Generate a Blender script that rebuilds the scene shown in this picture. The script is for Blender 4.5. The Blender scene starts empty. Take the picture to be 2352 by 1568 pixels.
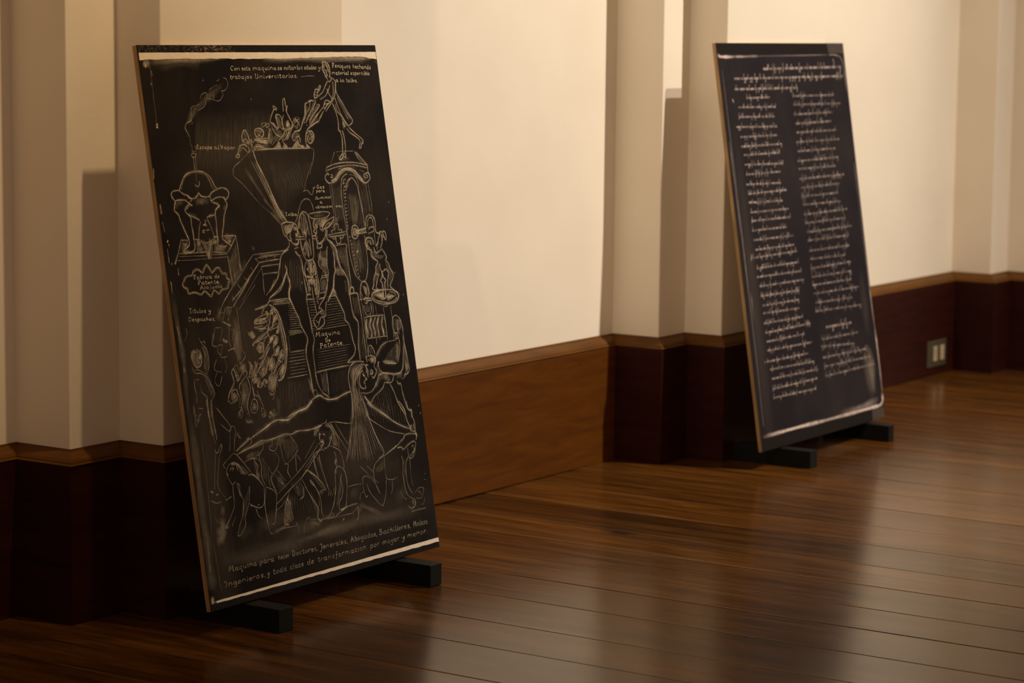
import bpy, bmesh, math, random
from mathutils import Vector, Matrix

scene = bpy.context.scene
COL = scene.collection
random.seed(7)

# ------------------------------------------------------------------ camera
cam_data = bpy.data.cameras.new('camera')
cam_data.sensor_width = 36.0
cam_data.lens = 87.52
cam_data.clip_start = 0.05
cam_data.dof.use_dof = True
cam_data.dof.focus_distance = 6.09
cam_data.dof.aperture_fstop = 4.0
cam = bpy.data.objects.new('camera', cam_data)
COL.objects.link(cam)
_yaw, _pitch, _roll = math.radians(33.65404), math.radians(7.150594), math.radians(0.597471)
_f = Vector((math.cos(_yaw)*math.cos(_pitch), math.sin(_yaw)*math.cos(_pitch), -math.sin(_pitch)))
_r0 = Vector((math.sin(_yaw), -math.cos(_yaw), 0)); _u0 = _r0.cross(_f)
_r = _r0*math.cos(_roll) + _u0*math.sin(_roll); _u = -_r0*math.sin(_roll) + _u0*math.cos(_roll)
cam.matrix_world = Matrix(((_r.x, _u.x, -_f.x, 0.0), (_r.y, _u.y, -_f.y, -4.197232),
                           (_r.z, _u.z, -_f.z, 1.40), (0, 0, 0, 1)))
scene.camera = cam

# ------------------------------------------------------------------ world, lamps, exposure
world = bpy.data.worlds.new('dim_room_light'); scene.world = world
world.use_nodes = True
_bg = world.node_tree.nodes['Background']
_bg.inputs[0].default_value = (1.0, 0.66, 0.43, 1)
_bg.inputs[1].default_value = 0.31

def spot(name, loc, aim, watts, color, size, blend, radius):
    d = bpy.data.lights.new(name, 'SPOT')
    d.energy = watts; d.color = color; d.spot_size = math.radians(size)
    d.spot_blend = blend; d.shadow_soft_size = radius
    o = bpy.data.objects.new(name, d); COL.objects.link(o)
    o.location = loc
    o.rotation_euler = (Vector(aim) - Vector(loc)).to_track_quat('-Z', 'Y').to_euler()
    return o
# ceiling track spots: one steep over the near board, two over the far board; plus an added fill spot from the left
spot('track_or_fill_spot', (4.457, -1.347, 3.60), (4.40, -0.10, 1.95), 185, (1.0, 0.70, 0.36), 64, 1.0, 0.035)
spot('track_or_fill_spot', (8.90, -5.10, 6.50), (7.45, -0.1, 0.80), 1530, (1.0, 0.885, 0.735), 46, 0.85, 0.04)
spot('track_or_fill_spot', (8.56, -4.25, 6.50), (7.35, -0.1, 0.80), 1220, (1.0, 0.885, 0.735), 48, 0.85, 0.04)
spot('track_or_fill_spot', (1.20, -1.70, 4.00), (6.95, -0.1, 1.50), 340, (1.0, 0.80, 0.56), 34, 1.0, 0.04)  # added unseen fill, brightens the left-facing sides of the far pilaster

scene.view_settings.view_transform = 'Standard'
scene.view_settings.look = 'None'
scene.view_settings.exposure = 0.0
scene.view_settings.gamma = 1.0
scene.view_settings.use_curve_mapping = False
scene.cycles.transparent_max_bounces = 64
scene.cycles.max_bounces = 8

# ------------------------------------------------------------------ node helpers
class NT:
    def __init__(s, name):
        s.m = bpy.data.materials.new(name); s.m.use_nodes = True
        s.t = s.m.node_tree; s.n = s.t.nodes; s.n.clear()
        s.out = s.n.new('ShaderNodeOutputMaterial')
    def new(s, kind, **kw):
        x = s.n.new(kind)
        for k, v in kw.items(): setattr(x, k, v)
        return x
    def link(s, a, b): s.t.links.new(a, b)
    def math(s, op, a, b=None, c=None, clamp=False):
        x = s.new('ShaderNodeMath', operation=op, use_clamp=clamp)
        for i, v in enumerate((a, b, c)):
            if v is None: continue
            if isinstance(v, (int, float)): x.inputs[i].default_value = v
            else: s.link(v, x.inputs[i])
        return x.outputs[0]
    def coords(s, scale=(1, 1, 1), use='Object', offset=None):
        tc = s.new('ShaderNodeTexCoord'); mp = s.new('ShaderNodeMapping')
        mp.inputs['Scale'].default_value = scale
        s.link(tc.outputs[use], mp.inputs['Vector'])
        if offset is not None: s.link(offset, mp.inputs['Location'])
        return mp.outputs[0]
    def noise(s, vec, scale, detail=4, rough=0.55, dist=0.0):
        x = s.new('ShaderNodeTexNoise'); x.inputs['Scale'].default_value = scale
        x.inputs['Detail'].default_value = detail; x.inputs['Roughness'].default_value = rough
        x.inputs['Distortion'].default_value = dist
        s.link(vec, x.inputs['Vector']); return x.outputs['Fac']
    def ramp(s, fac, stops):
        x = s.new('ShaderNodeValToRGB'); e = x.color_ramp.elements
        while len(e) < len(stops): e.new(0.5)
        for el, (p, c) in zip(e, stops):
            el.position = p; el.color = (*c, 1) if len(c) == 3 else c
        s.link(fac, x.inputs[0]); return x.outputs[0]
    def mix(s, fac, a, b, mode='MIX'):
        x = s.new('ShaderNodeMix', data_type='RGBA', blend_type=mode)
        for v, i in ((fac, 0), (a, 6), (b, 7)):
            if isinstance(v, (int, float)): x.inputs[i].default_value = v
            elif isinstance(v, tuple): x.inputs[i].default_value = (*v, 1)
            else: s.link(v, x.inputs[i])
        return x.outputs[2]
    def bsdf(s, color, rough, bump=None, bump_strength=0.2, bump_dist=0.002, spec=0.5):
        p = s.new('ShaderNodeBsdfPrincipled')
        if isinstance(color, tuple): p.inputs['Base Color'].default_value = (*color, 1)
        else: s.link(color, p.inputs['Base Color'])
        if isinstance(rough, (int, float)): p.inputs['Roughness'].default_value = rough
        else: s.link(rough, p.inputs['Roughness'])
        p.inputs['Specular IOR Level'].default_value = spec
        if bump is not None:
            b = s.new('ShaderNodeBump'); b.inputs['Strength'].default_value = bump_strength
            b.inputs['Distance'].default_value = bump_dist
            s.link(bump, b.inputs['Height']); s.link(b.outputs[0], p.inputs['Normal'])
        s.link(p.outputs[0], s.out.inputs[0]); return p

# ------------------------------------------------------------------ materials
def mat_plaster():
    t = NT('cream_plaster'); v = t.coords()
    n1 = t.noise(v, 3.0, 3); n2 = t.noise(v, 90.0, 3)
    c = t.ramp(n1, [(0.3, (0.79, 0.715, 0.60)), (0.7, (0.83, 0.755, 0.64))])
    h = t.math('ADD', t.math('MULTIPLY', n2, 0.5), t.noise(v, 12.0, 3))
    t.bsdf(c, 0.75, h, 0.12, 0.004, 0.25); return t.m

def mat_skirting(name, dark, light, rough):
    t = NT(name); v = t.coords((1.2, 1.2, 9.0))
    n = t.noise(v, 3.2, 6, 0.6, 0.6)
    c = t.ramp(n, [(0.25, dark), (0.75, light)])
    v2 = t.coords(); wear = t.noise(v2, 5.0, 5, 0.65)
    c = t.mix(t.math('MULTIPLY', t.ramp(wear, [(0.55, (0, 0, 0)), (0.75, (1, 1, 1))]), 0.25), c, light)
    t.bsdf(c, rough, n, 0.08, 0.002, 0.22); return t.m

def mat_floor():
    t = NT('varnished_floor_plank')
    oi = t.new('ShaderNodeObjectInfo')
    off = t.new('ShaderNodeCombineXYZ')
    t.link(t.math('MULTIPLY', oi.outputs['Random'], 37.0), off.inputs[1])
    t.link(t.math('MULTIPLY', oi.outputs['Random'], 11.0), off.inputs[0])
    v = t.coords((7.0, 0.55, 7.0), offset=off.outputs[0])
    grain = t.noise(v, 3.0, 8, 0.62, 0.7)
    fine = t.noise(t.coords((60.0, 2.0, 60.0), offset=off.outputs[0]), 3.0, 5, 0.6)
    blot = t.noise(t.coords((3.0, 1.0, 1.0), offset=off.outputs[0]), 2.2, 4, 0.6)
    c = t.ramp(grain, [(0.26, (0.016, 0.0056, 0.0010)), (0.48, (0.074, 0.0268, 0.0044)), (0.74, (0.144, 0.057, 0.0105))])
    c = t.mix(0.6, c, t.ramp(fine, [(0.32, (0.35, 0.33, 0.30)), (0.66, (1.4, 1.4, 1.4))]), 'MULTIPLY')
    c = t.mix(t.math('MULTIPLY', t.ramp(blot, [(0.52, (0, 0, 0)), (0.72, (1, 1, 1))]), 0.55), c, (0.022, 0.009, 0.004))
    c = t.mix(1.0, c, oi.outputs['Color'], 'MULTIPLY')
    # knots: dark ovals with a shape of their own, at their places on the boards
    g = t.new('ShaderNodeNewGeometry'); sep = t.new('ShaderNodeSeparateXYZ')
    t.link(g.outputs['Position'], sep.inputs[0])
    wob = t.noise(g.outputs['Position'], 40.0, 3)
    tot = None
    for kx, ky, rx, ry, a in KNOTS:
        dx = t.math('MULTIPLY', t.math('SUBTRACT', sep.outputs[0], kx), 1/rx)
        dy = t.math('MULTIPLY', t.math('SUBTRACT', sep.outputs[1], ky), 1/ry)
        d = t.math('SQRT', t.math('ADD', t.math('MULTIPLY', dx, dx), t.math('MULTIPLY', dy, dy)))
        d = t.math('ADD', d, t.math('MULTIPLY', t.math('SUBTRACT', wob, 0.5), 0.9))
        k = t.math('MULTIPLY', t.math('SUBTRACT', 1.35, d, clamp=True), a, clamp=True)
        tot = k if tot is None else t.math('MAXIMUM', tot, k)
    c = t.mix(tot, c, (0.012, 0.005, 0.003))
    r = t.math('ADD', t.math('MULTIPLY', blot, 0.10), 0.15)
    h = t.math('ADD', t.math('MULTIPLY', grain, 0.6), t.math('MULTIPLY', blot, 1.5))
    p = t.bsdf(c, r, h, 0.05, 0.003, 0.48)
    p.inputs['Specular Tint'].default_value = (1.0, 0.74, 0.42, 1)      # amber varnish
    return t.m

def mat_plain(name, col, rough, spec=0.4, var=0.15, scale=30):
    t = NT(name); n = t.noise(t.coords(), scale, 4)
    lo = tuple(x*(1-var) for x in col); hi = tuple(x*(1+var) for x in col)
    t.bsdf(t.ramp(n, [(0.3, lo), (0.7, hi)]), rough, n, 0.1, 0.001, spec); return t.m

def mat_ply():
    t = NT('plywood'); tc = t.new('ShaderNodeTexCoord'); s = t.new('ShaderNodeSeparateXYZ')
    t.link(tc.outputs['Object'], s.inputs[0])
    w = t.math('SINE', t.math('MULTIPLY', s.outputs[1], 2*math.pi/0.0047))
    n = t.noise(t.coords((1, 1, 0.12)), 60.0, 4)
    f = t.math('ADD', t.math('MULTIPLY', w, 0.28), n)
    c = t.ramp(f, [(0.25, (0.20, 0.115, 0.045)), (0.6, (0.42, 0.27, 0.125)), (0.9, (0.54, 0.37, 0.19))])
    t.bsdf(c, 0.65, n, 0.1, 0.0005, 0.3); return t.m

def mat_sheet(name, col, haze, haze_pts):
    haze_pts = [(p[0], p[1], p[2], p[3], p[4]*0.62) for p in haze_pts]
    # near-black printed sheet with a cloudy chalk haze of its own
    t = NT(name); v = t.coords()
    n = t.noise(v, 3.0, 5, 0.6, 0.4); n2 = t.noise(t.coords((40, 1, 3)), 2.0, 4); n3 = t.noise(v, 240.0, 2)
    f = t.math('MULTIPLY', t.ramp(n, [(0.42, (0, 0, 0)), (0.8, (1, 1, 1))]), t.math('ADD', n2, 0.3))
    f = t.math('MULTIPLY', f, haze)
    sep = t.new('ShaderNodeSeparateXYZ'); t.link(v, sep.inputs[0])
    for (hx, hz, rx, rz, a) in haze_pts:
        dx = t.math('MULTIPLY', t.math('SUBTRACT', sep.outputs[0], hx), 1/rx)
        dz = t.math('MULTIPLY', t.math('SUBTRACT', sep.outputs[2], hz), 1/rz)
        d = t.math('SQRT', t.math('ADD', t.math('MULTIPLY', dx, dx), t.math('MULTIPLY', dz, dz)))
        d = t.math('ADD', d, t.math('MULTIPLY', t.math('SUBTRACT', n, 0.5), 1.2))
        k = t.math('MULTIPLY', t.math('SMOOTH_MIN', t.math('SUBTRACT', 1.0, d, clamp=True), 0.8, 0.3), a, clamp=True)
        f = t.math('ADD', f, t.math('MULTIPLY', k, t.math('ADD', n2, 0.5)))
    f = t.math('ADD', f, t.math('MULTIPLY', t.ramp(n3, [(0.73, (0, 0, 0)), (0.8, (1, 1, 1))]), 0.10), clamp=True)
    c = t.mix(f, col, (0.22, 0.175, 0.13))
    t.bsdf(c, 0.6, None, spec=0.10); return t.m

def mat_chalk(name, col):
    t = NT(name)
    at = t.new('ShaderNodeAttribute', attribute_name='chalk')
    n = t.noise(t.coords(), 800.0, 2, 0.6); n2 = t.noise(t.coords(), 38.0, 3); n3 = t.noise(t.coords((1, 1, 0.25)), 210.0, 3)
    g = t.ramp(n, [(0.36, (0.25, 0.25, 0.25)), (0.60, (1.0, 1.0, 1.0))])
    g = t.math('MULTIPLY', g, t.math('ADD', t.math('MULTIPLY', n2, 1.3), 0.25))
    g = t.math('MULTIPLY', g, t.math('ADD', t.math('MULTIPLY', n3, 1.1), 0.5))
    a = t.math('MULTIPLY', at.outputs['Fac'], t.math('MULTIPLY', g, 1.55), clamp=True)
    d = t.new('ShaderNodeBsdfDiffuse'); d.inputs[0].default_value = (*col, 1)
    tr = t.new('ShaderNodeBsdfTransparent'); mx = t.new('ShaderNodeMixShader')
    t.link(a, mx.inputs[0]); t.link(tr.outputs[0], mx.inputs[1]); t.link(d.outputs[0], mx.inputs[2])
    t.link(mx.outputs[0], t.out.inputs[0]); return t.m

def mat_band(name, scuffs):
    # black edge strip, scuffed grey along part of its length
    t = NT(name); v = t.coords()
    n = t.noise(t.coords((30, 30, 60)), 3.0, 5, 0.7)
    c = t.ramp(n, [(0.45, (0.007, 0.0055, 0.006)), (0.75, (0.016, 0.013, 0.012))])
    if scuffs:
        sep = t.new('ShaderNodeSeparateXYZ'); t.link(v, sep.inputs[0])
        for x0, w, a in scuffs:
            d = t.math('ABSOLUTE', t.math('MULTIPLY', t.math('SUBTRACT', sep.outputs[0], x0), 1/w))
            k = t.math('MULTIPLY', t.math('SUBTRACT', 1.0, d, clamp=True), t.ramp(n, [(0.48, (0, 0, 0)), (0.66, (1, 1, 1))]))
            c = t.mix(t.math('MULTIPLY', k, a, clamp=True), c, (0.30, 0.23, 0.16))
    t.bsdf(c, 0.55, None, spec=0.15); return t.m

KNOTS = [(5.892, -0.647, 0.030, 0.050, 0.9), (5.417, -1.007, 0.035, 0.060, 0.45), (5.371, -1.156, 0.030, 0.055, 0.45),
         (4.609, -1.196, 0.010, 0.012, 0.9), (4.564, -0.894, 0.030, 0.060, 0.5), (6.153, -0.915, 0.030, 0.05, 0.45),
         (5.277, -0.731, 0.02, 0.07, 0.4), (5.202, -0.646, 0.02, 0.05, 0.4), (6.543, -1.461, 0.025, 0.08, 0.45),
         (5.925, -1.405, 0.008, 0.014, 0.9), (5.157, -1.881, 0.02, 0.05, 0.35)]

M_WALL = mat_plaster()
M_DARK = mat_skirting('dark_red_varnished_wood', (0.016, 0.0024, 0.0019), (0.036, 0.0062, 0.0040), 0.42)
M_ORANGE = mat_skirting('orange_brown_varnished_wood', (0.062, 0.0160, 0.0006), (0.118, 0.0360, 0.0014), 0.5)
M_CAP = mat_skirting('brown_moulding_wood', (0.070, 0.0255, 0.0020), (0.138, 0.0500, 0.0042), 0.45)
M_FLOOR = mat_floor()
M_SUB = mat_plain('subfloor_dark', (0.006, 0.004, 0.003), 0.9)
M_PLY = mat_ply()
M_BLOCK = mat_plain('black_painted_wood', (0.0048, 0.0056, 0.0042), 0.6, 0.2)
M_SHEET1 = mat_sheet('black_print_near', (0.0085, 0.0062, 0.0058), 0.12,
    [(0.36, 1.02, 0.34, 0.10, .22), (0.20, 0.75, 0.10, 0.25, .10), (0.24, 0.62, 0.16, 0.12, .30), (0.30, 0.42, 0.2, 0.2, .22),
     (0.50, 0.13, 0.5, 0.06, .2), (0.60, 0.27, 0.22, 0.10, .22), (0.06, 0.30, 0.06, 0.5, .30)])
M_SHEET2 = mat_sheet('black_print_far', (0.0135, 0.0115, 0.0155), 0.08,
    [(0.83, 0.17, 0.05, 0.10, .7), (0.85, 0.40, 0.03, 0.12, .2), (0.06, 0.5, 0.05, 0.6, .22)])
M_CHALK = mat_chalk('chalk_lines', (0.80, 0.68, 0.50))
M_CHALK2 = mat_chalk('pinkish_chalk', (0.74, 0.60, 0.54))
M_STRIP = mat_plain('white_strip', (0.80, 0.70, 0.56), 0.6, 0.3, 0.08, 60)
M_BAND1 = mat_band('black_edge_strip', [(0.255, 0.10, 1.1), (0.05, 0.16, 0.35)])
M_BAND = mat_band('black_edge_strip_plain', [])
M_TAPE = mat_plain('grey_tape', (0.050, 0.040, 0.034), 0.5, 0.3)
M_PLATE = mat_plain('dull_metal_plate', (0.065, 0.054, 0.034), 0.45, 0.4)
M_IVORY = mat_plain('ivory_plastic', (0.46, 0.36, 0.23), 0.4, 0.4)
M_SLOT = mat_plain('slot_black', (0.01, 0.01, 0.01), 0.6)

# ------------------------------------------------------------------ mesh helpers
def link_mesh(name, bm, mat, parent=None, smooth=False):
    me = bpy.data.meshes.new(name); bm.to_mesh(me); bm.free()
    if smooth:
        for p in me.polygons: p.use_smooth = True
    me.materials.append(mat)
    o = bpy.data.objects.new(name, me); COL.objects.link(o)
    if parent is not None: o.parent = parent
    return o
def empty(name, loc=(0, 0, 0), rot=(0, 0, 0)):
    o = bpy.data.objects.new(name, None); COL.objects.link(o)
    o.empty_display_size = 0.1; o.location = loc; o.rotation_euler = rot
    return o
def bm_box(x0, x1, y0, y1, z0, z1, bevel=0.0, seg=1, bm=None):
    own = bm is None
    if own: bm = bmesh.new()
    vs = [bm.verts.new((x, y, z)) for x in (x0, x1) for y in (y0, y1) for z in (z0, z1)]
    fs = [(0, 1, 3, 2), (4, 6, 7, 5), (0, 4, 5, 1), (2, 3, 7, 6), (0, 2, 6, 4), (1, 5, 7, 3)]
    faces = [bm.faces.new([vs[i] for i in f]) for f in fs]
    bmesh.ops.recalc_face_normals(bm, faces=faces)
    if bevel > 0:
        es = set(e for f in faces for e in f.edges)
        bmesh.ops.bevel(bm, geom=list(es), offset=bevel, segments=seg, affect='EDGES', profile=0.5)
    return bm
def tag(o, label=None, cat=None, group=None, kind=None):
    if label: o['label'] = label
    if cat: o['category'] = cat
    if group: o['group'] = group
    if kind: o['kind'] = kind
    return o

# ------------------------------------------------------------------ floor
floor = link_mesh('floor', bm_box(1.4, 13.6, -5.4, 0.2, -0.12, -0.022), M_SUB)
tag(floor, 'dark varnished wooden plank floor running square to the wall', kind='structure')
seams = [4.124, 4.353, 4.596, 4.802, 5.040, 5.263, 5.466, 5.695, 5.918, 6.164, 6.411, 6.662, 6.885, 7.110, 7.339, 7.544]
x = seams[0]
while x > 1.5: x -= random.uniform(0.205, 0.24); seams.insert(0, x)
x = seams[-1]
while x < 13.3: x += random.uniform(0.205, 0.24); seams.append(x)
DARKER = {5.918: 0.62, 5.466: 0.85, 6.164: 1.12, 5.695: 1.1, 4.596: 1.12, 6.411: 0.92, 7.110: 0.9, 6.662: 1.15, 6.885: 1.1}
for i in range(len(seams)-1):
    a, b = seams[i], seams[i+1]
    gap = random.choice([0.0004, 0.0006, 0.0010, 0.0016])
    if abs(a-5.263) < .001 or abs(b-5.263) < .001: gap = 0.0024
    top = random.uniform(-0.0008, 0.0004)
    bm = bm_box(a+gap, b-gap, -5.3, 0.028, -0.022, top)
    up = [e for e in bm.edges if all(v.co.z > -0.01 for v in e.verts) and abs(e.verts[0].co.x-e.verts[1].co.x) < 1e-5]
    bmesh.ops.bevel(bm, geom=up, offset=0.0022, segments=2, affect='EDGES', profile=0.5)
    o = link_mesh('plank', bm, M_FLOOR, floor)
    k = random.uniform(0.78, 1.2)
    for key, val in DARKER.items():
        if abs(a-key) < .001: k = val
    o.color = (k*random.uniform(.97, 1.03), k, k*random.uniform(.94, 1.06), 1)

# ------------------------------------------------------------------ wall and stepped pilasters
WALL_Y, F1, F2, WALL_H = 0.03, -0.145, -0.283, 6.7
wall = link_mesh('wall_back', bm_box(1.4, 13.6, WALL_Y, 0.22, -0.02, WALL_H), M_WALL)
tag(wall, 'cream plastered wall behind the leaning boards', kind='structure')
PIL = [(4.222, 4.392, 5.083, 5.253), (6.945, 7.115, 7.816, 7.986), (9.668, 9.838, 10.539, 10.709), (12.391, 12.561, 13.262, 13.432)]
WHERE = ['cream stepped pilaster behind the near board', 'cream stepped pilaster behind the far board', 'cream stepped pilaster at the right end of the wall', 'cream stepped pilaster farthest along the wall']
for i, (a, b, c, d) in enumerate(PIL):
    pts = [(a, WALL_Y), (a, F1), (b, F1), (b, F2), (c, F2), (c, F1), (d, F1), (d, WALL_Y)]
    bm = bmesh.new()
    lo = [bm.verts.new((x, y, 0)) for x, y in pts]; hi = [bm.verts.new((x, y, WALL_H)) for x, y in pts]
    side = [bm.faces.new((lo[k], lo[(k+1) % 8], hi[(k+1) % 8], hi[k])) for k in range(8)]
    bm.faces.new(hi); bm.faces.new(lo[::-1])
    bmesh.ops.recalc_face_normals(bm, faces=bm.faces[:])
    cv = [e for e in bm.edges if abs(e.verts[0].co.x-e.verts[1].co.x) < 1e-6 and abs(e.verts[0].co.y-e.verts[1].co.y) < 1e-6
          and any(abs(e.verts[0].co.x-q[0]) < 1e-6 and abs(e.verts[0].co.y-q[1]) < 1e-6 for q in (pts[1], pts[3], pts[4], pts[6]))]
    bmesh.ops.bevel(bm, geom=cv, offset=0.004, segments=3, affect='EDGES', profile=0.5)
    p = link_mesh(f'trim_{i+1}', bm, M_WALL)
    tag(p, WHERE[i], kind='structure')

ceil = link_mesh('ceiling', bm_box(-1.0, 16.0, -9.0, 0.22, 6.7, 6.85), M_WALL)  # unseen slab, added to keep world light from above off the floor
tag(ceil, 'plain unseen ceiling added over the room, above the frame', kind='structure')

# ------------------------------------------------------------------ tall skirting: panels and ogee cap, mitred at every corner
base = empty('baseboard_back', (0, 0, 0))
tag(base, 'tall dark wooden skirting with an ogee cap along the wall and pilasters', kind='structure')
path = [(1.4, WALL_Y)]
for a, b, c, d in PIL:
    path += [(a, WALL_Y), (a, F1), (b, F1), (b, F2), (c, F2), (c, F1), (d, F1), (d, WALL_Y)]
path.append((13.6, WALL_Y))
PANEL = [(0.001, 0.0), (0.031, 0.0), (0.031, 0.3705), (0.0305, 0.3764), (0.001, 0.3764)]
CAP = [(0.001, 0.3766), (0.0322, 0.3766), (0.0336, 0.3783), (0.0322, 0.3805), (0.0290, 0.3818), (0.0282, 0.3855), (0.0240, 0.392), (0.0165, 0.399), (0.0095, 0.4035), (0.006, 0.407), (0.0045, 0.412), (0.001, 0.412)]
def outward(p, q):
    dx, dy = q[0]-p[0], q[1]-p[1]; L = math.hypot(dx, dy)
    return (dy/L, -dx/L)
norms = [outward(path[i], path[i+1]) for i in range(len(path)-1)]
def corner(i, d):
    p = path[i]
    if i == 0: n = norms[0]; return (p[0]+n[0]*d, p[1]+n[1]*d)
    if i == len(path)-1: n = norms[-1]; return (p[0]+n[0]*d, p[1]+n[1]*d)
    a, b = norms[i-1], norms[i]
    return (p[0]+(a[0]+b[0])*d, p[1]+(a[1]+b[1])*d)
def sweep(i, prof, lift0=0.0, lift1=0.0):
    bm = bmesh.new(); rings = []
    for j, lift in ((i, lift0), (i+1, lift1)):
        rings.append([bm.verts.new((*corner(j, d), z if z > 0 else lift)) for d, z in prof])
    n = len(prof)
    for k in range(n):
        bm.faces.new((rings[0][k], rings[0][(k+1) % n], rings[1][(k+1) % n], rings[1][k]))
    bm.faces.new(rings[0]); bm.faces.new(rings[1][::-1])
    bmesh.ops.recalc_face_normals(bm, faces=bm.faces[:])
    return bm
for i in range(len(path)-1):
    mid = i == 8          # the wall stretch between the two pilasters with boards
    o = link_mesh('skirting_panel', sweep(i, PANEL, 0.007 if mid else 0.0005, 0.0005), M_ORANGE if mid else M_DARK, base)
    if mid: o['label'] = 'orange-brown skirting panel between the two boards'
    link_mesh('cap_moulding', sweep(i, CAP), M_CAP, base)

# ------------------------------------------------------------------ chalk marks: flat soft-edged strokes lying on the sheet
def smooth_line(pts, n=4):
    if len(pts) == 2: return [tuple(pts[0][c]+(pts[1][c]-pts[0][c])*k/8 for c in (0, 1)) for k in range(9)]
    out = []
    P = [pts[0]] + pts + [pts[-1]]
    for i in range(1, len(P)-2):
        p0, p1, p2, p3 = P[i-1], P[i], P[i+1], P[i+2]
        for k in range(n):
            t = k/n; t2 = t*t; t3 = t2*t
            out.append(tuple(0.5*(2*p1[c]+(p2[c]-p0[c])*t+(2*p0[c]-5*p1[c]+4*p2[c]-p3[c])*t2+(3*p1[c]-p0[c]-3*p2[c]+p3[c])*t3) for c in (0, 1)))
    out.append(pts[-1]); return out
def chalk_mesh(name, strokes, mat, parent, depth):
    # overlapping strokes lie on separate levels, 25 microns apart, so none hides in another
    V, Fc, A = [], [], []
    cells = {}
    for si, (w, a, pts) in enumerate(strokes):
        pts = smooth_line(pts)
        q = [pts[0]]
        for p in pts[1:]:
            if math.hypot(p[0]-q[-1][0], p[1]-q[-1][1]) > 0.25: q.append(p)
        if len(q) < 2 or math.hypot(q[0][0]-q[-1][0], q[0][1]-q[-1][1]) < w*0.6 and len(q) < 4:
            q = [(pts[0][0], pts[0][1]-w*0.45), (pts[0][0], pts[0][1]), (pts[0][0], pts[0][1]+w*0.45)]
        b0 = len(V); n = len(q); h = w*0.5
        occ = set()
        for (ax, az), (bx, bz) in zip(q, q[1:]):
            m = int(math.hypot(bx-ax, bz-az)/3)+1
            for k in range(m+1):
                cx, cz = ax+(bx-ax)*k/m, az+(bz-az)*k/m; r = h+1.5
                for ix in range(int((cx-r)//6), int((cx+r)//6)+1):
                    for iz in range(int((cz-r)//6), int((cz+r)//6)+1): occ.add((ix, iz))
        used = set()
        for c in occ: used |= cells.get(c, set())
        lev = 0
        while lev in used: lev += 1
        for c in occ: cells.setdefault(c, set()).add(lev)
        y = -depth - lev*2.5e-5
        for i, p in enumerate(q):
            s, e = q[max(i-1, 0)], q[min(i+1, n-1)]
            dx, dz = e[0]-s[0], e[1]-s[1]; L = math.hypot(dx, dz) or 1.0
            nx, nz = -dz/L*h, dx/L*h
            wob = 1.0 + 0.22*math.sin(si*1.7+i*1.3)
            e_in = min(i, n-1-i); far = 3 if w > 9 else 1
            end = 1.0 if e_in >= far else ((0.0 if w > 9 else 0.45) + e_in/far)
            press = 0.82 + 0.25*math.sin(si*2.9+i*0.55)
            for sgn, al in ((-1, 0.0), (-0.22, press), (0.22, press), (1, 0.0)):
                V.append(((p[0]+nx*sgn*wob)/1000, y, (p[1]+nz*sgn*wob)/1000)); A.append(al*a*end)
        for i in range(n-1):
            c = b0+4*i
            for k in range(3): Fc.append((c+k, c+k+1, c+k+5, c+k+4))
    me = bpy.data.meshes.new(name); me.from_pydata(V, [], Fc)
    at = me.attributes.new('chalk', 'FLOAT', 'POINT'); at.data.foreach_set('value', A)
    me.materials.append(mat)
    o = bpy.data.objects.new(name, me); COL.objects.link(o); o.parent = parent
    return o
def decode(txt, kw):
    out = []
    for ln in txt.strip().split('\n'):
        v = [float(x) for x in ln.split()]
        x, z = v[2]/2, v[3]/2; pts = [(x, z)]
        for i in range(4, len(v), 2):
            x += v[i]/2; z += v[i+1]/2; pts.append((x, z))
        low = min(1.0, max(0.0, (z-150)/500))         # strokes get fainter towards the bottom of the sheet
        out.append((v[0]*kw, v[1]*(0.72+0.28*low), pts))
    return out

def dusty(strokes):
    # a faint dust halo under every firm line
    halo = [(w*3.4, a*0.13, p) for w, a, p in strokes if w < 8 and a >= 0.45]
    twin = []
    for i, (w, a, p) in enumerate(strokes):          # lines gone over twice, a little off
        if w < 4 and a >= 0.5 and len(p) > 3:
            r = random.Random(i)
            k = 1.6
            twin.append((w*0.8, a*0.45, [(x+r.uniform(-k, k), z+r.uniform(-k, k)) for x, z in p]))
    return halo + twin + strokes
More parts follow.
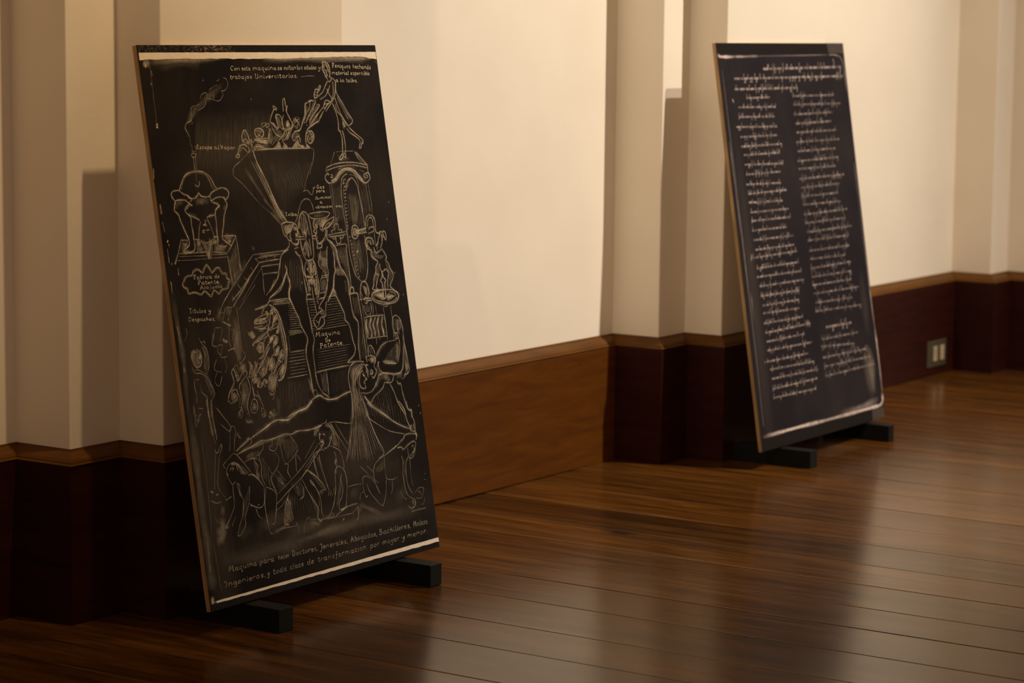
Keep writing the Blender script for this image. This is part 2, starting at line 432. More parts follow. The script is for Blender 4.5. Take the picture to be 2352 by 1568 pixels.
# stroke list: width, strength, start u v, then steps (half millimetres on the sheet)
DRAWING = """
1.6 .35 289 2101 -2 -34 -2 -39
1.6 .35 304 2102 -2 -35 -2 -40
1.6 .45 276 2112 13 6 21 -6 -6 -10 -15 -3 -8 1 -5 12
1.4 .4 285 2126 28 0
1.4 .3 290 2155 -4 -29
1.4 .3 310 2152 3 -26
1.6 .45 282 2191 -11 23 -9 15 -3 13 13 17 22 8 19 3
1.4 .3 307 2255 11 6
1.4 .35 283 2187 -3 -27 10 -9
1.5 .35 297 2270 20 18 -3 17 1 21 18 12 25 2 21 8
1.4 .3 355 2321 -13 9 -10 -34
1.5 .35 366 2317 49 20 19 33 10 17 -10 13 -27 -8 -17 -21
1.5 .35 441 2372 38 -5 37 -8 28 11 17 23 -9 13 26 4 25 21 -3 30 -23 9
1.4 .3 484 2392 9 -10 -4 -13
1.3 .25 462 2412 35 16 34 8
1.3 .25 522 2453 27 9
14 .1 279 2256 47 49 108 65 136 66
1.8 .6 589 2090 18 10 16 -3 -8 -10 -23 1
1.6 .5 611 2102 14 21 24 20 26 -1 5 -10
1.6 .5 626 2110 20 18 16 -1 26 -19 19 12
1.6 .5 656 2160 1 22 15 25 15 8 13 -17 9 -22 0 -17 -18 -6 -32 9
1.5 .5 661 2162 20 10 13 -9 8 -21
1.6 .55 721 2171 2 -21 7 -18 14 -13
1.7 .5 760 2196 2 17 30 9 26 -10 6 -18 -14 -17 -28 -4 -20 10 -2 13
1.5 .45 772 2208 17 2 12 -9 -15 -6 12 -9
2 .65 746 2162 34 4 25 -10 28 4 4 -15 -20 4 -32 7
1.8 .55 740 2118 27 17 46 -10 44 -7
1.5 .4 819 2225 30 12 35 12
6 .35 759 2159 39 -3 33 -6
7 .2 758 2122 56 12 39 -8
1.8 .6 726 2115 51 2 80 1
2 .6 726 2115 10 -35 34 -83
1.2 .3 702 2111 -81 -44 -52 -28 -3 -33
2 .7 1356 2543 0 -18 -7 -18 11 -18 9 -23 13 -8
2 .7 1356 2543 25 -3 20 -11 7 -23 -2 -27 -10 -15
1.5 .6 1366 2538 4 -22
1.5 .6 1377 2539 10 -24 7 -18
1.5 .6 1360 2525 5 -27
1.5 .5 1390 2529 9 -27 1 -18
1.6 .7 1369 2500 14 -5 -8 -11 11 -8 -18 -8
4 .35 1380 2533 13 -22 6 -23
1.6 .6 1382 2457 2 -14 15 0 16 14
1.6 .6 1377 2444 -21 -23 -28 -31 -40 -21
1.6 .55 1395 2425 -12 -18 -20 -22 -21 -17 -43 -15
1.7 .65 1257 2359 0 19 17 27 21 -2 11 17 11 0 -11 -17 -22 -17 0 -17 -27 -10
1.4 .5 1272 2391 19 -5
1.4 .5 1265 2378 19 -5
1.7 .6 1403 2463 19 -6 19 -14 -4 -36 5 -27 13 -19 27 -36 28 -42 33 -44 -38 -24 -12 5
1.5 .55 1364 2408 13 -27 23 -30
1.5 .55 1419 2443 0 -36 -15 -45 -29 -31
1.5 .55 1444 2438 -14 -49 -21 -36 -36 -31 -42 -30
1.7 .65 1320 2316 20 28 19 3 11 -5 6 -6 -26 -13 -24 -18 -6 11
1.5 .6 1326 2328 41 3
1.7 .6 1396 2331 19 -46 8 -50 -5 -40 18 -5
1.5 .55 1419 2330 5 -36 25 -23 24 -28 17 -27
1.5 .55 1420 2362 16 -46 20 -45 42 -52
1.7 .6 1486 2202 25 -23 40 -20 33 -24 -13 -32 13 -2 14 29
1.7 .6 1506 2208 35 -26 40 -24 26 -19 -3 -16 -9 -4
1.6 .6 1428 2190 9 -27 0 -27 -10 -55
1.6 .6 1447 2192 8 -30 1 -50 -7 -38
8 .3 1457 2257 9 -27 -7 -32
6 .3 1460 2234 16 -27
3 .25 1440 2366 26 -50 47 -74
3 .2 1451 2352 40 -55 38 -51
2 .7 1427 2079 -18 -15 -14 -15 12 -4 24 16 16 -7 1 18 -21 7
5 .4 1416 2064 20 6
1.5 .4 1360 2085 -22 -32 -21 -24
1.5 .35 1368 2086 72 1 81 -2
1.6 .55 1524 2083 26 -35 31 -31
1.6 .55 1539 2083 40 -39 42 -36
2.5 .3 1532 2082 33 -33 34 -35
7 .12 1378 2074 32 -23 73 -3
1.8 .65 1058 2200 47 4 37 47 22 35 8 40 17 12 38 11 9 -4
1.7 .6 1104 2204 -29 -6 -23 -11 -12 -17 11 -20
1.5 .5 1218 2352 -13 -40 -27 -26 -29 -35
1.7 .6 1263 2344 -31 -37 -34 -26 -37 -43
1.6 .6 1293 2324 -34 -26 -42 -31 -28 -30
1.5 .5 1236 2345 19 4 9 -6
1.5 .5 1265 2329 28 -3
1.8 .65 1317 2296 -37 -35 -18 -17 -39 -13 -47 -21 -16 -12
1.5 .55 1320 2316 -42 -28 -29 -21 -47 -35 -34 -26
1.7 .6 1160 2198 -16 -35 1 -36 25 -14
6 .18 1176 2313 -16 -44 -37 -44
6 .2 1270 2284 -42 -30 -41 -26
5 .16 1240 2311 -45 -43
1.6 .6 925 2329 19 -12 1 -9 -20 1 -28 -34 -10 -26 24 -9 28 -28
1.5 .5 921 2331 4 -22
1.6 .6 932 2283 29 0 16 -23 4 -40
1.6 .6 931 2278 4 -22 5 -22 7 -17
1.4 .4 890 2240 19 -44 37 -19
1.7 .65 996 2299 6 50 13 14 4 -16 -1 -22 13 -1 -11 -21 14 -31 21 -36 -7 -19 -55 -11 -15 19 -2 26 19 30
5 .5 1020 2252 -9 -19 11 -3
3 .5 1001 2226 31 2
1.6 .55 1046 2210 -36 -21 -26 -26 -21 -5 4 -13
1.5 .5 993 2202 -26 -25 -31 -15
5 .3 1020 2202 -17 -35
1.3 .4 1063 2222 8 31 26 17 19 -18 -31 -39 -18 7
1.2 .4 1081 2262 23 -27
1.2 .4 1070 2240 38 17
1.2 .4 1076 2218 33 27
7 .12 1076 2253 30 -10
2 .6 886 2118 27 17 20 12 5 -27
5 .5 920 2134 4 -12
2 .6 967 2144 15 -9 14 -17
4 .5 973 2133 9 -14
2 .6 1030 2117 26 20 20 14 13 -20 32 -17
4 .4 1070 2141 -14 -20
4 .4 1102 2122 12 -6
1.7 .6 1051 2150 26 21 20 -3 3 -27
1.5 .5 1075 2165 14 -18
1.7 .55 1157 2184 17 13 27 -3 12 -20 -14 -26 -24 -14 -18 15 2 26
5 .25 1179 2190 22 -16 -16 -26
1.3 .5 1178 2184 -11 -18 12 -13
4 .4 1148 2127 16 -12
1.4 .4 857 2245 -17 -17 31 -14 -15 -60 15 -9
1.4 .4 811 2216 10 -18 -14 -34 19 -5
1.4 .4 882 2218 -24 -34 -11 -38
6 .2 813 2160 19 -5
5 .35 800 2164 25 -9
10 .1 816 2142 94 28 72 15
2 .65 791 2120 102 -2 137 -3 140 -4
1.3 .4 1174 2113 21 -10 -12 -48 -27 -44 -16 -29
1.8 .55 160 1948 13 20 22 32 22 18 27 11 45 4 37 -2 30 -9 29 -18 15 -22 14 -26 23 -13
4 .18 176 1951 16 37 38 31 58 9 67 -14 26 -31 13 -30 29 -14
1.8 .15 293 2079 -1 -62 -2 -34
1.6 .5 279 1975 2 -12 19 0 8 15 -2 7
1.8 .6 160 1948 -25 1 -25 -5 -9 -14 9 -17 14 -13
1.8 .6 160 1947 27 -17 24 -7 22 -14 25 -3 21 11 15 16
1.8 .6 294 1933 10 -15 30 -8 32 2 23 18 48 13
1.8 .65 437 1943 26 4 31 -9 13 -18 -11 -20 -20 -10 -9 9
1.7 .55 369 1895 12 -4 28 11 39 2 26 -6
1.6 .5 366 1910 7 -11 -4 -4
1.8 .6 124 1900 15 4 25 0 30 -4 16 -11 28 -17
1.9 .65 124 1900 -12 -25 -1 -20 21 -18 7 -25 17 -39 18 -38 11 -22
1.5 .5 211 1922 7 -11 20 -7 -15 -15
1.7 .55 221 1882 -27 -11 -12 -16 12 -17 23 -12 35 -12 23 -12
1.5 .5 240 1876 -23 -2 -25 -15
1.7 .6 206 1833 9 -17 -1 -34 3 -33 -1 -38
1.7 .6 390 1884 26 -14 13 -6 -14 -11
1.7 .6 427 1863 -30 -20 -10 -20 -33 -3 -26 -7
1.7 .6 390 1823 1 -43 -5 -42 1 -44
1.9 .65 473 1890 11 -22 -16 -29 -16 -28 -10 -34 -22 -62 18 -22 38 -23
1.5 .55 369 1891 22 -14 32 -1
12 .13 253 1885 53 9 55 -11
9 .12 200 1837 65 -20
8 .12 381 1823 -40 -6
10 .14 306 1894 1 -25
10 .1 118 1863 17 24 46 10
8 .12 454 1836 20 33
1.5 .45 282 1799 -18 -36 -13 -50
1.5 .45 327 1809 15 -28 12 -32 7 -32 -20 -37
1.5 .6 313 1804 0 -19 -18 -6 27 -3
2 .6 284 1751 19 4
2 .6 309 1754 26 0
2.4 .4 282 1745 19 -1
1.3 .35 263 1713 23 -44 16 -47
1.3 .29 272 1708 22 -34 9 -52
1.3 .33 280 1704 21 -24 3 -58
1.3 .36 288 1700 21 -15 -4 -63
1.3 .4 296 1696 20 -6 -10 -68
1.3 .44 305 1692 18 4 -17 -74
1.3 .4 313 1687 18 14 -24 -79
1.3 .39 321 1683 17 23 -30 -85
1.3 .44 330 1679 16 32 -37 -90
1.4 .45 270 1712 16 -43 19 -49 20 13 15 45
6 .14 282 1711 17 -43 10 -42
5 .14 328 1717 -2 -42
1.7 .5 185 1713 -9 -24 -40 -20 16 -11 58 8 9 45
1.7 .5 387 1694 -6 -14 39 -12 27 3
1.7 .45 127 1719 -25 -50 -39 -59
1.8 .5 127 1719 55 -5
2 .5 215 1716 42 -4
2 .55 360 1719 33 -2
2 .6 423 1720 98 -5
2 .55 521 1714 -41 -41 -37 -36
1.7 .5 100 1657 83 -2 109 -3
1.7 .45 340 1649 103 -12
1.5 .35 97 1644 195 -9
1.5 .4 331 1637 111 -6
1.5 .35 81 1627 108 -5 251 -3
1.5 .45 520 1709 2 -86 2 -81
1.5 .45 441 1625 1 -60 6 -81
2.2 .33 446 1609 5 -114
2.2 .26 456 1615 6 -107
2.2 .34 466 1624 8 -115
2.2 .23 476 1634 9 -121
2.2 .27 485 1655 10 -119
2.2 .28 495 1659 13 -125
2.2 .29 505 1673 14 -129
8 .28 132 1711 21 -16 22 13
12 .25 119 1676 39 10
14 .3 231 1706 34 -19
12 .3 224 1673 54 -12
14 .3 361 1710 7 -30
14 .3 429 1710 71 0
10 .35 459 1700 16 -18
14 .35 349 1665 89 -4
9 .25 110 1664 74 -3
1.6 .5 107 1524 14 20 20 8 31 2 10 16 36 8 29 -20 14 21 20 14 19 -17 16 -20 28 17 28 -2 12 -22 30 -8 3 -20 20 -13 -17 -19 -10 -18 -43 -6 -22 -15 -34 18 -26 -27 -38 29 -31 -13 -45 13 -37 -2 -9 21 -22 10 -5 17 9 8
1.3 .4 114 1521 12 18 17 8 33 1 11 16 30 8 30 -21 21 23 13 12 14 -15 18 -21 33 17 22 -2 10 -21 29 -8 3 -18 17 -11 -15 -18 -11 -14 -38 -5 -20 -14 -32 17 -25 -24 -37 26 -33 -13 -41 12 -37 -1 -7 20 -23 10 -3 11
1.3 .4 412 1515 14 1 0 -13 -13 -1
1.6 .45 626 1616 81 1 183 3
1.6 .4 626 1616 -62 -47 -79 -66 -109 -88
1.9 .55 664 1575 69 4 88 2
2 .5 664 1575 -78 -59 -78 -58 -78 -48
1.5 .4 638 1595 99 7 103 3
1.4 .4 636 1598 28 -23
1.4 .4 723 1601 3 -26
1.4 .4 784 1601 3 -23
1.4 .35 595 1558 19 -20
1.4 .35 536 1516 20 -17
1.4 .35 487 1481 19 -18
1.4 .35 432 1435 19 -17
1.6 .5 674 1555 74 2 68 0
1.6 .5 680 1518 61 1 54 -1
1.3 .35 673 1553 7 -35 -6 -99
1.2 .3 673 1548 -73 -63 -96 -81
7 .2 663 1601 68 4 101 -5
1.3 .4 628 1659 1 -22
1.3 .4 640 1654 2 -17
18 .12 435 1481 53 38 93 70
1.5 .4 835 1597 -16 -29 -28 -68 -50 -43 -56 -43
1.3 .35 617 2063 -48 -24 -9 -38 67 -50 95 -91
1.3 .25 722 1860 89 -61 65 -50
2.2 .6 740 2062 43 -71 48 -97 38 -81 47 -55
2 .3 723 2063 54 -102 48 -93 66 -95
2 .3 703 2064 60 -102 54 -103 58 -81
10 .2 735 2054 47 -97 54 -103 53 -77
8 .1 645 2040 63 -84 75 -95
6 .15 760 1880 113 -111
1.6 .5 859 1548 6 -29 -23 -36 -27 -32
2 .5 4 2058 -7 -49
3 .45 17 1893 0 -49
2 .4 16 1811 9 -50
6 .9 32 1721 6 -4
3 .7 37 1702 7 -1
2 .4 26 1687 1 -70
2 .4 20 1535 1 -62
3 .6 40 1616 5 -3
3 .35 63 1610 16 19
2.5 .4 81 1592 -1 -37
1.7 .5 816 1916 28 -62 38 -50 27 -42
1.4 .35 795 1811 34 -33 38 -31
9 .2 823 1850 43 -58 27 -37
8 .12 803 1817 62 -60
2.2 .6 869 1746 17 9 35 3
1.7 .55 907 1758 -29 -6 -9 -10 5 -25 6 -22 19 -10
1.8 .6 907 1758 47 -7 25 -12 12 -16
1.5 .42 879 1743 16 -44
1.5 .48 890 1742 10 -41
1.5 .46 900 1744 5 -46
1.5 .4 911 1742 -2 -37
1.5 .45 921 1744 -8 -41
1.5 .31 932 1745 -15 -40
1.5 .31 942 1744 -19 -34
1.5 .32 953 1744 -27 -35
1.5 .46 966 1747 -34 -34
1.7 .6 899 1685 1 11 17 12 13 -3
1.7 .6 899 1685 7 -14 19 -8 3 -2
1.9 .7 927 1672 7 -19 25 -12 23 8 -1 16 -20 3
1.7 .65 955 1716 9 11 19 -4 7 -18 -7 -17 -18 0
1.6 .6 961 1718 20 -3 1 -14
1.5 .5 911 1660 -8 -24 -47 -24 -7 -5
1.7 .55 899 1623 -43 -14 -24 -20 -13 -34 -16 -29 -11 -30 -50 -44 -24 -19
1.9 .65 854 1548 10 -25 -26 -35 -32 -37 -50 -30 -44 -18
1.6 .5 945 1612 18 -19 21 -19 4 -31 0 -40 2 -31 2 -44 0 -31
4 .2 953 1611 32 -46 2 -58
1.9 .6 864 1516 7 -35 3 -35 -15 -34 -7 -38
2 .5 968 1463 3 -18
1.5 .45 941 1623 36 6
1.5 .4 956 1593 34 -6
1.4 .45 978 1750 26 34 30 51 25 21 30 7 26 -10 13 -23 5 -27
1.4 .45 1072 1899 19 6 20 -5 19 -18 15 5 10 22 12 8 -18 -4
1.3 .3 1080 1906 29 54 30 43 30 43
1.7 .6 999 1718 5 35 16 30 20 15 21 0 19 -14 10 -36 3 -36 2 -40 -2 -44 -5 -48 -12 -19
1.7 .55 999 1700 -2 -44 5 -44 13 -36 18 -17 43 3
1.4 .5 1006 1726 6 35 15 26 19 3 16 -23 8 -45 3 -39
1.4 .45 1001 1661 9 -45 14 -32
1.5 .5 1069 1665 2 -40 -2 -44
1.5 .55 1034 1685 -6 49 2 48
1.5 .55 1039 1685 4 57 2 44
1.5 .55 1044 1684 11 48 1 40
1.5 .5 1048 1684 18 39 1 35
1.5 .5 1027 1683 -12 43 -2 26
2 .55 1035 1654 -17 -34 -8 -4
2 .55 1038 1649 -5 -39 -9 -26
2 .55 1042 1654 8 -45 1 -31
2 .5 1046 1658 19 -46 3 -27
4 .3 1037 1645 5 -44 8 -28
1.8 .6 964 1681 34 -2 39 -1
1.8 .6 965 1668 34 -2 35 0
1.8 .6 1093 1677 35 1
1.8 .6 1096 1664 33 -3
5 .35 1028 1703 18 -14 -7 -35
1.6 .55 1026 1558 -21 -34 -2 -44 9 -41 1 -44
1.7 .6 1076 1562 15 -31 2 -40 6 -41 -4 -44 -17 -38
1.5 .55 1077 1558 6 -31 -1 -44 2 -54 -2 -44
1.5 .4 1079 1527 14 1
1.5 .6 1081 1513 12 2
1.5 .63 1081 1500 11 1
1.5 .53 1080 1486 12 1
1.5 .49 1080 1472 12 1
1.5 .4 1080 1459 11 1
1.5 .62 1081 1445 10 1
1.5 .5 1081 1431 9 1
1.5 .53 1080 1418 9 1
1.5 .62 1080 1404 9 1
1.5 .56 1080 1390 9 1
1.5 .63 1080 1376 8 2
1.7 .5 988 1543 4 -45 24 -19 28 -2
7 .45 1053 1551 1 -35 0 -27
6 .4 1022 1522 16 -23 11 -18
7 .5 1017 1448 20 11 12 13
6 .5 1043 1437 9 30
6 .45 1066 1431 -7 31
1.5 .6 1046 1481 5 61
1.5 .6 1060 1480 17 52
1.5 .6 1016 1474 28 3
2.2 .8 1046 1476 6 4 6 -4 -8 -4 -4 4
6 .3 1025 1434 -3 -31
6 .3 1065 1422 3 -36
5 .25 993 1503 10 -19
1.6 .5 1087 1788 5 -11 19 -13 35 -4 57 0 37 7 15 18 -74 7 -87 -5
1.4 .4 1155 1791 26 1 -1 -5 -22 0
7 .12 1120 1775 100 -1
1.7 .6 1125 1759 -9 -30 5 -18 -10 -13 20 -13 -17 -9 20 -7 -10 -12 4 -14 13 -6 33 12 20 17
1.6 .6 1128 1726 8 6 6 -5 -2 -11
1.7 .35 1173 1753 -9 -40
1.7 .35 1181 1754 -11 -39
1.7 .36 1188 1754 -13 -37
1.7 .5 1196 1754 -16 -36
1.7 .52 1205 1755 -19 -34
1.7 .5 1214 1757 -25 -37
1.7 .45 1219 1753 -24 -30
1.7 .43 1229 1755 -29 -30
8 .3 1202 1755 -12 -22
1.8 .6 1290 1763 -20 -26 -34 -24 -53 -11 12 22 33 20 62 19
1.6 .55 1199 1708 33 23 23 3 -26 -21 -30 -5
1.5 .5 1163 1708 10 -5 16 -10
1.6 .55 1219 1700 -6 -26 3 -23 32 -18 23 -28
4 .3 1207 1696 -8 -30
1.5 .5 1123 1635 36 0 0 -18 -37 -4
1.5 .5 1126 1630 4 -13
1.6 .5 1208 1616 -10 -11 -6 -33 -8 -39 1 -45 -12 -44
1.6 .45 1150 1602 -25 -43 -8 -21 8 -19
12 .2 1139 1594 -9 -44
12 .22 1139 1540 13 -23
12 .14 1175 1560 -19 -25
1.9 .65 1210 1652 31 -18 31 -34 5 -43 12 -50 22 -24 22 -38 13 -41
6 .28 1270 1598 8 -50 14 -50
12 .2 1250 1506 41 -17
2.2 .7 1244 1590 5 -31 -7 -44 3 -20 -18 -32 -13 -53 -16 -19 -36 -30
1.6 .5 1125 1519 24 -16 19 -45 4 -16
1.5 .45 1129 1475 54 2
1.5 .45 1123 1465 54 1
1.5 .4 1149 1503 -21 -33 -16 -25
1.5 .4 1173 1444 -24 -42 -29 -38
1.5 .35 1098 1393 43 3
1.4 .4 1089 1367 39 1
1.6 .5 1171 1369 52 4
2 .6 1187 1376 19 23 7 -20
1.6 .5 1210 1383 14 -19 14 -22
1.5 .4 989 1395 38 -1
1.5 .4 984 1371 45 -1
1.3 .24 1132 1459 -18 -56
1.3 .26 1140 1458 -19 -56
1.3 .26 1149 1459 -21 -56
1.3 .27 1155 1457 -22 -57
1.3 .22 1163 1457 -24 -58
1.3 .21 1170 1453 -25 -55
1.6 .55 1220 1673 74 5 81 4
1.6 .55 1226 1664 65 0 81 4
1.6 .5 1280 1696 3 26 31 0 -2 -28 25 1 -1 -12
1.6 .5 1255 1682 0 11 24 3
1.6 .5 1257 1666 4 -14 17 1 0 12
1.6 .5 1283 1660 1 -31 33 2 2 29
1.6 .5 1316 1660 1 -9 24 2 1 13
1.5 .5 1270 1618 85 2 0 -32 1 -68 0 -67 0 -55
1.4 .35 1303 1929 0 -68 0 -72 -3 -65
1.4 .35 1286 1927 3 -65 1 -72 -7 -65
1.2 .2 1288 1594 54 -158
1.2 .19 1304 1584 46 -156
1.2 .2 1315 1590 34 -140
1.2 .21 1326 1600 29 -159
1.2 .24 1339 1602 17 -141
1.2 .23 1352 1603 7 -146
1.5 .5 1377 1903 -5 -45 -1 -90 7 -73 1 -63 1 -68 9 -60 19 -51 38 -30
1.3 .35 1396 1902 -8 -54 -2 -81 6 -73
1.6 .5 1377 1903 12 40 23 21 31 8
1.7 .55 1396 1920 12 22 19 3
1.7 .55 1415 1887 12 36 25 21 24 5 19 -13 19 -35 8 -51 7 -73 2 -78
1.4 .4 1428 1900 18 31 21 13
1.5 .4 1457 1967 43 -7 20 -28 2 -45
1.9 .43 1400 1924 16 3
1.9 .53 1397 1906 19 4
1.9 .44 1396 1888 18 4
1.9 .56 1394 1870 18 4
1.9 .56 1392 1852 19 4
1.9 .45 1392 1835 15 2
1.9 .4 1391 1817 15 2
1.9 .5 1389 1799 15 2
1.9 .43 1387 1780 17 4
1.9 .48 1385 1762 18 4
1.9 .36 1383 1744 16 3
1.9 .56 1383 1727 15 3
1.9 .48 1382 1709 14 2
1.9 .39 1378 1690 16 4
1.9 .47 1388 1654 15 -1
1.9 .49 1392 1635 13 -1
1.9 .54 1395 1615 15 1
1.9 .43 1399 1596 13 2
1.9 .53 1402 1577 13 2
1.9 .56 1406 1558 12 3
1.9 .35 1411 1539 10 3
1.9 .36 1414 1520 10 4
1.9 .47 1417 1500 11 6
1.9 .52 1421 1481 9 6
1.9 .38 1424 1462 10 7
1.9 .57 1428 1443 9 8
1.6 .5 1519 1654 2 -54 -3 -69 -6 -45 -25 -53 -26 -12
1.4 .4 1401 1630 0 -68 8 -68 19 -51
1.1 .26 1440 1868 -4 -157
1.1 .24 1449 1874 -9 -158
1.1 .24 1457 1862 -13 -141
1.1 .21 1467 1866 -19 -151
1.1 .24 1474 1853 -21 -131
1.1 .24 1485 1857 -30 -145
1.1 .24 1492 1842 -31 -120
1.1 .25 1499 1834 -34 -116
1.1 .28 1510 1836 -42 -120
1.1 .25 1418 1637 -16 -167
1.1 .28 1425 1641 -14 -172
1.1 .25 1432 1645 -11 -176
1.1 .24 1438 1626 -7 -144
1.1 .23 1444 1626 -4 -144
1.1 .3 1451 1635 -1 -165
1.1 .3 1458 1631 1 -143
1.1 .27 1465 1630 4 -143
1.1 .2 1471 1642 8 -155
7 .1 1490 1875 -24 -149
1.8 .7 1417 1679 10 22 20 9 21 -9 5 -26 -13 -26 -20 -7 -20 10 -3 27
1.6 .65 1430 1678 10 15 14 -3 5 -14 -11 -15 -14 1 -4 16
2.5 .8 1449 1681 45 3 48 6
2 .7 1453 1667 45 -1 45 1
4 .5 1440 1678 8 -6
4 .6 1438 1578 13 -6
1.7 .55 1276 2008 53 14 75 8 88 -1 73 -10 54 -11
1.5 .5 1280 1995 84 15 111 5 73 -7 68 -14
1.4 .45 1274 2007 4 -24 10 -4
1.6 .55 1619 2008 -1 -21 0 -19
1.8 .6 1277 1977 -17 -11 2 -18 23 -17 19 2
1.6 .55 1277 1977 14 1 -5 -9
1.6 .55 1305 1973 17 -3 -6 -11 -14 2
5 .45 1304 1935 40 16 35 28 40 16 37 3 42 -11 32 -28 34 -31 23 -12
1.8 .6 1306 1943 35 13 35 26 43 16 38 2 42 -10 32 -26 38 -32
1.8 .6 1310 1930 36 12 39 30 40 17 30 1 35 -10 31 -27 52 -37
1.8 .6 1588 1943 -10 14 13 9 27 3 9 -19 -9 -18 -30 -14
1.5 .5 1588 1943 18 4 -1 11 -10 -2
1.4 .35 1585 1910 1 -40 4 -51 4 -46
1.4 .35 1605 1919 3 -50 4 -55 -2 -60
1.3 .3 1368 1998 53 7
1.3 .3 1544 1990 42 -15
1.7 .55 1537 1694 14 45 25 16 29 -6 15 -18 1 -33 -3 -31 22 -12
1.5 .5 1552 1693 11 36 22 13 17 -10 2 -33 4 -9
1.4 .4 1603 1667 0 -27 -3 -39
1.6 .55 1564 1678 2 12 38 0 -4 -20 -51 -9
1.8 .65 1524 1620 -3 9 14 4 -2 8 15 -4 8 6 9 -7 13 0 0 -10 9 -6 -5 -10 7 -8
1.8 .65 1524 1620 -8 -9 10 -7 -6 -9 11 -3 0 -10 12 0 10 -7 11 6
1.5 .5 1533 1622 1 -14 4 -14 14 -8
1.4 .5 1556 1625 10 -8 -7 -9 12 -3
4 .3 1527 1613 7 -23
1.7 .6 1601 1594 20 13 14 26 14 18 -11 7
1.7 .6 1637 1578 19 26 7 23 -4 19
1.7 .65 1640 1655 16 9 15 -5 11 -22 11 -19 8 20 -8 24 -19 1
1.5 .55 1653 1653 15 -8 3 -14
1.8 .6 1583 1589 6 -21 13 -11 42 16
1.8 .6 1564 1574 -12 -22 15 -20 27 -13 11 -8
4 .3 1567 1569 -2 -27 23 -18
1.8 .6 1645 1578 25 -25 10 -24 -9 -13 19 -20 9 -24 20 -29 -9 -27 -29 -35 32 -24
1.7 .6 1605 1511 -23 -21 -8 -31 -21 -26 -12 -40 -11 -18 49 -6
1.7 .6 1617 1501 -2 -27 19 -16 26 12 27 -23
1.7 .55 1601 1452 -26 -39 -14 -31 17 -11
1.7 .55 1679 1445 -12 -30 -9 -43
2 .6 1573 1454 24 -11
1.9 .7 1624 1464 -3 -34 -17 -15 12 -17 -3 -57 2 -15 16 2 6 69 12 15 -16 19 -9 33
1.8 .6 1512 1340 18 19 39 8 61 -1 68 -7 38 -17 6 -21 -26 -20
1.5 .5 1525 1335 18 16 47 6
1.5 .5 1665 1353 44 -11 13 -15
1.7 .36 1544 1347 60 -16
1.7 .55 1551 1348 60 -18
1.7 .54 1559 1349 54 -18
1.7 .5 1567 1351 42 -18
1.7 .48 1578 1350 32 -16
1.7 .52 1585 1352 31 -20
1.7 .37 1591 1354 24 -19
1.7 .36 1599 1354 17 -18
1.7 .54 1606 1357 12 -22
1.7 .37 1663 1346 -29 -16
1.7 .39 1671 1341 -33 -11
1.7 .39 1682 1338 -45 -10
1.7 .42 1691 1335 -55 -9
1.7 .47 1696 1331 -57 -6
1.7 .47 1712 1328 -70 -5
10 .2 1572 1344 44 -8
1.5 .5 1445 1416 -15 -28 -9 -31 4 -31
1.5 .5 1445 1416 19 5 23 -15 7 -37 -10 -31
1.5 .41 1451 1400 13 -44
1.5 .35 1459 1398 7 -40
1.5 .5 1467 1398 1 -41
1.5 .46 1475 1393 -4 -38
1.5 .36 1484 1392 -11 -38
1.8 .6 1340 1377 8 20 22 0 2 -27
1.6 .5 1327 1367 70 0 4 -36
1.6 .4 484 1510 -63 -54 -64 -59 -34 -43
1.9 .5 577 1503 -59 -51 -63 -50 -22 -22
1.4 .35 490 1475 22 -18
1.4 .35 430 1423 21 -10
1.3 .3 615 1474 -71 -54 -77 -58
1.3 .35 674 1495 -1 -77
1.5 .45 765 1488 -27 -32 -26 -29
1.5 .5 836 1483 -15 -25 -34 -32 -73 -25 -13 -12
1.9 .6 877 1479 -3 -34 -14 -21 -5 -35 8 -24
1.4 .4 373 1379 20 3 32 -3
1.3 .35 457 1380 0 -72 1 -89 -2 -47
1.3 .35 422 1379 -23 -32 -19 -32
1.3 .35 373 1379 -17 -36 -22 -32
16 .16 435 1335 2 -59 -6 -59
12 .14 425 1252 6 -69
16 .14 342 1386 -32 -64
14 .13 388 1391 9 -52
1.4 .35 324 1360 39 -1
4 .3 342 1319 47 -22
4 .5 380 1300 18 -6
1.4 .4 282 1294 -13 -36 -18 -43 37 -6
1.4 .4 282 1294 48 -2
1.3 .3 337 1294 -18 -41 -14 -24
1.4 .35 375 1290 9 -15 -13 -39 9 -46
1.4 .4 384 1275 29 -3 -20 -51
1.4 .35 288 1209 32 0 -23 -50 24 -7 26 2
1.4 .4 352 1178 37 7
4 .3 331 1235 29 -19
1.3 .35 321 1152 10 -47 -18 -24
1.3 .35 266 1149 -25 -47 54 -19
1.3 .35 257 1087 -24 -39 27 -26 31 45
5 .3 123 1206 -23 -23 0 -29
6 .4 148 1174 7 -13
1.4 .45 123 1208 -28 -16 0 -33 25 -32 33 8 13 33 -8 26 -28 15
1.2 .4 128 1201 -17 -23 16 -14
1.2 .4 127 1164 8 -22
1.4 .35 89 1130 13 -30 43 -5
1.5 .4 168 1243 15 -20 21 -19 8 -41 -5 -41 -19 -31
1.5 .4 175 1217 13 -39 -13 -40 11 -56
1.3 .4 159 1261 14 -23 26 2 -7 -16
1.6 .4 108 1099 37 -6 39 -23 19 -31 18 -45 -26 -29
1.4 .35 93 1070 34 -2
1.5 .4 93 1068 -4 -33 6 -42 -8 -32
1.4 .35 129 1014 15 -19 24 -19
1.6 .4 169 980 -9 -28 -4 -70
1.6 .4 195 965 -12 -24 -5 -61
1.2 .3 101 934 24 -1
1.3 .35 82 1314 1 -30 -22 -31
14 .12 20 1497 10 -199 6 -125 -6 -123 -11 -151
2.4 .35 23 1529 -4 -49
5 .25 32 1137 1 -25
2.4 .3 24 1331 7 -91
2.4 .75 694 1368 31 -12 29 -32 17 -41 14 -66 3 -61 -13 -60 -23 -58 -31 -32 -31 -6
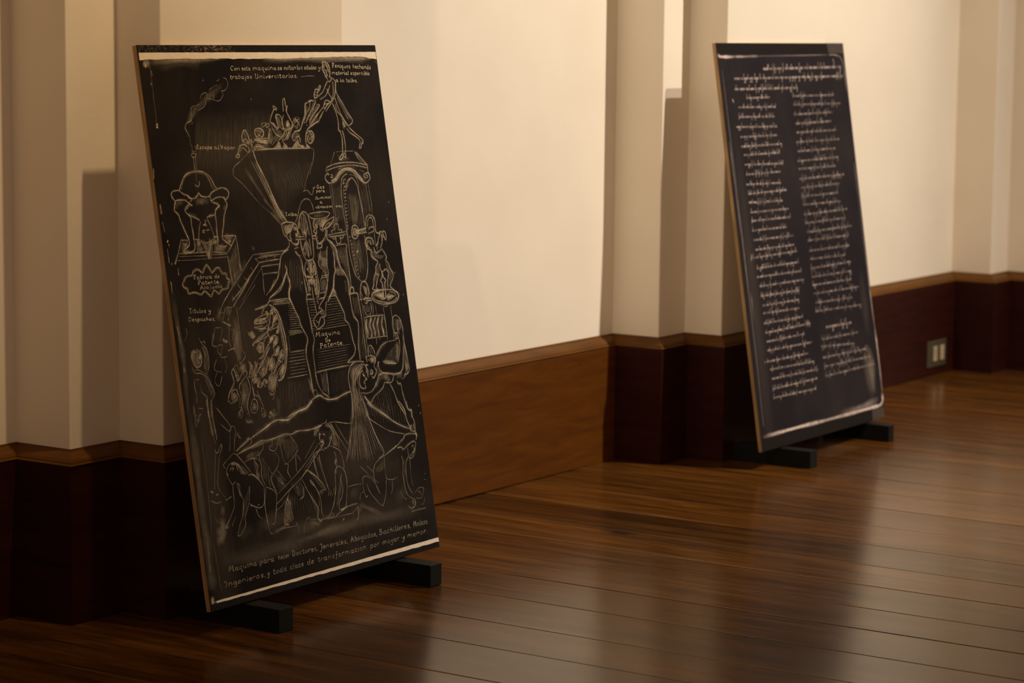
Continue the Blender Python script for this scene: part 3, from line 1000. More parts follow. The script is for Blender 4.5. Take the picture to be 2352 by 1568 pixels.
1.6 .6 709 1358 35 -42 15 -44 12 -62 5 -53 -12 -60 -21 -54 -34 -31
7 .4 716 1379 68 -1 68 -1
2 .5 687 1369 24 17 143 1
1.7 .5 727 1368 61 -3 76 1
5 .35 584 1354 54 6 50 11
1.6 .5 631 1326 26 28 30 13
1.7 .55 571 1289 23 15 67 3 20 15 -7 14 -14 -1
1.6 .55 570 1287 53 -3 41 5
1.6 .5 560 1269 38 -8 47 2 23 13
1.5 .5 606 1299 47 0 9 -18
4 .35 579 1297 53 -1
3 .45 604 1256 47 0
1.7 .6 684 1279 12 42 13 22 21 -2 -1 -15
5 .6 707 1320 14 16
5 .6 715 1289 16 15
1.6 .6 698 1251 14 34 25 23
1.6 .55 669 1245 63 11 18 16
6 .7 727 1231 11 8
1.6 .5 719 1227 24 3 6 29
6 .65 672 1193 23 17
8 .65 695 1174 25 23
1.6 .6 665 1192 17 20 28 6 19 -17 -11 -21 -33 -19
8 .65 702 1130 20 28
1.6 .55 685 1123 30 1 20 41
8 .65 649 1066 12 25
1.6 .55 637 1055 6 33 29 23 7 -31 -35 -24
6 .5 727 1101 21 28
1.6 .55 711 1096 21 35 19 11 9 -23 -21 -32
10 .65 720 1033 27 31
1.5 .5 671 1042 40 48 27 -3
1.5 .5 676 1279 -16 -41 12 -45 -32 -22
1.5 .45 658 1195 -21 -41 -51 -51 -19 -28
1.5 .5 549 1184 -12 5 53 30 51 20
1.5 .5 558 1196 49 12 50 13
10 .22 536 1249 12 -22 14 20
1.2 .45 513 1235 13 15 26 -6 5 -22 -25 6
1.2 .4 514 1256 7 -18 21 -23
10 .25 572 1165 29 10 3 -18
1.2 .5 562 1166 22 23 30 1 5 -22 -23 -19 -26 7
1.2 .5 583 1185 7 -14 -12 -11
1.5 .5 576 1117 30 18 42 43
1.6 .5 591 1094 34 35 41 39
1.5 .45 563 1118 30 1 0 -17 -29 -10
1.5 .5 608 1045 21 41 20 32
5 .35 586 1069 7 -31
1.4 .45 578 1061 28 10 2 -26 -30 -14
10 .25 639 1033 4 -44
1.5 .5 620 1005 19 28 28 5 5 -39 -33 -31
1.4 .5 687 1036 -17 -50 -15 -41
1.3 .5 621 944 16 11 16 -19
1.3 .4 609 984 8 -26
1.5 .45 455 1172 20 -28 -24 -23 -29 -13
1.5 .4 352 1178 41 9 24 -7
18 .16 411 1151 35 -21
18 .16 435 1106 12 -35
1.6 .45 397 1110 -16 -15 -21 -15 8 -47 -29 -35 -24 -35
1.6 .5 374 1094 16 -34 7 -30 43 37 27 2 -3 -19 -54 -35 -11 -24
1.3 .4 403 1110 12 -40
1.3 .4 387 1094 18 -40
10 .25 337 973 23 -15
1.4 .5 314 940 4 27 29 26 32 -9 1 -29 -32 -22 -26 0
1.2 .5 349 972 15 -6 -12 -12
1.5 .45 399 991 14 -44 -15 -41 -8 -24
1.5 .45 386 976 9 -35 -11 -29
1.6 .5 394 903 -20 -36
1.7 .5 465 1045 14 -46 -8 -37 -28 -44 3 -51
1.7 .5 506 1035 -12 -29 9 -52 25 -13 31 -54
1.5 .45 526 972 8 -26 15 -28
1.4 .5 466 903 19 27 26 -3 7 -31 -19 -27 -32 4 -1 30
1.2 .45 481 914 18 -11 -16 -15
1.5 .45 542 885 0 -34 22 10
1.5 .45 493 1115 12 -25 -16 -41
1.5 .45 507 1103 11 -23 -18 -41
1.5 .45 535 1113 -4 -34 -21 -41
1.5 .45 557 1106 -18 -41 -18 -24
12 .22 511 1025 16 -18
1.4 .55 496 1019 28 9 17 -19
2 .6 531 997 24 -15 24 19
1.6 .5 571 997 18 20 17 -15
1.4 .4 500 988 -4 -34
1.2 .4 605 864 -12 -24 18 -11
6 .2 596 857 30 -21
14 .14 417 985 13 -65
1.4 .3 213 929 32 -29 20 -31
1.1 .32 840 1360 41 -8
1.1 .33 840 1349 41 -6
1.1 .43 839 1338 49 -6
1.1 .32 838 1327 55 -6
1.1 .35 833 1316 63 -5
1.1 .34 833 1305 68 -4
1.1 .46 837 1294 70 -4
1.1 .36 834 1283 72 -3
1.1 .38 837 1272 71 -2
1.1 .43 833 1261 79 -2
1.1 .45 831 1250 85 -1
1.1 .32 831 1239 95 -1
1.1 .4 819 1231 91 -5
1.1 .27 821 1227 97 -3
1.1 .36 812 1223 108 -2
1.1 .29 819 1219 93 0
1.1 .31 819 1215 103 1
1.1 .26 816 1211 111 3
1.1 .3 817 1207 109 5
1.2 .4 811 1206 -2 -81
1.5 .5 809 1125 55 0 62 -1
1.3 .32 802 1112 117 -1
1.3 .41 795 1097 128 -1
1.3 .51 790 1081 130 0
1.3 .34 790 1066 130 0
1.3 .34 785 1051 133 -1
1.3 .33 793 1036 120 -1
1.3 .47 791 1020 132 0
1.3 .45 785 1005 139 0
1.1 .29 1007 1368 61 -1
1.1 .35 1007 1355 55 -2
1.1 .32 1005 1342 60 -2
1.1 .35 1003 1329 53 -2
1.1 .35 1004 1315 51 -2
1.1 .39 1004 1302 46 -2
1.1 .39 1004 1289 42 -2
1.1 .36 1001 1276 40 -2
1.1 .35 1003 1262 32 -2
1.1 .27 1001 1249 31 -2
1.1 .36 1000 1236 26 -2
1.1 .3 1001 1223 20 -2
1.1 .33 1150 1369 86 -3
1.1 .24 1144 1356 94 -2
1.1 .25 1149 1343 96 -2
1.1 .31 1141 1330 105 -1
1.1 .23 1137 1317 109 0
1.1 .23 1132 1304 130 0
1.1 .23 1137 1291 118 1
1.1 .31 1123 1278 142 1
1.1 .29 1131 1265 132 2
1.1 .24 1115 1252 159 3
1.1 .24 1119 1239 155 3
1.1 .21 1110 1226 164 3
1.1 .34 1119 1214 156 3
1.1 .27 1016 1117 275 0
1.1 .28 1023 1104 245 0
1.1 .26 1009 1091 257 1
1.1 .2 1017 1078 247 2
1.1 .26 1021 1065 239 3
1.1 .22 1010 1052 250 3
1.1 .26 1008 1039 259 4
1.1 .27 1010 1026 237 5
1.1 .21 1018 1013 207 5
1.7 .55 986 1007 129 5 146 2
1.6 .45 763 1004 69 -1 69 0
1.2 .3 1008 1213 78 2 210 1
2 .65 873 1480 1 -35 -15 -43 7 -31 24 -50 20 -37 7 -36 34 -56 2 -26 -18 -34 -6 -43 7 -54 6 -44 6 -98
1.8 .55 987 1471 11 -67 -11 -35 4 -66 6 -40 2 -40 8 -54 -15 -34 -8 -39 0 -66 -1 -44 11 -45 27 -39 44 -27
1.5 .45 943 916 25 6 13 -24
1.5 .45 1021 900 26 -10 18 -17
1.2 .22 917 989 23 -83
1.2 .22 922 993 22 -92
1.2 .25 929 990 16 -81
1.2 .23 936 986 12 -80
12 .14 932 983 6 -71
1.3 .34 1022 994 5 -85
1.3 .26 1029 995 5 -88
1.3 .33 1037 993 4 -87
1.3 .28 1044 998 4 -98
1.3 .22 1052 1002 4 -115
1.3 .28 1059 1001 4 -116
1.3 .27 1067 993 2 -106
1.6 .5 1061 1009 10 -19 -4 -106
1.5 .5 1042 1427 0 -49 6 -45 5 -44
1.5 .5 1066 1425 4 -49 3 -36
1.6 .5 992 1391 38 -1
1.6 .5 987 1369 59 -4
1.5 .5 1078 1362 47 4
1.5 .45 1098 1391 46 1
1.7 .55 1169 1434 -27 -55 -50 -41 -19 -20
1.7 .55 1073 1318 14 -1 11 -10 -30 -11 -42 -27 -5 -17 17 -28 14 -7 45 18 8 27 -20 15
1.6 .55 1087 1303 0 -17
1.6 .55 1100 1307 -4 -27
1.6 .55 1113 1308 -5 -29
1.6 .55 1142 1347 -13 -30 -7 -39 -24 -4
1.5 .5 1039 1263 19 -15 22 25 -30 -46
1.6 .5 1222 1453 -14 -40 -15 -30 -44 -40
2 .65 1182 1373 22 30 13 -8 10 -21
2 .6 1223 1372 28 -56 21 -42 0 -32 25 -20
1.9 .6 1297 1220 9 -31 8 -59 10 -33 -15 -34 -41 -23 -19 -12 59 1
1.8 .6 1337 1444 -2 -77 2 -59 7 -54 29 -30 -6 -54 -14 -66 -1 -77
1.7 .6 1341 1369 4 25 26 3 0 -28
1.6 .55 1324 1366 70 1 6 -41
1.2 .27 1356 1353 1 -88
1.2 .23 1364 1349 3 -85
1.2 .26 1373 1345 3 -80
1.2 .29 1381 1349 5 -89
1.2 .24 1389 1348 7 -97
1.2 .27 1398 1339 8 -89
1.6 .5 1402 1334 6 -77 -1 -109 2 -95
1.6 .45 1423 1328 4 -86 -3 -100 0 -96
1.2 .23 1376 1210 -17 -179
1.2 .21 1386 1196 -13 -160
1.2 .28 1397 1192 -10 -151
1.2 .27 1407 1183 -7 -138
1.5 .5 1442 1417 -16 -39 14 -38
1.5 .5 1442 1417 31 5 20 -27 3 -41
1.4 .33 1455 1404 9 -52
1.4 .32 1463 1399 4 -50
1.4 .33 1471 1391 -1 -44
1.4 .44 1479 1389 -7 -43
1.4 .33 1487 1385 -12 -40
1.8 .6 1446 1324 10 13 21 -2 0 -16 -13 -10 -17 7
1.8 .65 1405 1331 49 3 60 -2
1.8 .6 1474 1322 45 0
4 .5 1460 1325 10 -5
1.5 .45 1437 1304 3 -36 22 -21 28 12 11 31 -7 18
1.3 .42 1448 1300 5 -37
1.3 .33 1458 1300 2 -34
1.3 .43 1468 1300 -1 -38
1.3 .3 1477 1298 -4 -36
1.3 .39 1487 1297 -7 -33
1.9 .6 1514 1334 8 18 36 10 53 1
1.9 .6 1514 1334 25 -23 50 -15 60 -5 55 4 35 20 -3 24 -34 17
1.6 .5 1529 1335 19 -17 58 -15 52 -5 44 7 23 16
1.6 .33 1538 1341 74 -8
1.6 .33 1548 1337 66 -6
1.6 .36 1561 1333 48 -3
1.6 .48 1571 1329 44 -1
1.6 .32 1579 1325 35 1
1.6 .51 1584 1321 34 3
1.6 .49 1592 1317 30 5
1.6 .38 1601 1313 23 7
1.6 .35 1713 1327 -56 2
1.6 .48 1701 1323 -49 4
1.6 .39 1692 1319 -42 6
1.6 .47 1681 1316 -38 7
1.6 .35 1670 1312 -30 9
1.6 .46 1658 1309 -20 9
1.5 .4 1508 1325 6 -46 -12 -35
1.3 .3 1536 1296 1 -51
1.5 .5 1607 1292 2 -12 31 2
1.5 .45 1597 1281 6 -65 -3 -110
1.5 .45 1662 1280 0 -73 -8 -101
1.6 .55 1430 1240 79 1 87 -3
1.8 .6 1434 1132 82 -1 85 -2
1.5 .5 1433 1236 0 -54 1 -49
1.5 .5 1597 1235 3 -50 1 -56
5 .5 1451 1233 -14 -33 7 -37 -6 -27
5 .5 1489 1234 -23 -37 11 -37 -9 -25
5 .5 1523 1233 -27 -34 8 -37 -6 -27
5 .5 1553 1235 -23 -39 3 -37 -1 -25
5 .5 1583 1234 -16 -42 7 -37 -1 -23
1.4 .4 1508 1127 -4 -34
1.4 .4 1541 1126 -6 -13
1.8 .55 1664 1209 9 13 25 4 26 -16 15 -38 1 -38 -2 -46 8 -70 7 -70 -13 -23 -42 -13
1.6 .5 1664 1209 -8 -34 9 -24 6 -15 22 3
1.5 .5 1708 1207 -13 -41 13 -38
1.4 .45 1715 1202 11 -38 -17 -8
1.4 .45 1708 1188 2 -41
3 .45 1666 1139 27 -2
2 .6 1664 1109 27 0
1.5 .5 1691 1135 7 -52 -9 -45 -29 -55
12 .22 1676 1094 -5 -59 -16 -40
8 .3 1549 1004 52 -10 47 -10
3 .6 1538 1005 32 -13 82 -11
1.7 .5 1599 1100 -55 -15 -46 -37 -20 -25
10 .14 1586 1103 -61 -35 -33 -33
1.5 .4 1600 1100 77 1
1.8 .55 1497 1009 -1 -25 10 -24 31 -16 81 -12 54 2 30 28 23 100
10 .25 1734 1005 0 -55 -9 -23
8 .2 1735 1079 2 -60
1.4 .45 1698 912 20 16
1.7 .55 1422 1042 12 49 21 2 18 -24 6 -24
1.4 .45 1438 1081 7 -37
1.4 .45 1450 1085 10 -38
1.7 .6 1400 1044 37 -1 33 -4
1.7 .55 1400 1044 8 -30
6 .3 1435 1032 19 -16
1.7 .6 1470 1039 7 -21 -18 -30 14 -29 -30 -30 -13 12
1.6 .55 1472 960 22 34 10 12
1.5 .55 1450 1035 4 -19 -17 -9
1.6 .6 1399 1004 -9 -6 13 -26 -6 -27 7 -5
1.6 .6 1390 996 12 5 10 -5
2 .65 1419 956 14 17 9 -17 -29 -6
3 .4 1435 963 0 -18
1.8 .6 1381 1019 -45 6 -29 1 -39 -17 -22 -29 -9 -44 7 -69 -2 -62 -7 -57
1.5 .38 1279 997 -17 -115
1.5 .46 1290 994 -22 -109
1.5 .37 1300 995 -22 -91
1.5 .49 1313 1003 -26 -87
1.5 .45 1322 997 -27 -71
1.5 .43 1333 999 -31 -65
1.5 .44 1346 1006 -39 -69
1.5 .48 1354 1003 -39 -55
1.5 .5 1370 1011 -47 -53
1.6 .5 1371 1013 -39 -11 -44 -32 -15 -52 3 -77
1.6 .5 1376 1006 -32 -15 -43 -31 -15 -52 6 -91
1.6 .5 1374 993 -41 -18 -22 -34 3 -59 2 -59
7 .16 1303 1005 -31 -42 -10 -98 0 -90
1.7 .55 1374 1011 18 -20 -3 -32
1.8 .6 1363 976 -24 -11 -17 -39 6 -30 20 -10 19 2 -1 15
1.7 .6 1370 965 -13 -9 15 -6 -1 -7 16 -13 -12 -3 -17 -12 13 -8
3 .45 1366 955 -9 -10
1.3 .31 1245 868 -8 -120
1.3 .28 1256 861 -3 -106
1.3 .32 1267 866 2 -108
1.3 .42 1278 860 7 -112
1.3 .38 1289 858 11 -106
1.3 .29 1299 863 18 -122
1.3 .28 1312 852 21 -114
1.3 .44 1324 848 24 -111
10 .1 1273 864 12 -119
1.7 .55 1326 871 6 -41 14 -38 17 -60
1.8 .55 1329 867 46 -8 48 10 46 41 21 29 32 6
1.8 .55 1345 847 26 -26 24 -12 36 28 74 32 23 29
1.8 .55 1490 938 54 5 65 -17 -23 -35 -58 7
14 .25 1510 928 61 -2
10 .2 1476 909 -37 -32
12 .2 1544 906 38 0
1.7 .55 1609 926 78 3
1.9 .6 1570 889 28 -49 25 -63 51 -71
1.9 .6 1633 896 11 -20 19 -2 8 -52 23 -76 33 -28 -10 -26
12 .2 1631 919 61 -2
1.4 .4 1679 895 35 15
4 .55 1346 851 40 -46 86 -55 60 -39
3.2 .7 724 815 66 18 78 10 48 27 46 19 35 2 32 -17 41 -11 57 0 61 14 52 7
4 .7 926 873 -25 -19 -31 -14 -49 -3 -45 -16 -44 -16 -41 2 -46 6 -42 -7 -50 -18 -50 -15 -56 -18
3 .55 447 755 -56 -18 -72 -31
2.6 .55 983 746 -64 -9 -70 0 -62 4 -50 -9 -46 8 -48 -6 -83 -7 -52 3 -83 -19 -102 -21
6 .2 710 733 -150 -10 -136 -16
1.6 .5 433 752 7 -15 -26 -16 -71 -27
5 .45 403 750 21 5
1.6 .4 154 964 9 -84 8 -85 13 -37
1.6 .4 191 960 -4 -83 7 -68 -2 -33
1.8 .5 170 735 8 -18 13 2 17 21 14 11 -2 -21 -20 -18
1.5 .4 171 716 -17 -69 -22 -97
1.5 .4 199 708 -28 -88 -9 -66 39 -52
1.4 .35 222 923 41 -51 45 -48
1.5 .4 238 844 50 -39 20 19 17 -2 7 -22 -18 -57 -9 -39
1.4 .35 304 820 -16 -27
1.4 .35 291 790 -17 -80
1.4 .4 336 786 33 -29
6 .15 344 794 13 -32
1.4 .3 93 938 35 -8
1.3 .3 111 907 -29 -9 -1 -33
1.5 .4 228 637 -12 18 47 27 42 15 38 -34 60 -68 -21 -13
1.5 .4 322 689 38 -41 44 -55
6 .3 269 650 33 -1 27 -22 19 -35
1.5 .5 232 623 25 28 45 3 34 -26 21 -39
1.3 .5 307 642 6 -30
1.3 .5 328 618 2 -21
2 .5 257 620 12 13 16 -4 -12 -11
1.5 .5 232 623 2 -21 14 -27 15 -19 22 11
5 .35 233 611 8 -8
1.6 .5 290 560 23 -16 -7 -33 20 -36
6 .2 296 555 6 -30 13 -36
1.7 .5 263 555 -3 -49 -5 -50 -33 -45 -48 -47
1.5 .45 259 405 -24 -22 -13 -19
1.7 .5 328 474 -24 -76 -28 -38 -22 -43 19 -4
1.7 .5 382 532 -21 -80 -38 -57 -6 -42 -44 -39
1.9 .6 382 583 30 -2 35 -22 38 -46
4 .25 412 585 40 -31
1.7 .5 485 513 -14 -77 -46 -16 -64 32
3 .4 370 442 55 -21
1.8 .55 502 512 -26 -77 0 -64 10 -75 19 -12
1.8 .5 504 508 41 -19 23 -29 -12 -59 -25 -65 -19 -10
3 .3 513 328 10 3
1.4 .4 411 417 7 -33 23 -16
1.6 .4 939 664 -66 -48 -95 -57 -100 -51 -104 -46
1.8 .5 962 648 -72 -52 -107 -75 -113 -51 -106 -53
1.5 .4 513 724 6 -21 -21 -23 -44 -20
1.5 .45 366 647 61 10 38 -9 22 -18
1.7 .5 490 677 -11 -25 7 -43 -8 -42 19 -54
1.6 .5 440 658 6 -22 15 -24 -21 -35
10 .14 389 665 55 14
10 .14 453 592 6 -35
1.5 .4 587 728 2 -26
1.5 .45 589 702 -31 -13 28 -18 29 10 29 44
1.5 .4 642 699 6 -35 10 -54 23 -18
1.7 .5 655 596 30 -3 -11 -37 22 -34
1.5 .4 723 727 28 -29 20 -38 -35 -34 -53 -28
1.6 .45 776 651 -25 -19 -7 -51 -3 -34
1.4 .4 758 631 27 -38
1.5 .4 595 667 27 -39 -23 -40 -38 -24
1.6 .45 561 564 -19 -28 32 -73
1.5 .4 535 602 19 -37
1.4 .35 530 594 -2 -60 7 -31
1.4 .35 597 576 33 -35 22 -25
1.4 .35 583 539 46 -37
1.4 .35 498 650 30 -47
14 .1 603 704 83 11
12 .1 606 557 33 -74
1.5 .45 677 473 -17 -19 -11 -20
1.8 .5 649 434 -29 -43 -12 -41 -10 -33
1.7 .5 665 428 -2 -43 7 -49 -10 -12
6 .3 642 435 15 -28
1.5 .5 604 314 8 22 7 -20 10 20 6 -21 11 20 3 -18 11 12
3 .4 601 314 35 -8
1.5 .4 558 388 45 19 30 17
8 .16 504 285 62 11 70 10
1.4 .4 685 312 18 -29 -9 -29
1.5 .35 566 296 68 -2 61 -1
1.8 .55 772 514 47 28 28 -15 43 -28 34 -34
1.6 .5 771 512 33 -62 35 -62 27 -39 -11 -38 30 -33
1.6 .45 834 496 6 -20 33 -27 24 -52
1.5 .4 762 485 13 -22 -11 -37 -30 -13
1.3 .35 734 482 6 -40
1.4 .4 893 631 -10 -34 10 -54 11 -46
1.4 .4 927 608 0 -35 16 -20
1.4 .3 741 250 7 34 27 31 28 0
10 .12 772 298 66 -19 39 -15
8 .25 933 735 17 -19
1.4 .5 948 707 4 -31
22 .2 125 376 25 -38 -24 -21
18 .22 160 420 -2 -41 14 -23
12 .2 179 468 -16 -48
2 .4 167 361 32 1
2 .4 174 364 27 8
1.4 .35 116 423 6 -30
5 .35 103 546 23 -8
4 .4 136 524 19 2
2.5 .3 94 506 41 -19 38 2
2.5 .35 199 490 47 12
30 .07 388 333 121 11 172 16
24 .07 243 323 131 8
30 .06 596 274 171 -2 117 -1
26 .06 591 417 135 -7
20 .14 30 938 3 -208 -4 -206 -7 -193
5 .2 65 954 -2 -103
1.2 .25 85 806 3 -208 -17 -275
24 .16 31 436 0 -109 -1 -145 -4 -90
4 .3 37 326 -7 -144
12 .7 7 53 27 -1
9 .7 8 44 22 -1
3 .5 7 40 89 2 17 1
20 .25 105 365 45 -22 20 -14
16 .2 95 316 66 -4
26 .07 105 227 196 -4 230 -6 208 -4
24 .06 106 205 246 -13 232 -2 283 -2
10 .1 650 220 120 -1 104 3
1.2 .25 76 319 7 -118 5 -117
1.6 .55 1243 835 -16 -88 -31 -77 -29 -68 -32 -60
1.8 .6 1332 825 29 -90 39 -96 49 -92 -49 -24
1.2 .34 1244 827 -95 -272
1.2 .42 1241 801 -71 -241
1.2 .36 1249 803 -57 -234
1.2 .31 1257 808 -49 -254
1.2 .45 1262 799 -33 -240
1.2 .38 1271 820 -22 -263
1.2 .36 1276 801 -7 -260
1.2 .4 1283 809 7 -268
1.2 .42 1290 800 20 -247
1.2 .36 1296 804 35 -258
1.2 .38 1305 790 46 -240
1.2 .33 1305 821 68 -275
1.2 .46 1319 791 69 -228
1.2 .47 1327 789 83 -230
1.2 .47 1328 803 105 -250
1.2 .35 1218 705 -59 -146
1.2 .44 1231 706 -52 -163
1.2 .43 1242 701 -39 -164
1.2 .39 1257 717 -29 -188
1.2 .38 1268 713 -14 -177
1.2 .31 1280 717 -1 -180
1.2 .39 1291 706 14 -182
1.2 .28 1304 697 26 -178
1.2 .28 1314 707 41 -188
12 .1 1269 787 -52 -173 -31 -77
12 .1 1288 740 13 -147 16 -65
3 .6 1363 814 38 -29 95 -53 67 -41 63 -30 61 -23
1.8 .5 1343 755 18 -20 53 -34 67 -36 56 -23 103 -25
2 .65 1627 790 39 -51 7 -47 20 -44 3 -22
2 .65 1691 782 8 -43 26 -7 -3 -28 15 -34 -3 -53
1.6 .6 1700 628 11 31
1.6 .6 1715 626 13 33
1.6 .6 1690 634 12 22
3 .5 1696 626 37 -9
2 .6 1733 617 12 -18 -10 -8
1.9 .6 1569 567 33 18 23 9 19 17 49 1 48 -12 -10 -27
1.9 .6 1729 563 -26 7 -41 -11 -47 -19 -16 14 -35 0
4 .3 1560 568 -27 -15
1.7 .5 1651 546 2 -46 20 -14 29 17 12 26 15 33
1.6 .6 1690 546 16 2
1.6 .6 1704 539 4 -16 -17 -7
2 .6 1683 512 19 0
4 .25 1661 503 24 2
3 .5 1567 568 -49 -16 -78 -25
1.8 .5 1440 527 -58 -17 -31 -27 -10 -44 8 -42 26 -54
1.6 .45 1249 445 29 6 34 -17 31 -28
1.6 .45 1249 445 -6 -51 13 -47 17 7
1.6 .45 1274 414 17 -45 42 -47 39 -34 21 2 32 59 13 60
1.5 .4 1444 525 -2 -60 1 -51 58 -12 34 9
1.5 .35 1490 403 -4 -36 -20 -38
1.7 .5 1593 508 3 -37 -13 -44 5 -84 15 -39 35 -22
1.7 .5 1653 500 -27 -24 -13 -54 2 -69 34 -51
1.4 .35 1661 485 -11 -68 4 -74
2 .6 1638 282 20 -10 -5 -31 -30 -5
1.5 .6 1635 276 15 -21
1.5 .6 1630 268 15 -21
1.5 .5 1595 250 23 -18 16 2
1.4 .4 1666 308 35 18 39 -3 -1 -21 -26 -29 -42 7
1.4 .4 1691 314 20 -12 5 -15
1.4 .35 1541 341 16 -35 33 -23
1.2 .3 1744 269 -14 -26 -24 -3
1.6 .5 1050 747 49 -73 61 -89
1.5 .45 1085 743 44 -64 39 -54
1.5 .4 1233 510 56 -46 84 -64
1.5 .4 1296 500 44 -39
1.4 .3 815 602 59 49 42 34
1.5 .4 806 557 47 26 35 31
2 .55 844 738 41 -2 50 6 36 4
2 .5 1036 751 50 -2 62 -13 42 -8 26 0
1.6 .5 1019 769 -6 -13 -48 -7 -45 -21 -11 -29
8 .3 971 746 -40 -24 -12 -24
8 .3 1000 749 43 -19 12 -28
1.6 .5 1022 750 33 -15 23 -40 18 -38 -4 -44
1.2 .36 1054 731 5 -99
1.2 .38 1057 717 8 -84
1.2 .29 1059 721 13 -99
1.2 .33 1061 716 16 -91
1.2 .29 1063 714 19 -86
1.2 .37 1066 709 22 -81
7 .2 1045 690 6 -41 17 -20
1.7 .55 951 713 -2 -33 9 -16
2 .6 948 706 16 -3
2 .6 975 703 23 -8
1.7 .65 964 676 12 -8 -25 -1 27 -8 -19 -9 13 -4
1.7 .55 940 664 16 -24 5 -12 13 -11
1.7 .55 972 631 25 1 21 13 20 28 12 25
1.6 .5 1023 671 13 11 5 -14
1.8 .55 958 628 -48 -6 -21 -17 -7 -34 6 -41 15 -31
1.8 .5 1020 640 46 -20 29 -19 15 -49 0 -40
1.7 .5 928 604 5 -45 17 -69 14 -50 7 -19 -12 -25
1.6 .5 1050 609 10 -45 -19 -16 18 -15
8 .2 1049 570 4 -32
8 .25 1042 522 -2 -27
1.8 .6 1062 532 -25 -23 -8 -48 -10 -51 -31 -67 -44 -43
1.8 .55 1062 532 39 -19 15 -33 0 -54 -17 -64 -14 -38
1.8 .55 1085 489 -12 -25 8 -46 -19 -42 -24 -23 -6 -35
1.9 .6 804 544 23 -2 53 -33 41 -41 27 -39
1.6 .5 835 494 11 -15 33 -40 18 -51 -5 -57 10 -27
1.5 .45 788 470 32 -48 49 -65 -9 -47
1.6 .45 859 308 6 -23 18 4 21 14
1.5 .45 948 429 -34 5 -21 -15
1.3 .4 989 423 -13 -29
1.3 .4 1005 429 5 -9 -20 -28
3 .5 1032 318 28 -2 30 7
3 .45 1074 316 -38 -11 -39 -14
1.5 .45 946 301 27 9 10 -19
8 .16 900 299 97 -10
1.5 .4 891 292 105 -6 137 -2
4 .3 1038 313 74 11 74 2
1.5 .4 1133 284 49 25 -7 -49 -22 -18
1.4 .4 1117 417 59 3 66 -3
1.5 .4 1203 337 13 30 24 9
10 .12 1201 328 51 -35 137 -57
3 .3 1615 217 63 1 68 -2
24 .09 773 228 247 -1 220 10
24 .1 1168 244 220 -17 305 -11
14 .12 737 221 141 7 158 10
20 .06 1124 380 87 -4
30 .05 1480 304 123 37
5 .5 1051 267 9 -4
3 .55 1791 748 3 -3
3 .6 1798 706 4 -2
2.5 .5 1772 393 3 -4
2.5 .5 1764 364 3 -4
2.5 .4 1069 207 5 -3
3 .6 1760 1813 4 -3
3 .5 1724 1726 4 -3
3 .5 1733 1447 4 -3
3 .5 1782 1329 4 -2
2.5 .4 825 1795 4 -3
3 .5 427 2460 3 -2
3 .5 761 2364 4 -2
3 .5 61 2446 8 -1
6 .6 68 2265 -3 -24
3 .5 57 2607 4 -3
1.5 .2 72 2537 -2 -87 -4 -209
12 .3 22 2541 35 -2
2.5 .3 76 2508 1 -25
1.3 .5 656 2180 11 26 14 11 15 -12 10 -22 1 -23 -9 -15
1.2 .45 658 2162 14 10 17 -4 2 -15 -19 -7 -15 12
1.2 .4 672 2202 9 -11 2 -19
1.2 .4 676 2206 13 -8 5 -19
1.3 .5 615 2118 16 22 24 7 28 -5 15 -16 1 -20
1.2 .5 710 2160 8 -19 1 -23 15 -13
1.3 .5 756 2200 6 15 19 6 23 -2 19 -10 -1 -19 -14 -10 -17 4 -24 -1 -9 9 -2 8
1.2 .5 767 2211 13 -8 -10 -9
1.2 .5 792 2216 19 -6 -11 -11
1.2 .5 775 2190 23 -3
2.09 .3 752 2170 -1 -2
2.09 .27 756 2170 0 -3
2.09 .34 759 2170 -1 -4
2.09 .29 763 2171 -1 -6
2.09 .3 766 2171 -2 -8
2.09 .33 771 2171 -2 -9
2.09 .37 775 2171 -2 -10
2.09 .27 778 2171 -2 -12
2.09 .27 780 2170 -2 -12
2.09 .31 784 2169 -2 -12
2.09 .34 787 2168 -3 -12
2.09 .31 790 2167 -2 -12
2.09 .37 794 2166 -2 -12
2.09 .3 798 2165 -2 -11
2.09 .32 801 2164 -3 -11
2.09 .36 805 2163 -2 -11
2.09 .37 809 2163 -2 -12
2.09 .29 812 2163 -3 -12
2.09 .37 816 2163 -2 -13
2.09 .37 820 2163 -3 -14
2.09 .31 823 2163 -3 -14
2.09 .27 826 2163 -3 -13
2.09 .38 831 2163 -3 -12
2.09 .33 835 2163 -2 -12
1.4 .5 741 2170 30 3 35 -5 33 3 3 -15 -23 -9
1.4 .5 724 2171 9 -16 12 4
1.3 .5 739 2129 20 14 29 -5 20 -19
1.3 .45 732 2123 20 13 18 -1
2.09 .26 754 2139 0 -3
2.09 .23 758 2138 -3 -12
2.09 .22 761 2138 -3 -16
2.09 .2 764 2137 -3 -15
2.09 .26 768 2136 -3 -14
2.09 .21 771 2135 -2 -13
2.09 .22 774 2133 -2 -11
2.09 .22 778 2131 -2 -9
2.09 .19 782 2129 -2 -7
2.09 .22 784 2128 -1 -6
2.09 .25 787 2126 -1 -5
2.09 .26 791 2124 0 -3
1.3 .4 813 2232 8 12 24 3 23 -8 10 -8
1.2 .45 848 2243 2 -15 22 3 -3 13
1.3 .45 876 2219 -12 -26 -18 -30 1 -23
1.3 .45 881 2215 5 -34 -15 -41
2.09 .13 850 2160 -2 -8
2.09 .17 858 2181 -6 -30
2.09 .15 864 2195 -9 -45
2.09 .19 871 2208 -12 -59
2.09 .17 872 2202 -11 -53
2.09 .16 875 2196 -10 -48
2.09 .19 879 2191 -9 -44
1.3 .4 876 2136 21 14 27 15
1.5 .5 887 2246 16 -8 15 -16 16 -10 9 17
2.09 .16 892 2247 -1 -3
2.09 .16 896 2246 -1 -5
2.09 .21 899 2245 -2 -7
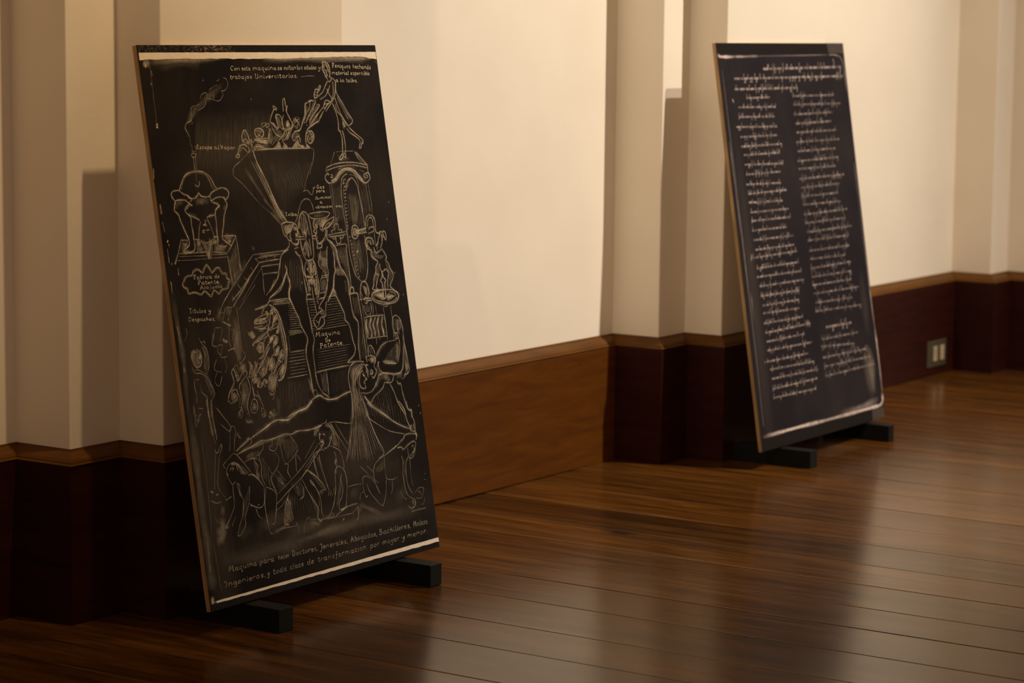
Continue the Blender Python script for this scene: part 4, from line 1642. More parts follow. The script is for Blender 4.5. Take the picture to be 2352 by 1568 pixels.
2.09 .17 902 2244 -2 -9
2.09 .22 907 2243 -3 -11
2.09 .18 909 2243 -3 -14
2.09 .16 912 2242 -3 -16
2.09 .22 916 2240 -4 -17
2.09 .17 918 2236 -3 -16
2.09 .16 921 2232 -3 -14
2.09 .2 925 2228 -2 -11
2.09 .19 928 2224 -1 -8
2.09 .15 931 2219 -1 -4
2.09 .19 939 2280 0 -2
2.09 .15 942 2279 -1 -9
2.09 .15 947 2277 -4 -16
2.09 .13 950 2275 -4 -20
2.09 .19 953 2273 -5 -24
2.09 .19 956 2271 -6 -27
2.09 .19 959 2267 -6 -29
2.09 .17 962 2260 -6 -27
2.09 .14 963 2253 -5 -23
2.09 .14 967 2247 -4 -20
2.09 .18 967 2236 -2 -12
1.4 .5 933 2283 5 -23 12 -27 15 -16 16 -10
1.4 .5 888 2223 19 -24 15 -15 28 -9
2.09 .092 905 2218 -1 -4
2.09 .11 908 2217 -1 -7
2.09 .094 911 2216 -2 -9
2.09 .13 914 2215 -2 -12
2.09 .096 917 2214 -3 -14
2.09 .095 921 2213 -4 -17
2.09 .13 925 2212 -4 -20
2.09 .098 928 2211 -5 -22
2.09 .13 933 2211 -5 -26
2.09 .1 936 2210 -5 -27
2.09 .13 939 2209 -6 -26
2.09 .12 943 2209 -6 -27
2.09 .091 946 2208 -6 -26
2.09 .12 950 2208 -6 -27
2.09 .11 954 2207 -5 -26
2.09 .11 957 2206 -5 -26
2.09 .11 960 2206 -5 -26
2.09 .098 963 2198 -3 -19
2.09 .13 963 2182 0 -3
2.09 .42 1007 2233 0 -3
2.09 .54 1013 2240 -2 -10
2.09 .44 1017 2247 -4 -17
2.09 .4 1022 2255 -5 -25
2.09 .46 1027 2254 -5 -24
2.09 .41 1029 2247 -3 -17
2.09 .55 1030 2240 -2 -10
2.09 .57 1034 2233 -1 -3
2.09 .21 977 2222 -2 -9
2.09 .18 981 2226 -3 -14
2.09 .2 984 2224 -3 -13
2.09 .22 987 2222 -3 -12
2.09 .21 990 2219 -2 -10
2.09 .19 994 2217 -2 -8
2.09 .22 997 2217 -1 -8
2.09 .24 1002 2218 -1 -9
2.09 .23 1006 2219 -2 -10
2.09 .24 1009 2219 -2 -9
2.09 .18 1013 2220 -3 -10
2.09 .23 1017 2221 -2 -11
2.09 .22 1021 2222 -3 -12
2.09 .24 1024 2223 -2 -13
2.09 .21 1029 2224 -3 -14
2.09 .24 1033 2225 -3 -14
2.09 .21 1038 2226 -3 -15
2.09 .22 1040 2222 -3 -11
1.4 .5 987 2205 -17 -23 -35 -22 -15 -14
1.4 .5 1002 2204 -14 -22 -35 -22
2.09 .22 989 2169 -1 -3
2.09 .25 995 2175 -2 -11
2.09 .25 999 2182 -4 -19
2.09 .26 1005 2189 -6 -25
2.09 .2 1010 2196 -6 -30
2.09 .25 1015 2200 -7 -32
2.09 .25 1018 2201 -6 -31
2.09 .21 1023 2201 -6 -29
2.09 .22 1026 2202 -6 -28
2.09 .21 1030 2202 -6 -26
2.09 .25 1034 2203 -3 -17
1.3 .45 985 2167 10 -8 15 11
2.09 .35 896 2122 0 -4
2.09 .39 900 2126 -1 -8
2.09 .35 905 2129 -2 -11
2.09 .38 909 2132 -3 -14
2.09 .33 913 2136 -3 -18
2.09 .47 918 2139 -4 -21
2.09 .44 923 2143 -5 -25
2.09 .46 927 2145 -5 -27
2.09 .4 931 2142 -5 -24
2.09 .35 934 2140 -5 -22
2.09 .39 937 2138 -4 -20
2.09 .47 940 2135 -4 -17
2.09 .36 941 2127 -2 -9
2.09 .38 953 2118 -1 -2
2.09 .3 956 2126 -2 -10
2.09 .3 962 2133 -3 -17
2.09 .33 968 2140 -5 -24
2.09 .35 971 2139 -5 -22
2.09 .36 975 2138 -5 -21
2.09 .39 978 2137 -4 -20
2.09 .31 982 2137 -4 -20
2.09 .4 986 2135 -4 -18
2.09 .36 987 2132 -3 -15
2.09 .44 992 2128 -2 -10
2.09 .3 993 2124 -1 -6
2.09 .36 997 2121 0 -3
2.09 .35 1036 2120 -1 -4
2.09 .3 1039 2124 -2 -8
2.09 .36 1044 2127 -2 -11
2.09 .3 1048 2130 -3 -14
2.09 .33 1052 2134 -4 -18
2.09 .36 1056 2137 -4 -21
2.09 .32 1062 2140 -5 -24
2.09 .28 1065 2144 -5 -28
2.09 .35 1070 2147 -6 -31
2.09 .29 1074 2146 -6 -29
2.09 .33 1078 2142 -5 -25
2.09 .28 1080 2138 -4 -21
2.09 .36 1083 2134 -4 -17
2.09 .31 1085 2130 -3 -13
2.09 .29 1089 2124 -2 -7
1.3 .5 1072 2148 8 -23
2.09 .43 1096 2119 -1 -2
2.09 .4 1101 2125 -2 -8
2.09 .31 1105 2131 -3 -14
2.09 .34 1109 2131 -3 -15
2.09 .42 1112 2130 -3 -14
2.09 .42 1116 2129 -3 -13
2.09 .32 1121 2128 -3 -12
2.09 .36 1124 2127 -2 -11
2.09 .33 1139 2123 -1 -7
2.09 .37 1144 2129 -3 -13
2.09 .42 1150 2134 -4 -18
2.09 .31 1154 2131 -3 -15
2.09 .35 1156 2129 -3 -13
2.09 .34 1159 2126 -2 -10
2.09 .4 1162 2123 -1 -7
2.09 .32 1166 2120 -1 -4
1.2 .5 1043 2215 12 27 27 14 22 -16 2 -19
1.2 .5 1066 2264 15 -15 27 11
1.2 .5 1079 2268 15 -16
1.2 .5 1065 2230 21 -16
2.5 .7 1073 2241 4 -2
2.5 .7 1089 2231 4 -2
2.5 .8 1150 2242 1 -5
2.5 .8 1167 2229 1 -4
2.09 .13 1148 2257 -1 -7
2.09 .12 1155 2268 -2 -13
2.09 .12 1162 2279 -4 -18
2.09 .14 1172 2313 -9 -47
2.09 .15 1179 2330 -12 -59
2.09 .14 1182 2327 -10 -51
2.09 .14 1186 2324 -8 -37
2.09 .11 1189 2321 -5 -22
2.09 .15 1193 2317 -2 -6
2.09 .14 1192 2274 -1 -3
2.09 .15 1199 2291 -3 -16
2.09 .12 1206 2300 -5 -20
2.09 .16 1211 2306 -5 -21
2.09 .16 1215 2311 -5 -22
2.09 .12 1220 2317 -5 -23
2.09 .13 1226 2323 -5 -24
2.09 .14 1231 2328 -6 -25
2.09 .13 1234 2334 -5 -27
2.09 .13 1241 2340 -6 -28
2.09 .15 1245 2341 -6 -25
2.09 .13 1248 2340 -4 -20
2.09 .15 1252 2338 -3 -14
2.09 .11 1254 2336 -1 -7
2.09 .14 1259 2335 0 -2
2.09 .19 1188 2255 -1 -4
2.09 .17 1194 2259 -4 -18
2.09 .18 1199 2264 -5 -23
2.09 .15 1203 2268 -5 -24
2.09 .17 1206 2273 -5 -25
2.09 .15 1212 2277 -5 -25
2.09 .17 1217 2282 -6 -26
2.09 .17 1221 2286 -6 -26
2.09 .16 1226 2291 -5 -28
2.09 .17 1230 2295 -6 -28
2.09 .18 1235 2300 -6 -29
2.09 .16 1240 2304 -6 -29
2.09 .16 1245 2309 -6 -30
2.09 .14 1250 2313 -6 -31
2.09 .16 1254 2317 -6 -31
2.09 .16 1259 2322 -6 -32
2.09 .14 1264 2326 -7 -31
2.09 .19 1268 2325 -5 -26
2.09 .16 1273 2325 -5 -22
2.09 .14 1275 2324 -3 -17
2.09 .15 1279 2323 -3 -12
2.09 .14 1284 2323 -1 -7
2.09 .16 1288 2322 -1 -2
2.09 .081 1212 2232 -1 -4
2.09 .078 1218 2237 -2 -8
2.09 .089 1222 2241 -2 -11
2.09 .079 1225 2244 -2 -13
2.09 .099 1231 2246 -2 -13
2.09 .1 1235 2248 -3 -14
2.09 .096 1238 2251 -3 -16
2.09 .08 1244 2253 -3 -16
2.09 .1 1248 2255 -4 -17
2.09 .098 1252 2257 -4 -18
2.09 .094 1256 2260 -4 -20
2.09 .089 1260 2262 -1 -8
1.3 .5 1174 2192 25 3 12 -20 -8 -23 -22 -15 -23 9 -2 19
1.2 .5 1162 2177 13 -12 -11 -20
1.2 .5 1179 2184 9 -16 -13 -15
2.09 .21 1185 2150 -2 -9
2.09 .19 1195 2178 -7 -36
2.09 .18 1200 2185 -8 -42
2.09 .17 1204 2181 -8 -36
2.09 .19 1206 2177 -4 -21
2.09 .15 1209 2173 -1 -6
2.09 .14 1050 2188 0 -5
2.09 .15 1055 2189 -5 -20
2.09 .16 1059 2190 -5 -25
2.09 .14 1064 2190 -5 -24
2.09 .11 1067 2191 -5 -24
2.09 .15 1071 2192 -5 -24
2.09 .12 1076 2193 -5 -25
2.09 .16 1078 2194 -5 -25
2.09 .13 1083 2194 -5 -24
2.09 .12 1086 2192 -4 -21
2.09 .14 1089 2190 -3 -18
2.09 .12 1093 2188 -3 -15
2.09 .14 1095 2186 -2 -12
2.09 .11 1100 2184 -2 -9
2.09 .11 1102 2182 -1 -6
2.09 .13 1107 2180 -1 -3
2.09 .44 662 1331 -1 -2
2.09 .34 666 1335 -1 -8
2.09 .3 671 1337 -3 -12
2.09 .4 673 1336 -2 -13
2.09 .3 676 1334 -2 -12
2.09 .35 680 1332 -2 -12
2.09 .31 684 1330 -2 -11
2.09 .35 687 1328 -1 -5
2.09 .25 695 1326 -2 -6
2.09 .24 701 1342 -4 -22
2.09 .25 704 1342 -5 -22
2.09 .24 709 1342 -5 -22
2.09 .25 711 1341 -4 -19
2.09 .24 714 1341 -2 -12
2.09 .26 719 1341 -1 -6
2.09 .34 702 1273 -1 -3
2.09 .3 707 1287 -3 -16
2.09 .33 717 1315 -9 -42
2.09 .34 721 1315 -8 -41
2.09 .38 725 1316 -8 -40
2.09 .4 729 1316 -8 -39
2.09 .36 732 1316 -7 -36
2.09 .31 736 1317 -7 -34
2.09 .37 740 1317 -6 -31
2.09 .43 742 1315 -5 -27
2.09 .39 744 1303 -2 -12
2.09 .32 722 1231 0 -4
2.09 .32 728 1233 -2 -6
2.09 .44 731 1236 -2 -9
2.09 .37 740 1267 -8 -39
2.09 .33 744 1265 -8 -37
2.09 .36 748 1262 -6 -28
2.09 .37 662 1191 -1 -3
2.09 .4 668 1202 -4 -16
2.09 .43 675 1210 -6 -26
2.09 .39 677 1211 -6 -28
2.09 .37 681 1212 -6 -29
2.09 .34 685 1213 -5 -26
2.09 .39 688 1214 -4 -23
2.09 .43 692 1215 -4 -19
2.09 .43 696 1215 -3 -15
2.09 .31 700 1216 -2 -12
2.09 .37 705 1217 -2 -8
2.09 .37 709 1218 -1 -4
2.09 .31 684 1169 -1 -6
2.09 .37 692 1187 -5 -22
2.09 .3 697 1193 -5 -25
2.09 .39 700 1199 -6 -28
2.09 .36 707 1205 -7 -32
2.09 .38 711 1211 -7 -36
2.09 .37 715 1215 -7 -37
2.09 .3 718 1210 -6 -30
2.09 .4 720 1206 -4 -22
2.09 .37 723 1202 -2 -10
2.09 .35 687 1126 -1 -4
2.09 .4 692 1130 -1 -8
2.09 .37 697 1133 -2 -11
2.09 .35 700 1136 -3 -14
2.09 .33 704 1140 -3 -18
2.09 .39 710 1147 -5 -25
2.09 .33 716 1158 -8 -36
2.09 .33 721 1168 -9 -42
2.09 .34 725 1167 -7 -34
2.09 .38 728 1158 -4 -18
2.09 .36 637 1065 -2 -11
2.09 .4 645 1092 -7 -37
2.09 .35 651 1095 -8 -40
2.09 .34 655 1099 -9 -43
2.09 .33 659 1103 -10 -47
2.09 .38 663 1107 -10 -49
2.09 .4 668 1108 -9 -45
2.09 .41 669 1101 -7 -33
2.09 .35 672 1095 -4 -22
2.09 .36 674 1088 -2 -10
2.09 .25 724 1115 -1 -4
2.09 .28 731 1128 -3 -15
2.09 .23 738 1138 -5 -23
2.09 .29 741 1139 -4 -22
2.09 .31 745 1140 -5 -23
2.09 .29 747 1139 -6 -29
2.09 .22 751 1133 -6 -31
2.09 .3 753 1127 -6 -32
2.09 .29 755 1122 -5 -28
2.09 .43 711 1042 -4 -19
2.09 .4 714 1045 -5 -22
2.09 .43 719 1049 -5 -26
2.09 .43 723 1052 -6 -28
2.09 .4 728 1055 -6 -31
2.09 .52 731 1059 -7 -35
2.09 .42 736 1064 -8 -40
2.09 .41 742 1070 -9 -44
2.09 .51 745 1075 -8 -38
2.09 .4 750 1077 -6 -30
2.09 .4 752 1063 -1 -5
1.5 .55 568 1288 11 16 31 11 46 10 21 -6
1.4 .5 575 1285 44 3 53 7
1.4 .5 577 1297 45 3 45 8
1.4 .5 565 1272 28 -2 38 3
1.3 .45 591 1256 37 3 35 -5
1.3 .45 596 1248 37 -1
1.5 .5 678 1309 2 -29 -19 -36 -33 -20 -79 -30 -9 -8
1.4 .5 742 1275 -48 -15 -49 -23 -81 -40
1.4 .5 666 1230 -35 -25 -20 -31 -2 -42 -39 -15
1.4 .5 657 1169 -33 -39 -29 -34 -61 -50
1.4 .5 685 1162 6 -24 -26 -21 -36 -34 -22 -35
1.4 .5 721 1101 -44 -33 -34 -24
1.4 .5 745 1075 -43 -28 -14 -37
1.3 .45 706 1103 13 -11 24 -12
1.1 .38 523 1241 29 -23
1.1 .43 523 1245 30 -25
1.1 .38 526 1246 29 -25
1.1 .47 530 1247 24 -24
1.1 .37 532 1248 27 -27
1.1 .51 532 1252 28 -30
1.1 .43 537 1252 22 -26
1.1 .33 537 1256 25 -31
1.1 .37 541 1255 23 -29
1.1 .5 544 1257 22 -31
1.1 .34 560 1173 14 -26
1.1 .38 563 1173 15 -26
1.1 .37 565 1176 15 -27
1.1 .32 566 1180 17 -31
1.1 .35 570 1178 17 -29
1.1 .38 570 1183 20 -34
1.1 .38 573 1183 19 -32
1.1 .47 574 1186 21 -34
1.1 .41 577 1188 20 -34
1.1 .49 578 1191 24 -39
1.2 .5 572 1201 28 -7 14 -20 -8 -23 -31 -6
2 .5 589 1176 5 -10
1.3 .33 766 1290 13 -167
1.3 .3 763 1284 11 -161
1.3 .33 757 1296 13 -180
1.3 .32 753 1295 12 -168
1.3 .27 749 1297 11 -164
1.3 .45 490 1116 8 -33 -17 -45
1.3 .45 502 1106 9 -29 -15 -41
1.3 .45 536 1111 8 -33 -19 -40
1.3 .45 552 1100 -32 -52
1.1 .44 497 1032 13 -30
1.1 .33 502 1035 13 -30
1.1 .43 508 1035 14 -31
1.1 .46 516 1031 12 -26
1.1 .3 520 1033 15 -30
1.1 .41 528 1030 13 -27
1.1 .4 534 1029 12 -24
1.1 .29 541 1028 12 -25
1.1 .3 547 1028 14 -27
1.1 .4 553 1051 26 -28
1.1 .41 556 1057 28 -32
1.1 .45 562 1060 25 -31
1.1 .41 568 1063 23 -31
1.1 .41 575 1065 21 -31
1.1 .38 579 1071 23 -37
1.1 .39 588 1070 19 -34
1.1 .36 591 1077 19 -35
1.4 .5 591 1007 15 3 6 -10 -16 -3 -5 10
1.4 .5 519 1043 14 1 0 -9 -13 -1 -1 9
2.09 .13 582 1098 -2 -8
2.09 .13 585 1100 -7 -33
2.09 .13 590 1102 -10 -52
2.09 .11 593 1105 -11 -56
2.09 .14 597 1107 -12 -59
2.09 .11 602 1109 -13 -63
2.09 .13 606 1111 -14 -66
2.09 .11 610 1114 -15 -70
2.09 .13 615 1116 -15 -73
2.09 .099 618 1118 -16 -77
2.09 .13 623 1120 -16 -80
2.09 .11 626 1122 -17 -83
2.09 .12 631 1125 -17 -86
2.09 .1 634 1127 -16 -76
2.09 .12 638 1128 -13 -65
2.09 .14 641 1124 -10 -50
2.09 .12 644 1119 -7 -33
2.09 .12 646 1114 -3 -16
2.09 .089 624 982 -1 -7
2.09 .089 632 1004 -6 -29
2.09 .078 640 1021 -10 -47
2.09 .082 644 1024 -10 -50
2.09 .074 648 1027 -11 -53
2.09 .087 652 1030 -12 -57
2.09 .079 656 1033 -12 -60
2.09 .076 660 1037 -13 -65
2.09 .091 665 1040 -14 -68
2.09 .078 668 1043 -15 -71
2.09 .1 673 1046 -16 -75
2.09 .091 677 1049 -16 -78
2.09 .094 681 1052 -16 -80
2.09 .095 687 1055 -16 -76
2.09 .087 689 1057 -14 -70
2.09 .073 692 1047 -11 -52
2.09 .083 694 1037 -7 -34
2.09 .093 695 1028 -4 -17
1 .38 630 1014 -1 -37
1 .26 639 1016 -2 -41
1 .33 648 1018 -3 -43
1 .25 657 1021 -3 -49
1 .38 666 1024 -4 -53
1 .36 675 1023 -4 -52
1 .36 684 1025 -5 -56
1.3 .4 539 999 24 11 10 -20
1.1 .34 886 1744 3 -46
1.1 .49 892 1744 1 -49
1.1 .35 898 1741 -2 -43
1.1 .33 904 1743 -5 -44
1.1 .5 910 1741 -7 -40
1.1 .51 917 1743 -11 -43
1.1 .34 924 1746 -15 -47
1.1 .33 930 1746 -17 -43
1.1 .49 935 1743 -20 -41
1.1 .49 941 1744 -21 -40
1.1 .39 950 1748 -29 -45
1.1 .49 955 1746 -29 -40
1.1 .46 960 1745 -29 -37
1.1 .47 968 1748 -36 -41
1.1 .34 907 1746 -18 -24
1.1 .44 921 1746 -13 -24
1.1 .37 936 1747 -8 -23
1.1 .37 949 1745 -1 -20
1.1 .39 963 1743 4 -17
1.1 .31 977 1742 9 -15
1.4 .55 902 1696 10 12 16 -13 -10 -12 10 -8 -6 -11
1.4 .55 965 1726 10 -6 8 2
1.4 .5 963 1716 14 -3
1.6 .6 983 1720 5 -20 -15 -6 -6 5
1.4 .5 976 1668 5 -10 -6 -12 -26 4
1 .23 828 1577 -21 -75
1 .16 845 1573 -22 -86
1 .21 862 1569 -22 -95
1 .17 879 1565 -20 -94
1 .2 896 1565 -19 -103
1 .18 913 1559 -19 -112
1 .17 929 1550 -17 -114
1 .21 945 1539 -14 -108
1 .21 964 1546 -17 -137
1 .16 980 1532 -14 -126
1 .14 898 1580 -19 -158
1 .16 910 1581 -21 -161
1 .12 921 1576 -20 -145
1 .16 933 1579 -21 -150
1 .11 945 1577 -23 -151
1 .15 955 1571 -23 -151
1 .12 969 1580 -26 -161
1 .18 980 1574 -27 -164
2.09 .088 987 1568 0 -4
2.09 .085 989 1559 -3 -15
2.09 .077 991 1550 -6 -27
2.09 .098 993 1541 -7 -34
2.09 .075 995 1532 -6 -29
2.09 .072 997 1524 -5 -26
2.09 .088 998 1515 -4 -21
2.09 .086 999 1505 -3 -15
2.09 .093 1003 1495 -2 -10
2.09 .099 1003 1486 -1 -5
2.09 .3 1031 1563 -1 -6
2.09 .22 1035 1563 -5 -25
2.09 .22 1040 1563 -8 -40
2.09 .29 1043 1564 -10 -45
2.09 .26 1046 1564 -10 -49
2.09 .27 1052 1564 -11 -53
2.09 .28 1054 1565 -11 -57
2.09 .27 1059 1565 -12 -61
2.09 .24 1062 1564 -8 -41
2.09 .31 1053 1520 -4 -20
2.09 .21 1066 1558 -7 -31
2.09 .23 1053 1505 -2 -9
2.09 .23 1068 1552 -4 -20
2.09 .29 1069 1546 -2 -10
2.09 .35 1019 1467 -2 -9
2.09 .34 1023 1467 -6 -29
2.09 .26 1028 1466 -7 -30
2.09 .29 1031 1466 -6 -32
2.09 .25 1034 1466 -6 -30
2.09 .3 1038 1465 -2 -13
2.09 .37 1065 1523 -2 -11
2.09 .33 1070 1529 -8 -40
2.09 .31 1075 1535 -9 -43
2.09 .33 1080 1535 -8 -40
2.09 .3 1079 1516 -4 -18
2.09 .27 1057 1463 0 -4
2.09 .25 1061 1460 -3 -16
2.09 .31 1064 1458 -6 -30
2.09 .28 1068 1455 -9 -42
2.09 .26 1069 1453 -11 -53
2.09 .24 1074 1450 -11 -54
2.09 .33 1076 1447 -12 -55
2.09 .34 1081 1445 -12 -57
2.09 .3 1082 1431 -10 -47
1.3 .6 1055 1479 35 16
1.3 .6 1054 1474 34 -27
1.3 .6 1047 1474 -32 12
1.2 .48 1132 1759 -11 -21
1.2 .37 1144 1760 -17 -27
1.2 .38 1155 1760 -21 -28
1.2 .52 1164 1757 -23 -27
1.2 .55 1175 1757 -28 -30
1.2 .38 1185 1756 -31 -32
1.2 .53 1197 1756 -34 -31
1.2 .38 1210 1757 -41 -36
1.2 .52 1222 1758 -48 -40
1.2 .36 1234 1758 -50 -40
1.1 .48 1184 1746 -14 -36
1.1 .41 1195 1747 -16 -30
1.1 .48 1207 1747 -23 -28
1.1 .43 1220 1749 -27 -24
1.1 .38 1232 1749 -31 -20
1.4 .55 1130 1726 15 -4 -2 -9 -13 3
1.5 .6 1121 1721 13 -15 0 -15 -15 -1
1.4 .5 1127 1658 10 -11 -9 -6 10 -6 24 1 27 18
1.4 .5 1126 1631 -4 -17 36 3 4 19
2.09 .17 1208 1706 -13 -61
2.09 .17 1212 1704 -12 -56
2.09 .22 1217 1703 -11 -52
2.09 .21 1220 1702 -10 -47
2.09 .16 1219 1654 -1 -4
2.09 .13 1221 1652 -2 -8
2.09 .15 1224 1650 -3 -12
2.09 .16 1227 1648 -3 -16
2.09 .15 1231 1645 -4 -19
2.09 .16 1235 1643 -5 -22
2.09 .13 1238 1641 -6 -26
2.09 .13 1242 1639 -6 -30
2.09 .17 1246 1636 -7 -33
2.09 .17 1248 1634 -7 -37
2.09 .17 1252 1632 -8 -41
2.09 .16 1255 1629 -9 -43
2.09 .13 1258 1623 -9 -44
2.09 .15 1261 1617 -10 -45
2.09 .16 1263 1610 -9 -44
2.09 .16 1267 1604 -10 -45
2.09 .13 1269 1598 -9 -46
2.09 .16 1271 1592 -9 -46
2.09 .12 1275 1586 -10 -47
2.09 .17 1276 1579 -10 -46
2.09 .16 1278 1570 -9 -44
2.09 .14 1280 1561 -8 -42
2.09 .15 1282 1552 -8 -39
2.09 .15 1285 1542 -7 -36
2.09 .14 1287 1533 -6 -28
2.09 .15 1289 1524 -4 -19
2.09 .17 1291 1515 -2 -10
1 .24 1141 1593 -22 -58
1 .19 1146 1593 -23 -63
1 .26 1152 1594 -21 -62
1 .19 1156 1590 -21 -65
1 .25 1163 1596 -21 -69
1 .24 1169 1598 -21 -70
1 .18 1174 1599 -19 -72
1 .18 1179 1597 -20 -77
1 .24 1185 1600 -19 -78
1 .26 1191 1602 -18 -77
1 .28 1197 1606 -20 -92
1 .19 1202 1604 -18 -90
2.09 .19 1138 1569 -1 -2
2.09 .24 1141 1569 -2 -10
2.09 .23 1145 1568 -4 -17
2.09 .25 1150 1568 -5 -25
2.09 .23 1153 1567 -6 -28
2.09 .23 1156 1567 -7 -33
2.09 .23 1160 1566 -8 -37
2.09 .24 1164 1565 -9 -41
2.09 .24 1167 1565 -10 -46
2.09 .18 1172 1564 -10 -50
2.09 .26 1174 1564 -10 -52
2.09 .25 1178 1563 -11 -53
2.09 .19 1183 1562 -12 -54
2.09 .18 1186 1562 -11 -55
2.09 .21 1191 1561 -12 -56
2.09 .19 1150 1533 0 -1
2.09 .16 1152 1530 -2 -8
2.09 .18 1155 1526 -3 -14
2.09 .14 1158 1522 -4 -19
2.09 .18 1161 1518 -5 -24
2.09 .15 1164 1514 -5 -27
2.09 .17 1168 1511 -6 -31
2.09 .19 1171 1507 -7 -33
2.09 .16 1173 1499 -7 -32
2.09 .15 1173 1475 -3 -14
1 .25 1253 1507 0 -35
1 .26 1260 1502 2 -32
1 .33 1267 1502 5 -37
1 .23 1273 1500 8 -36
1 .23 1280 1500 10 -35
1 .28 1287 1496 13 -34
1 .24 1294 1495 15 -37
1 .29 1301 1491 17 -32
1 .24 1307 1493 20 -36
2.09 .16 1244 1498 -1 -2
2.09 .15 1249 1498 -2 -9
2.09 .17 1252 1499 -4 -18
2.09 .14 1256 1499 -6 -25
2.09 .16 1261 1499 -6 -31
2.09 .12 1265 1499 -7 -31
2.09 .14 1269 1499 -7 -31
2.09 .16 1271 1499 -7 -32
2.09 .12 1277 1499 -7 -32
2.09 .17 1280 1499 -7 -32
2.09 .14 1283 1499 -6 -33
2.09 .14 1288 1499 -7 -33
2.09 .17 1293 1499 -7 -33
2.09 .16 1296 1499 -7 -34
2.09 .16 1299 1499 -7 -34
2.09 .15 1303 1495 -7 -30
2.09 .14 1306 1492 -6 -27
2.09 .17 1308 1488 -5 -24
2.09 .13 1312 1484 -4 -20
2.09 .15 1316 1481 -3 -17
2.09 .14 1319 1477 -3 -14
2.09 .14 1321 1473 -2 -10
2.09 .14 1326 1470 -2 -7
2.09 .14 1329 1466 -1 -3
1 .2 1284 1599 12 -73
1 .21 1291 1608 11 -86
1 .18 1299 1606 9 -83
1 .24 1307 1607 7 -90
1 .24 1315 1610 5 -96
1 .25 1323 1604 4 -95
1 .16 1331 1610 2 -107
1 .18 1339 1606 0 -96
1 .16 1347 1609 -2 -103
1 .16 1355 1613 -4 -113
1.3 .4 1126 1463 48 6
1.3 .4 1128 1473 56 5
1 .29 1117 1455 -12 -57
1 .25 1125 1452 -13 -52
1 .22 1134 1453 -15 -52
1 .28 1144 1455 -20 -57
1 .24 1152 1454 -20 -54
1 .24 1159 1449 -22 -52
1 .24 1171 1454 -28 -59
1.4 .5 1188 1385 20 18 18 -26
2.09 .21 1195 1391 -1 -4
2.09 .26 1199 1394 -3 -14
2.09 .24 1204 1396 -5 -24
2.09 .21 1207 1398 -6 -30
2.09 .2 1211 1394 -5 -22
2.09 .2 1213 1390 -3 -14
2.09 .24 1216 1386 -1 -6
1.1 .32 1303 1760 -46 -53
1.1 .25 1309 1760 -43 -56
1.1 .3 1314 1758 -43 -61
1.1 .3 1320 1758 -40 -63
1.1 .31 1331 1767 -47 -80
1 .13 869 1820 28 -51
1 .13 872 1821 25 -49
1 .13 876 1820 23 -48
1 .1 879 1821 24 -53
1 .16 884 1819 19 -48
1 .11 888 1817 19 -52
1 .14 890 1820 19 -54
1 .12 894 1821 17 -55
2.09 .13 98 1204 -1 -5
2.09 .12 101 1204 -4 -19
2.09 .12 104 1204 -7 -34
2.09 .098 108 1204 -10 -48
2.09 .12 111 1204 -13 -63
2.09 .11 114 1204 -15 -72
2.09 .11 118 1203 -14 -73
2.09 .11 120 1204 -15 -76
2.09 .11 124 1203 -15 -77
2.09 .11 127 1203 -15 -79
2.09 .12 130 1203 -16 -81
2.09 .1 134 1203 -16 -83
2.09 .11 138 1203 -17 -85
2.09 .14 142 1203 -17 -87
2.09 .13 144 1203 -18 -89
2.09 .1 147 1203 -17 -86
2.09 .14 152 1203 -16 -82
2.09 .12 155 1203 -15 -77
2.09 .12 159 1203 -15 -72
2.09 .13 161 1203 -13 -67
2.09 .13 162 1184 -9 -44
2.09 .11 159 1162 -3 -17
2.09 .27 147 1187 -1 -6
2.09 .29 150 1186 -5 -25
2.09 .28 154 1185 -5 -25
2.09 .28 157 1184 -5 -24
2.09 .29 159 1183 -4 -23
2.09 .3 162 1181 -2 -14
1.3 .4 119 1196 -15 -36 10 -34 33 2 15 36 -10 29 -33 3
1.2 .4 124 1179 14 -12 -15 -15
1.2 .4 135 1151 10 -12
2.09 .088 182 1217 0 -3
2.09 .1 185 1216 -3 -14
2.09 .1 188 1215 -4 -24
2.09 .11 191 1214 -7 -34
2.09 .094 174 1128 -3 -19
2.09 .1 195 1213 -9 -45
2.09 .089 182 1149 -8 -41
2.09 .079 198 1212 -21 -104
2.09 .11 201 1210 -21 -102
2.09 .081 204 1209 -21 -102
2.09 .092 207 1201 -19 -94
2.09 .099 208 1193 -17 -86
2.09 .09 210 1185 -16 -79
2.09 .078 212 1176 -13 -63
2.09 .089 214 1168 -7 -33
2.09 .089 215 1160 0 -3
1.2 .4 100 1100 12 15 31 -9 37 -20
2.09 .071 155 1103 -1 -6
2.09 .069 158 1101 -2 -10
2.09 .082 161 1099 -3 -15
2.09 .081 163 1098 -4 -20
2.09 .067 168 1096 -5 -25
2.09 .086 169 1094 -6 -29
2.09 .064 174 1092 -7 -33
2.09 .086 176 1090 -7 -38
2.09 .082 178 1088 -8 -42
2.09 .082 182 1087 -10 -48
2.09 .073 185 1085 -10 -52
2.09 .078 187 1083 -11 -56
2.09 .068 191 1081 -12 -61
2.09 .063 193 1079 -13 -65
2.09 .088 196 1074 -13 -67
2.09 .085 199 1068 -13 -67
2.09 .064 201 1061 -13 -67
2.09 .087 203 1055 -14 -67
2.09 .088 205 1048 -13 -67
2.09 .08 208 1041 -12 -59
2.09 .086 210 1035 -10 -50
2.09 .061 211 1028 -8 -41
2.09 .06 213 1022 -6 -32
2.09 .077 215 1015 -5 -22
2.09 .067 217 1009 -3 -14
2.09 .07 219 1002 -1 -4
1.2 .35 110 1066 17 4
1.2 .35 131 1047 1 -38 36 -26
2.09 .23 153 965 -1 -2
2.09 .19 158 971 -2 -10
2.09 .19 162 977 -4 -17
2.09 .23 165 970 -3 -12
2.09 .25 166 961 -1 -4
2.09 .077 167 958 -13 -65
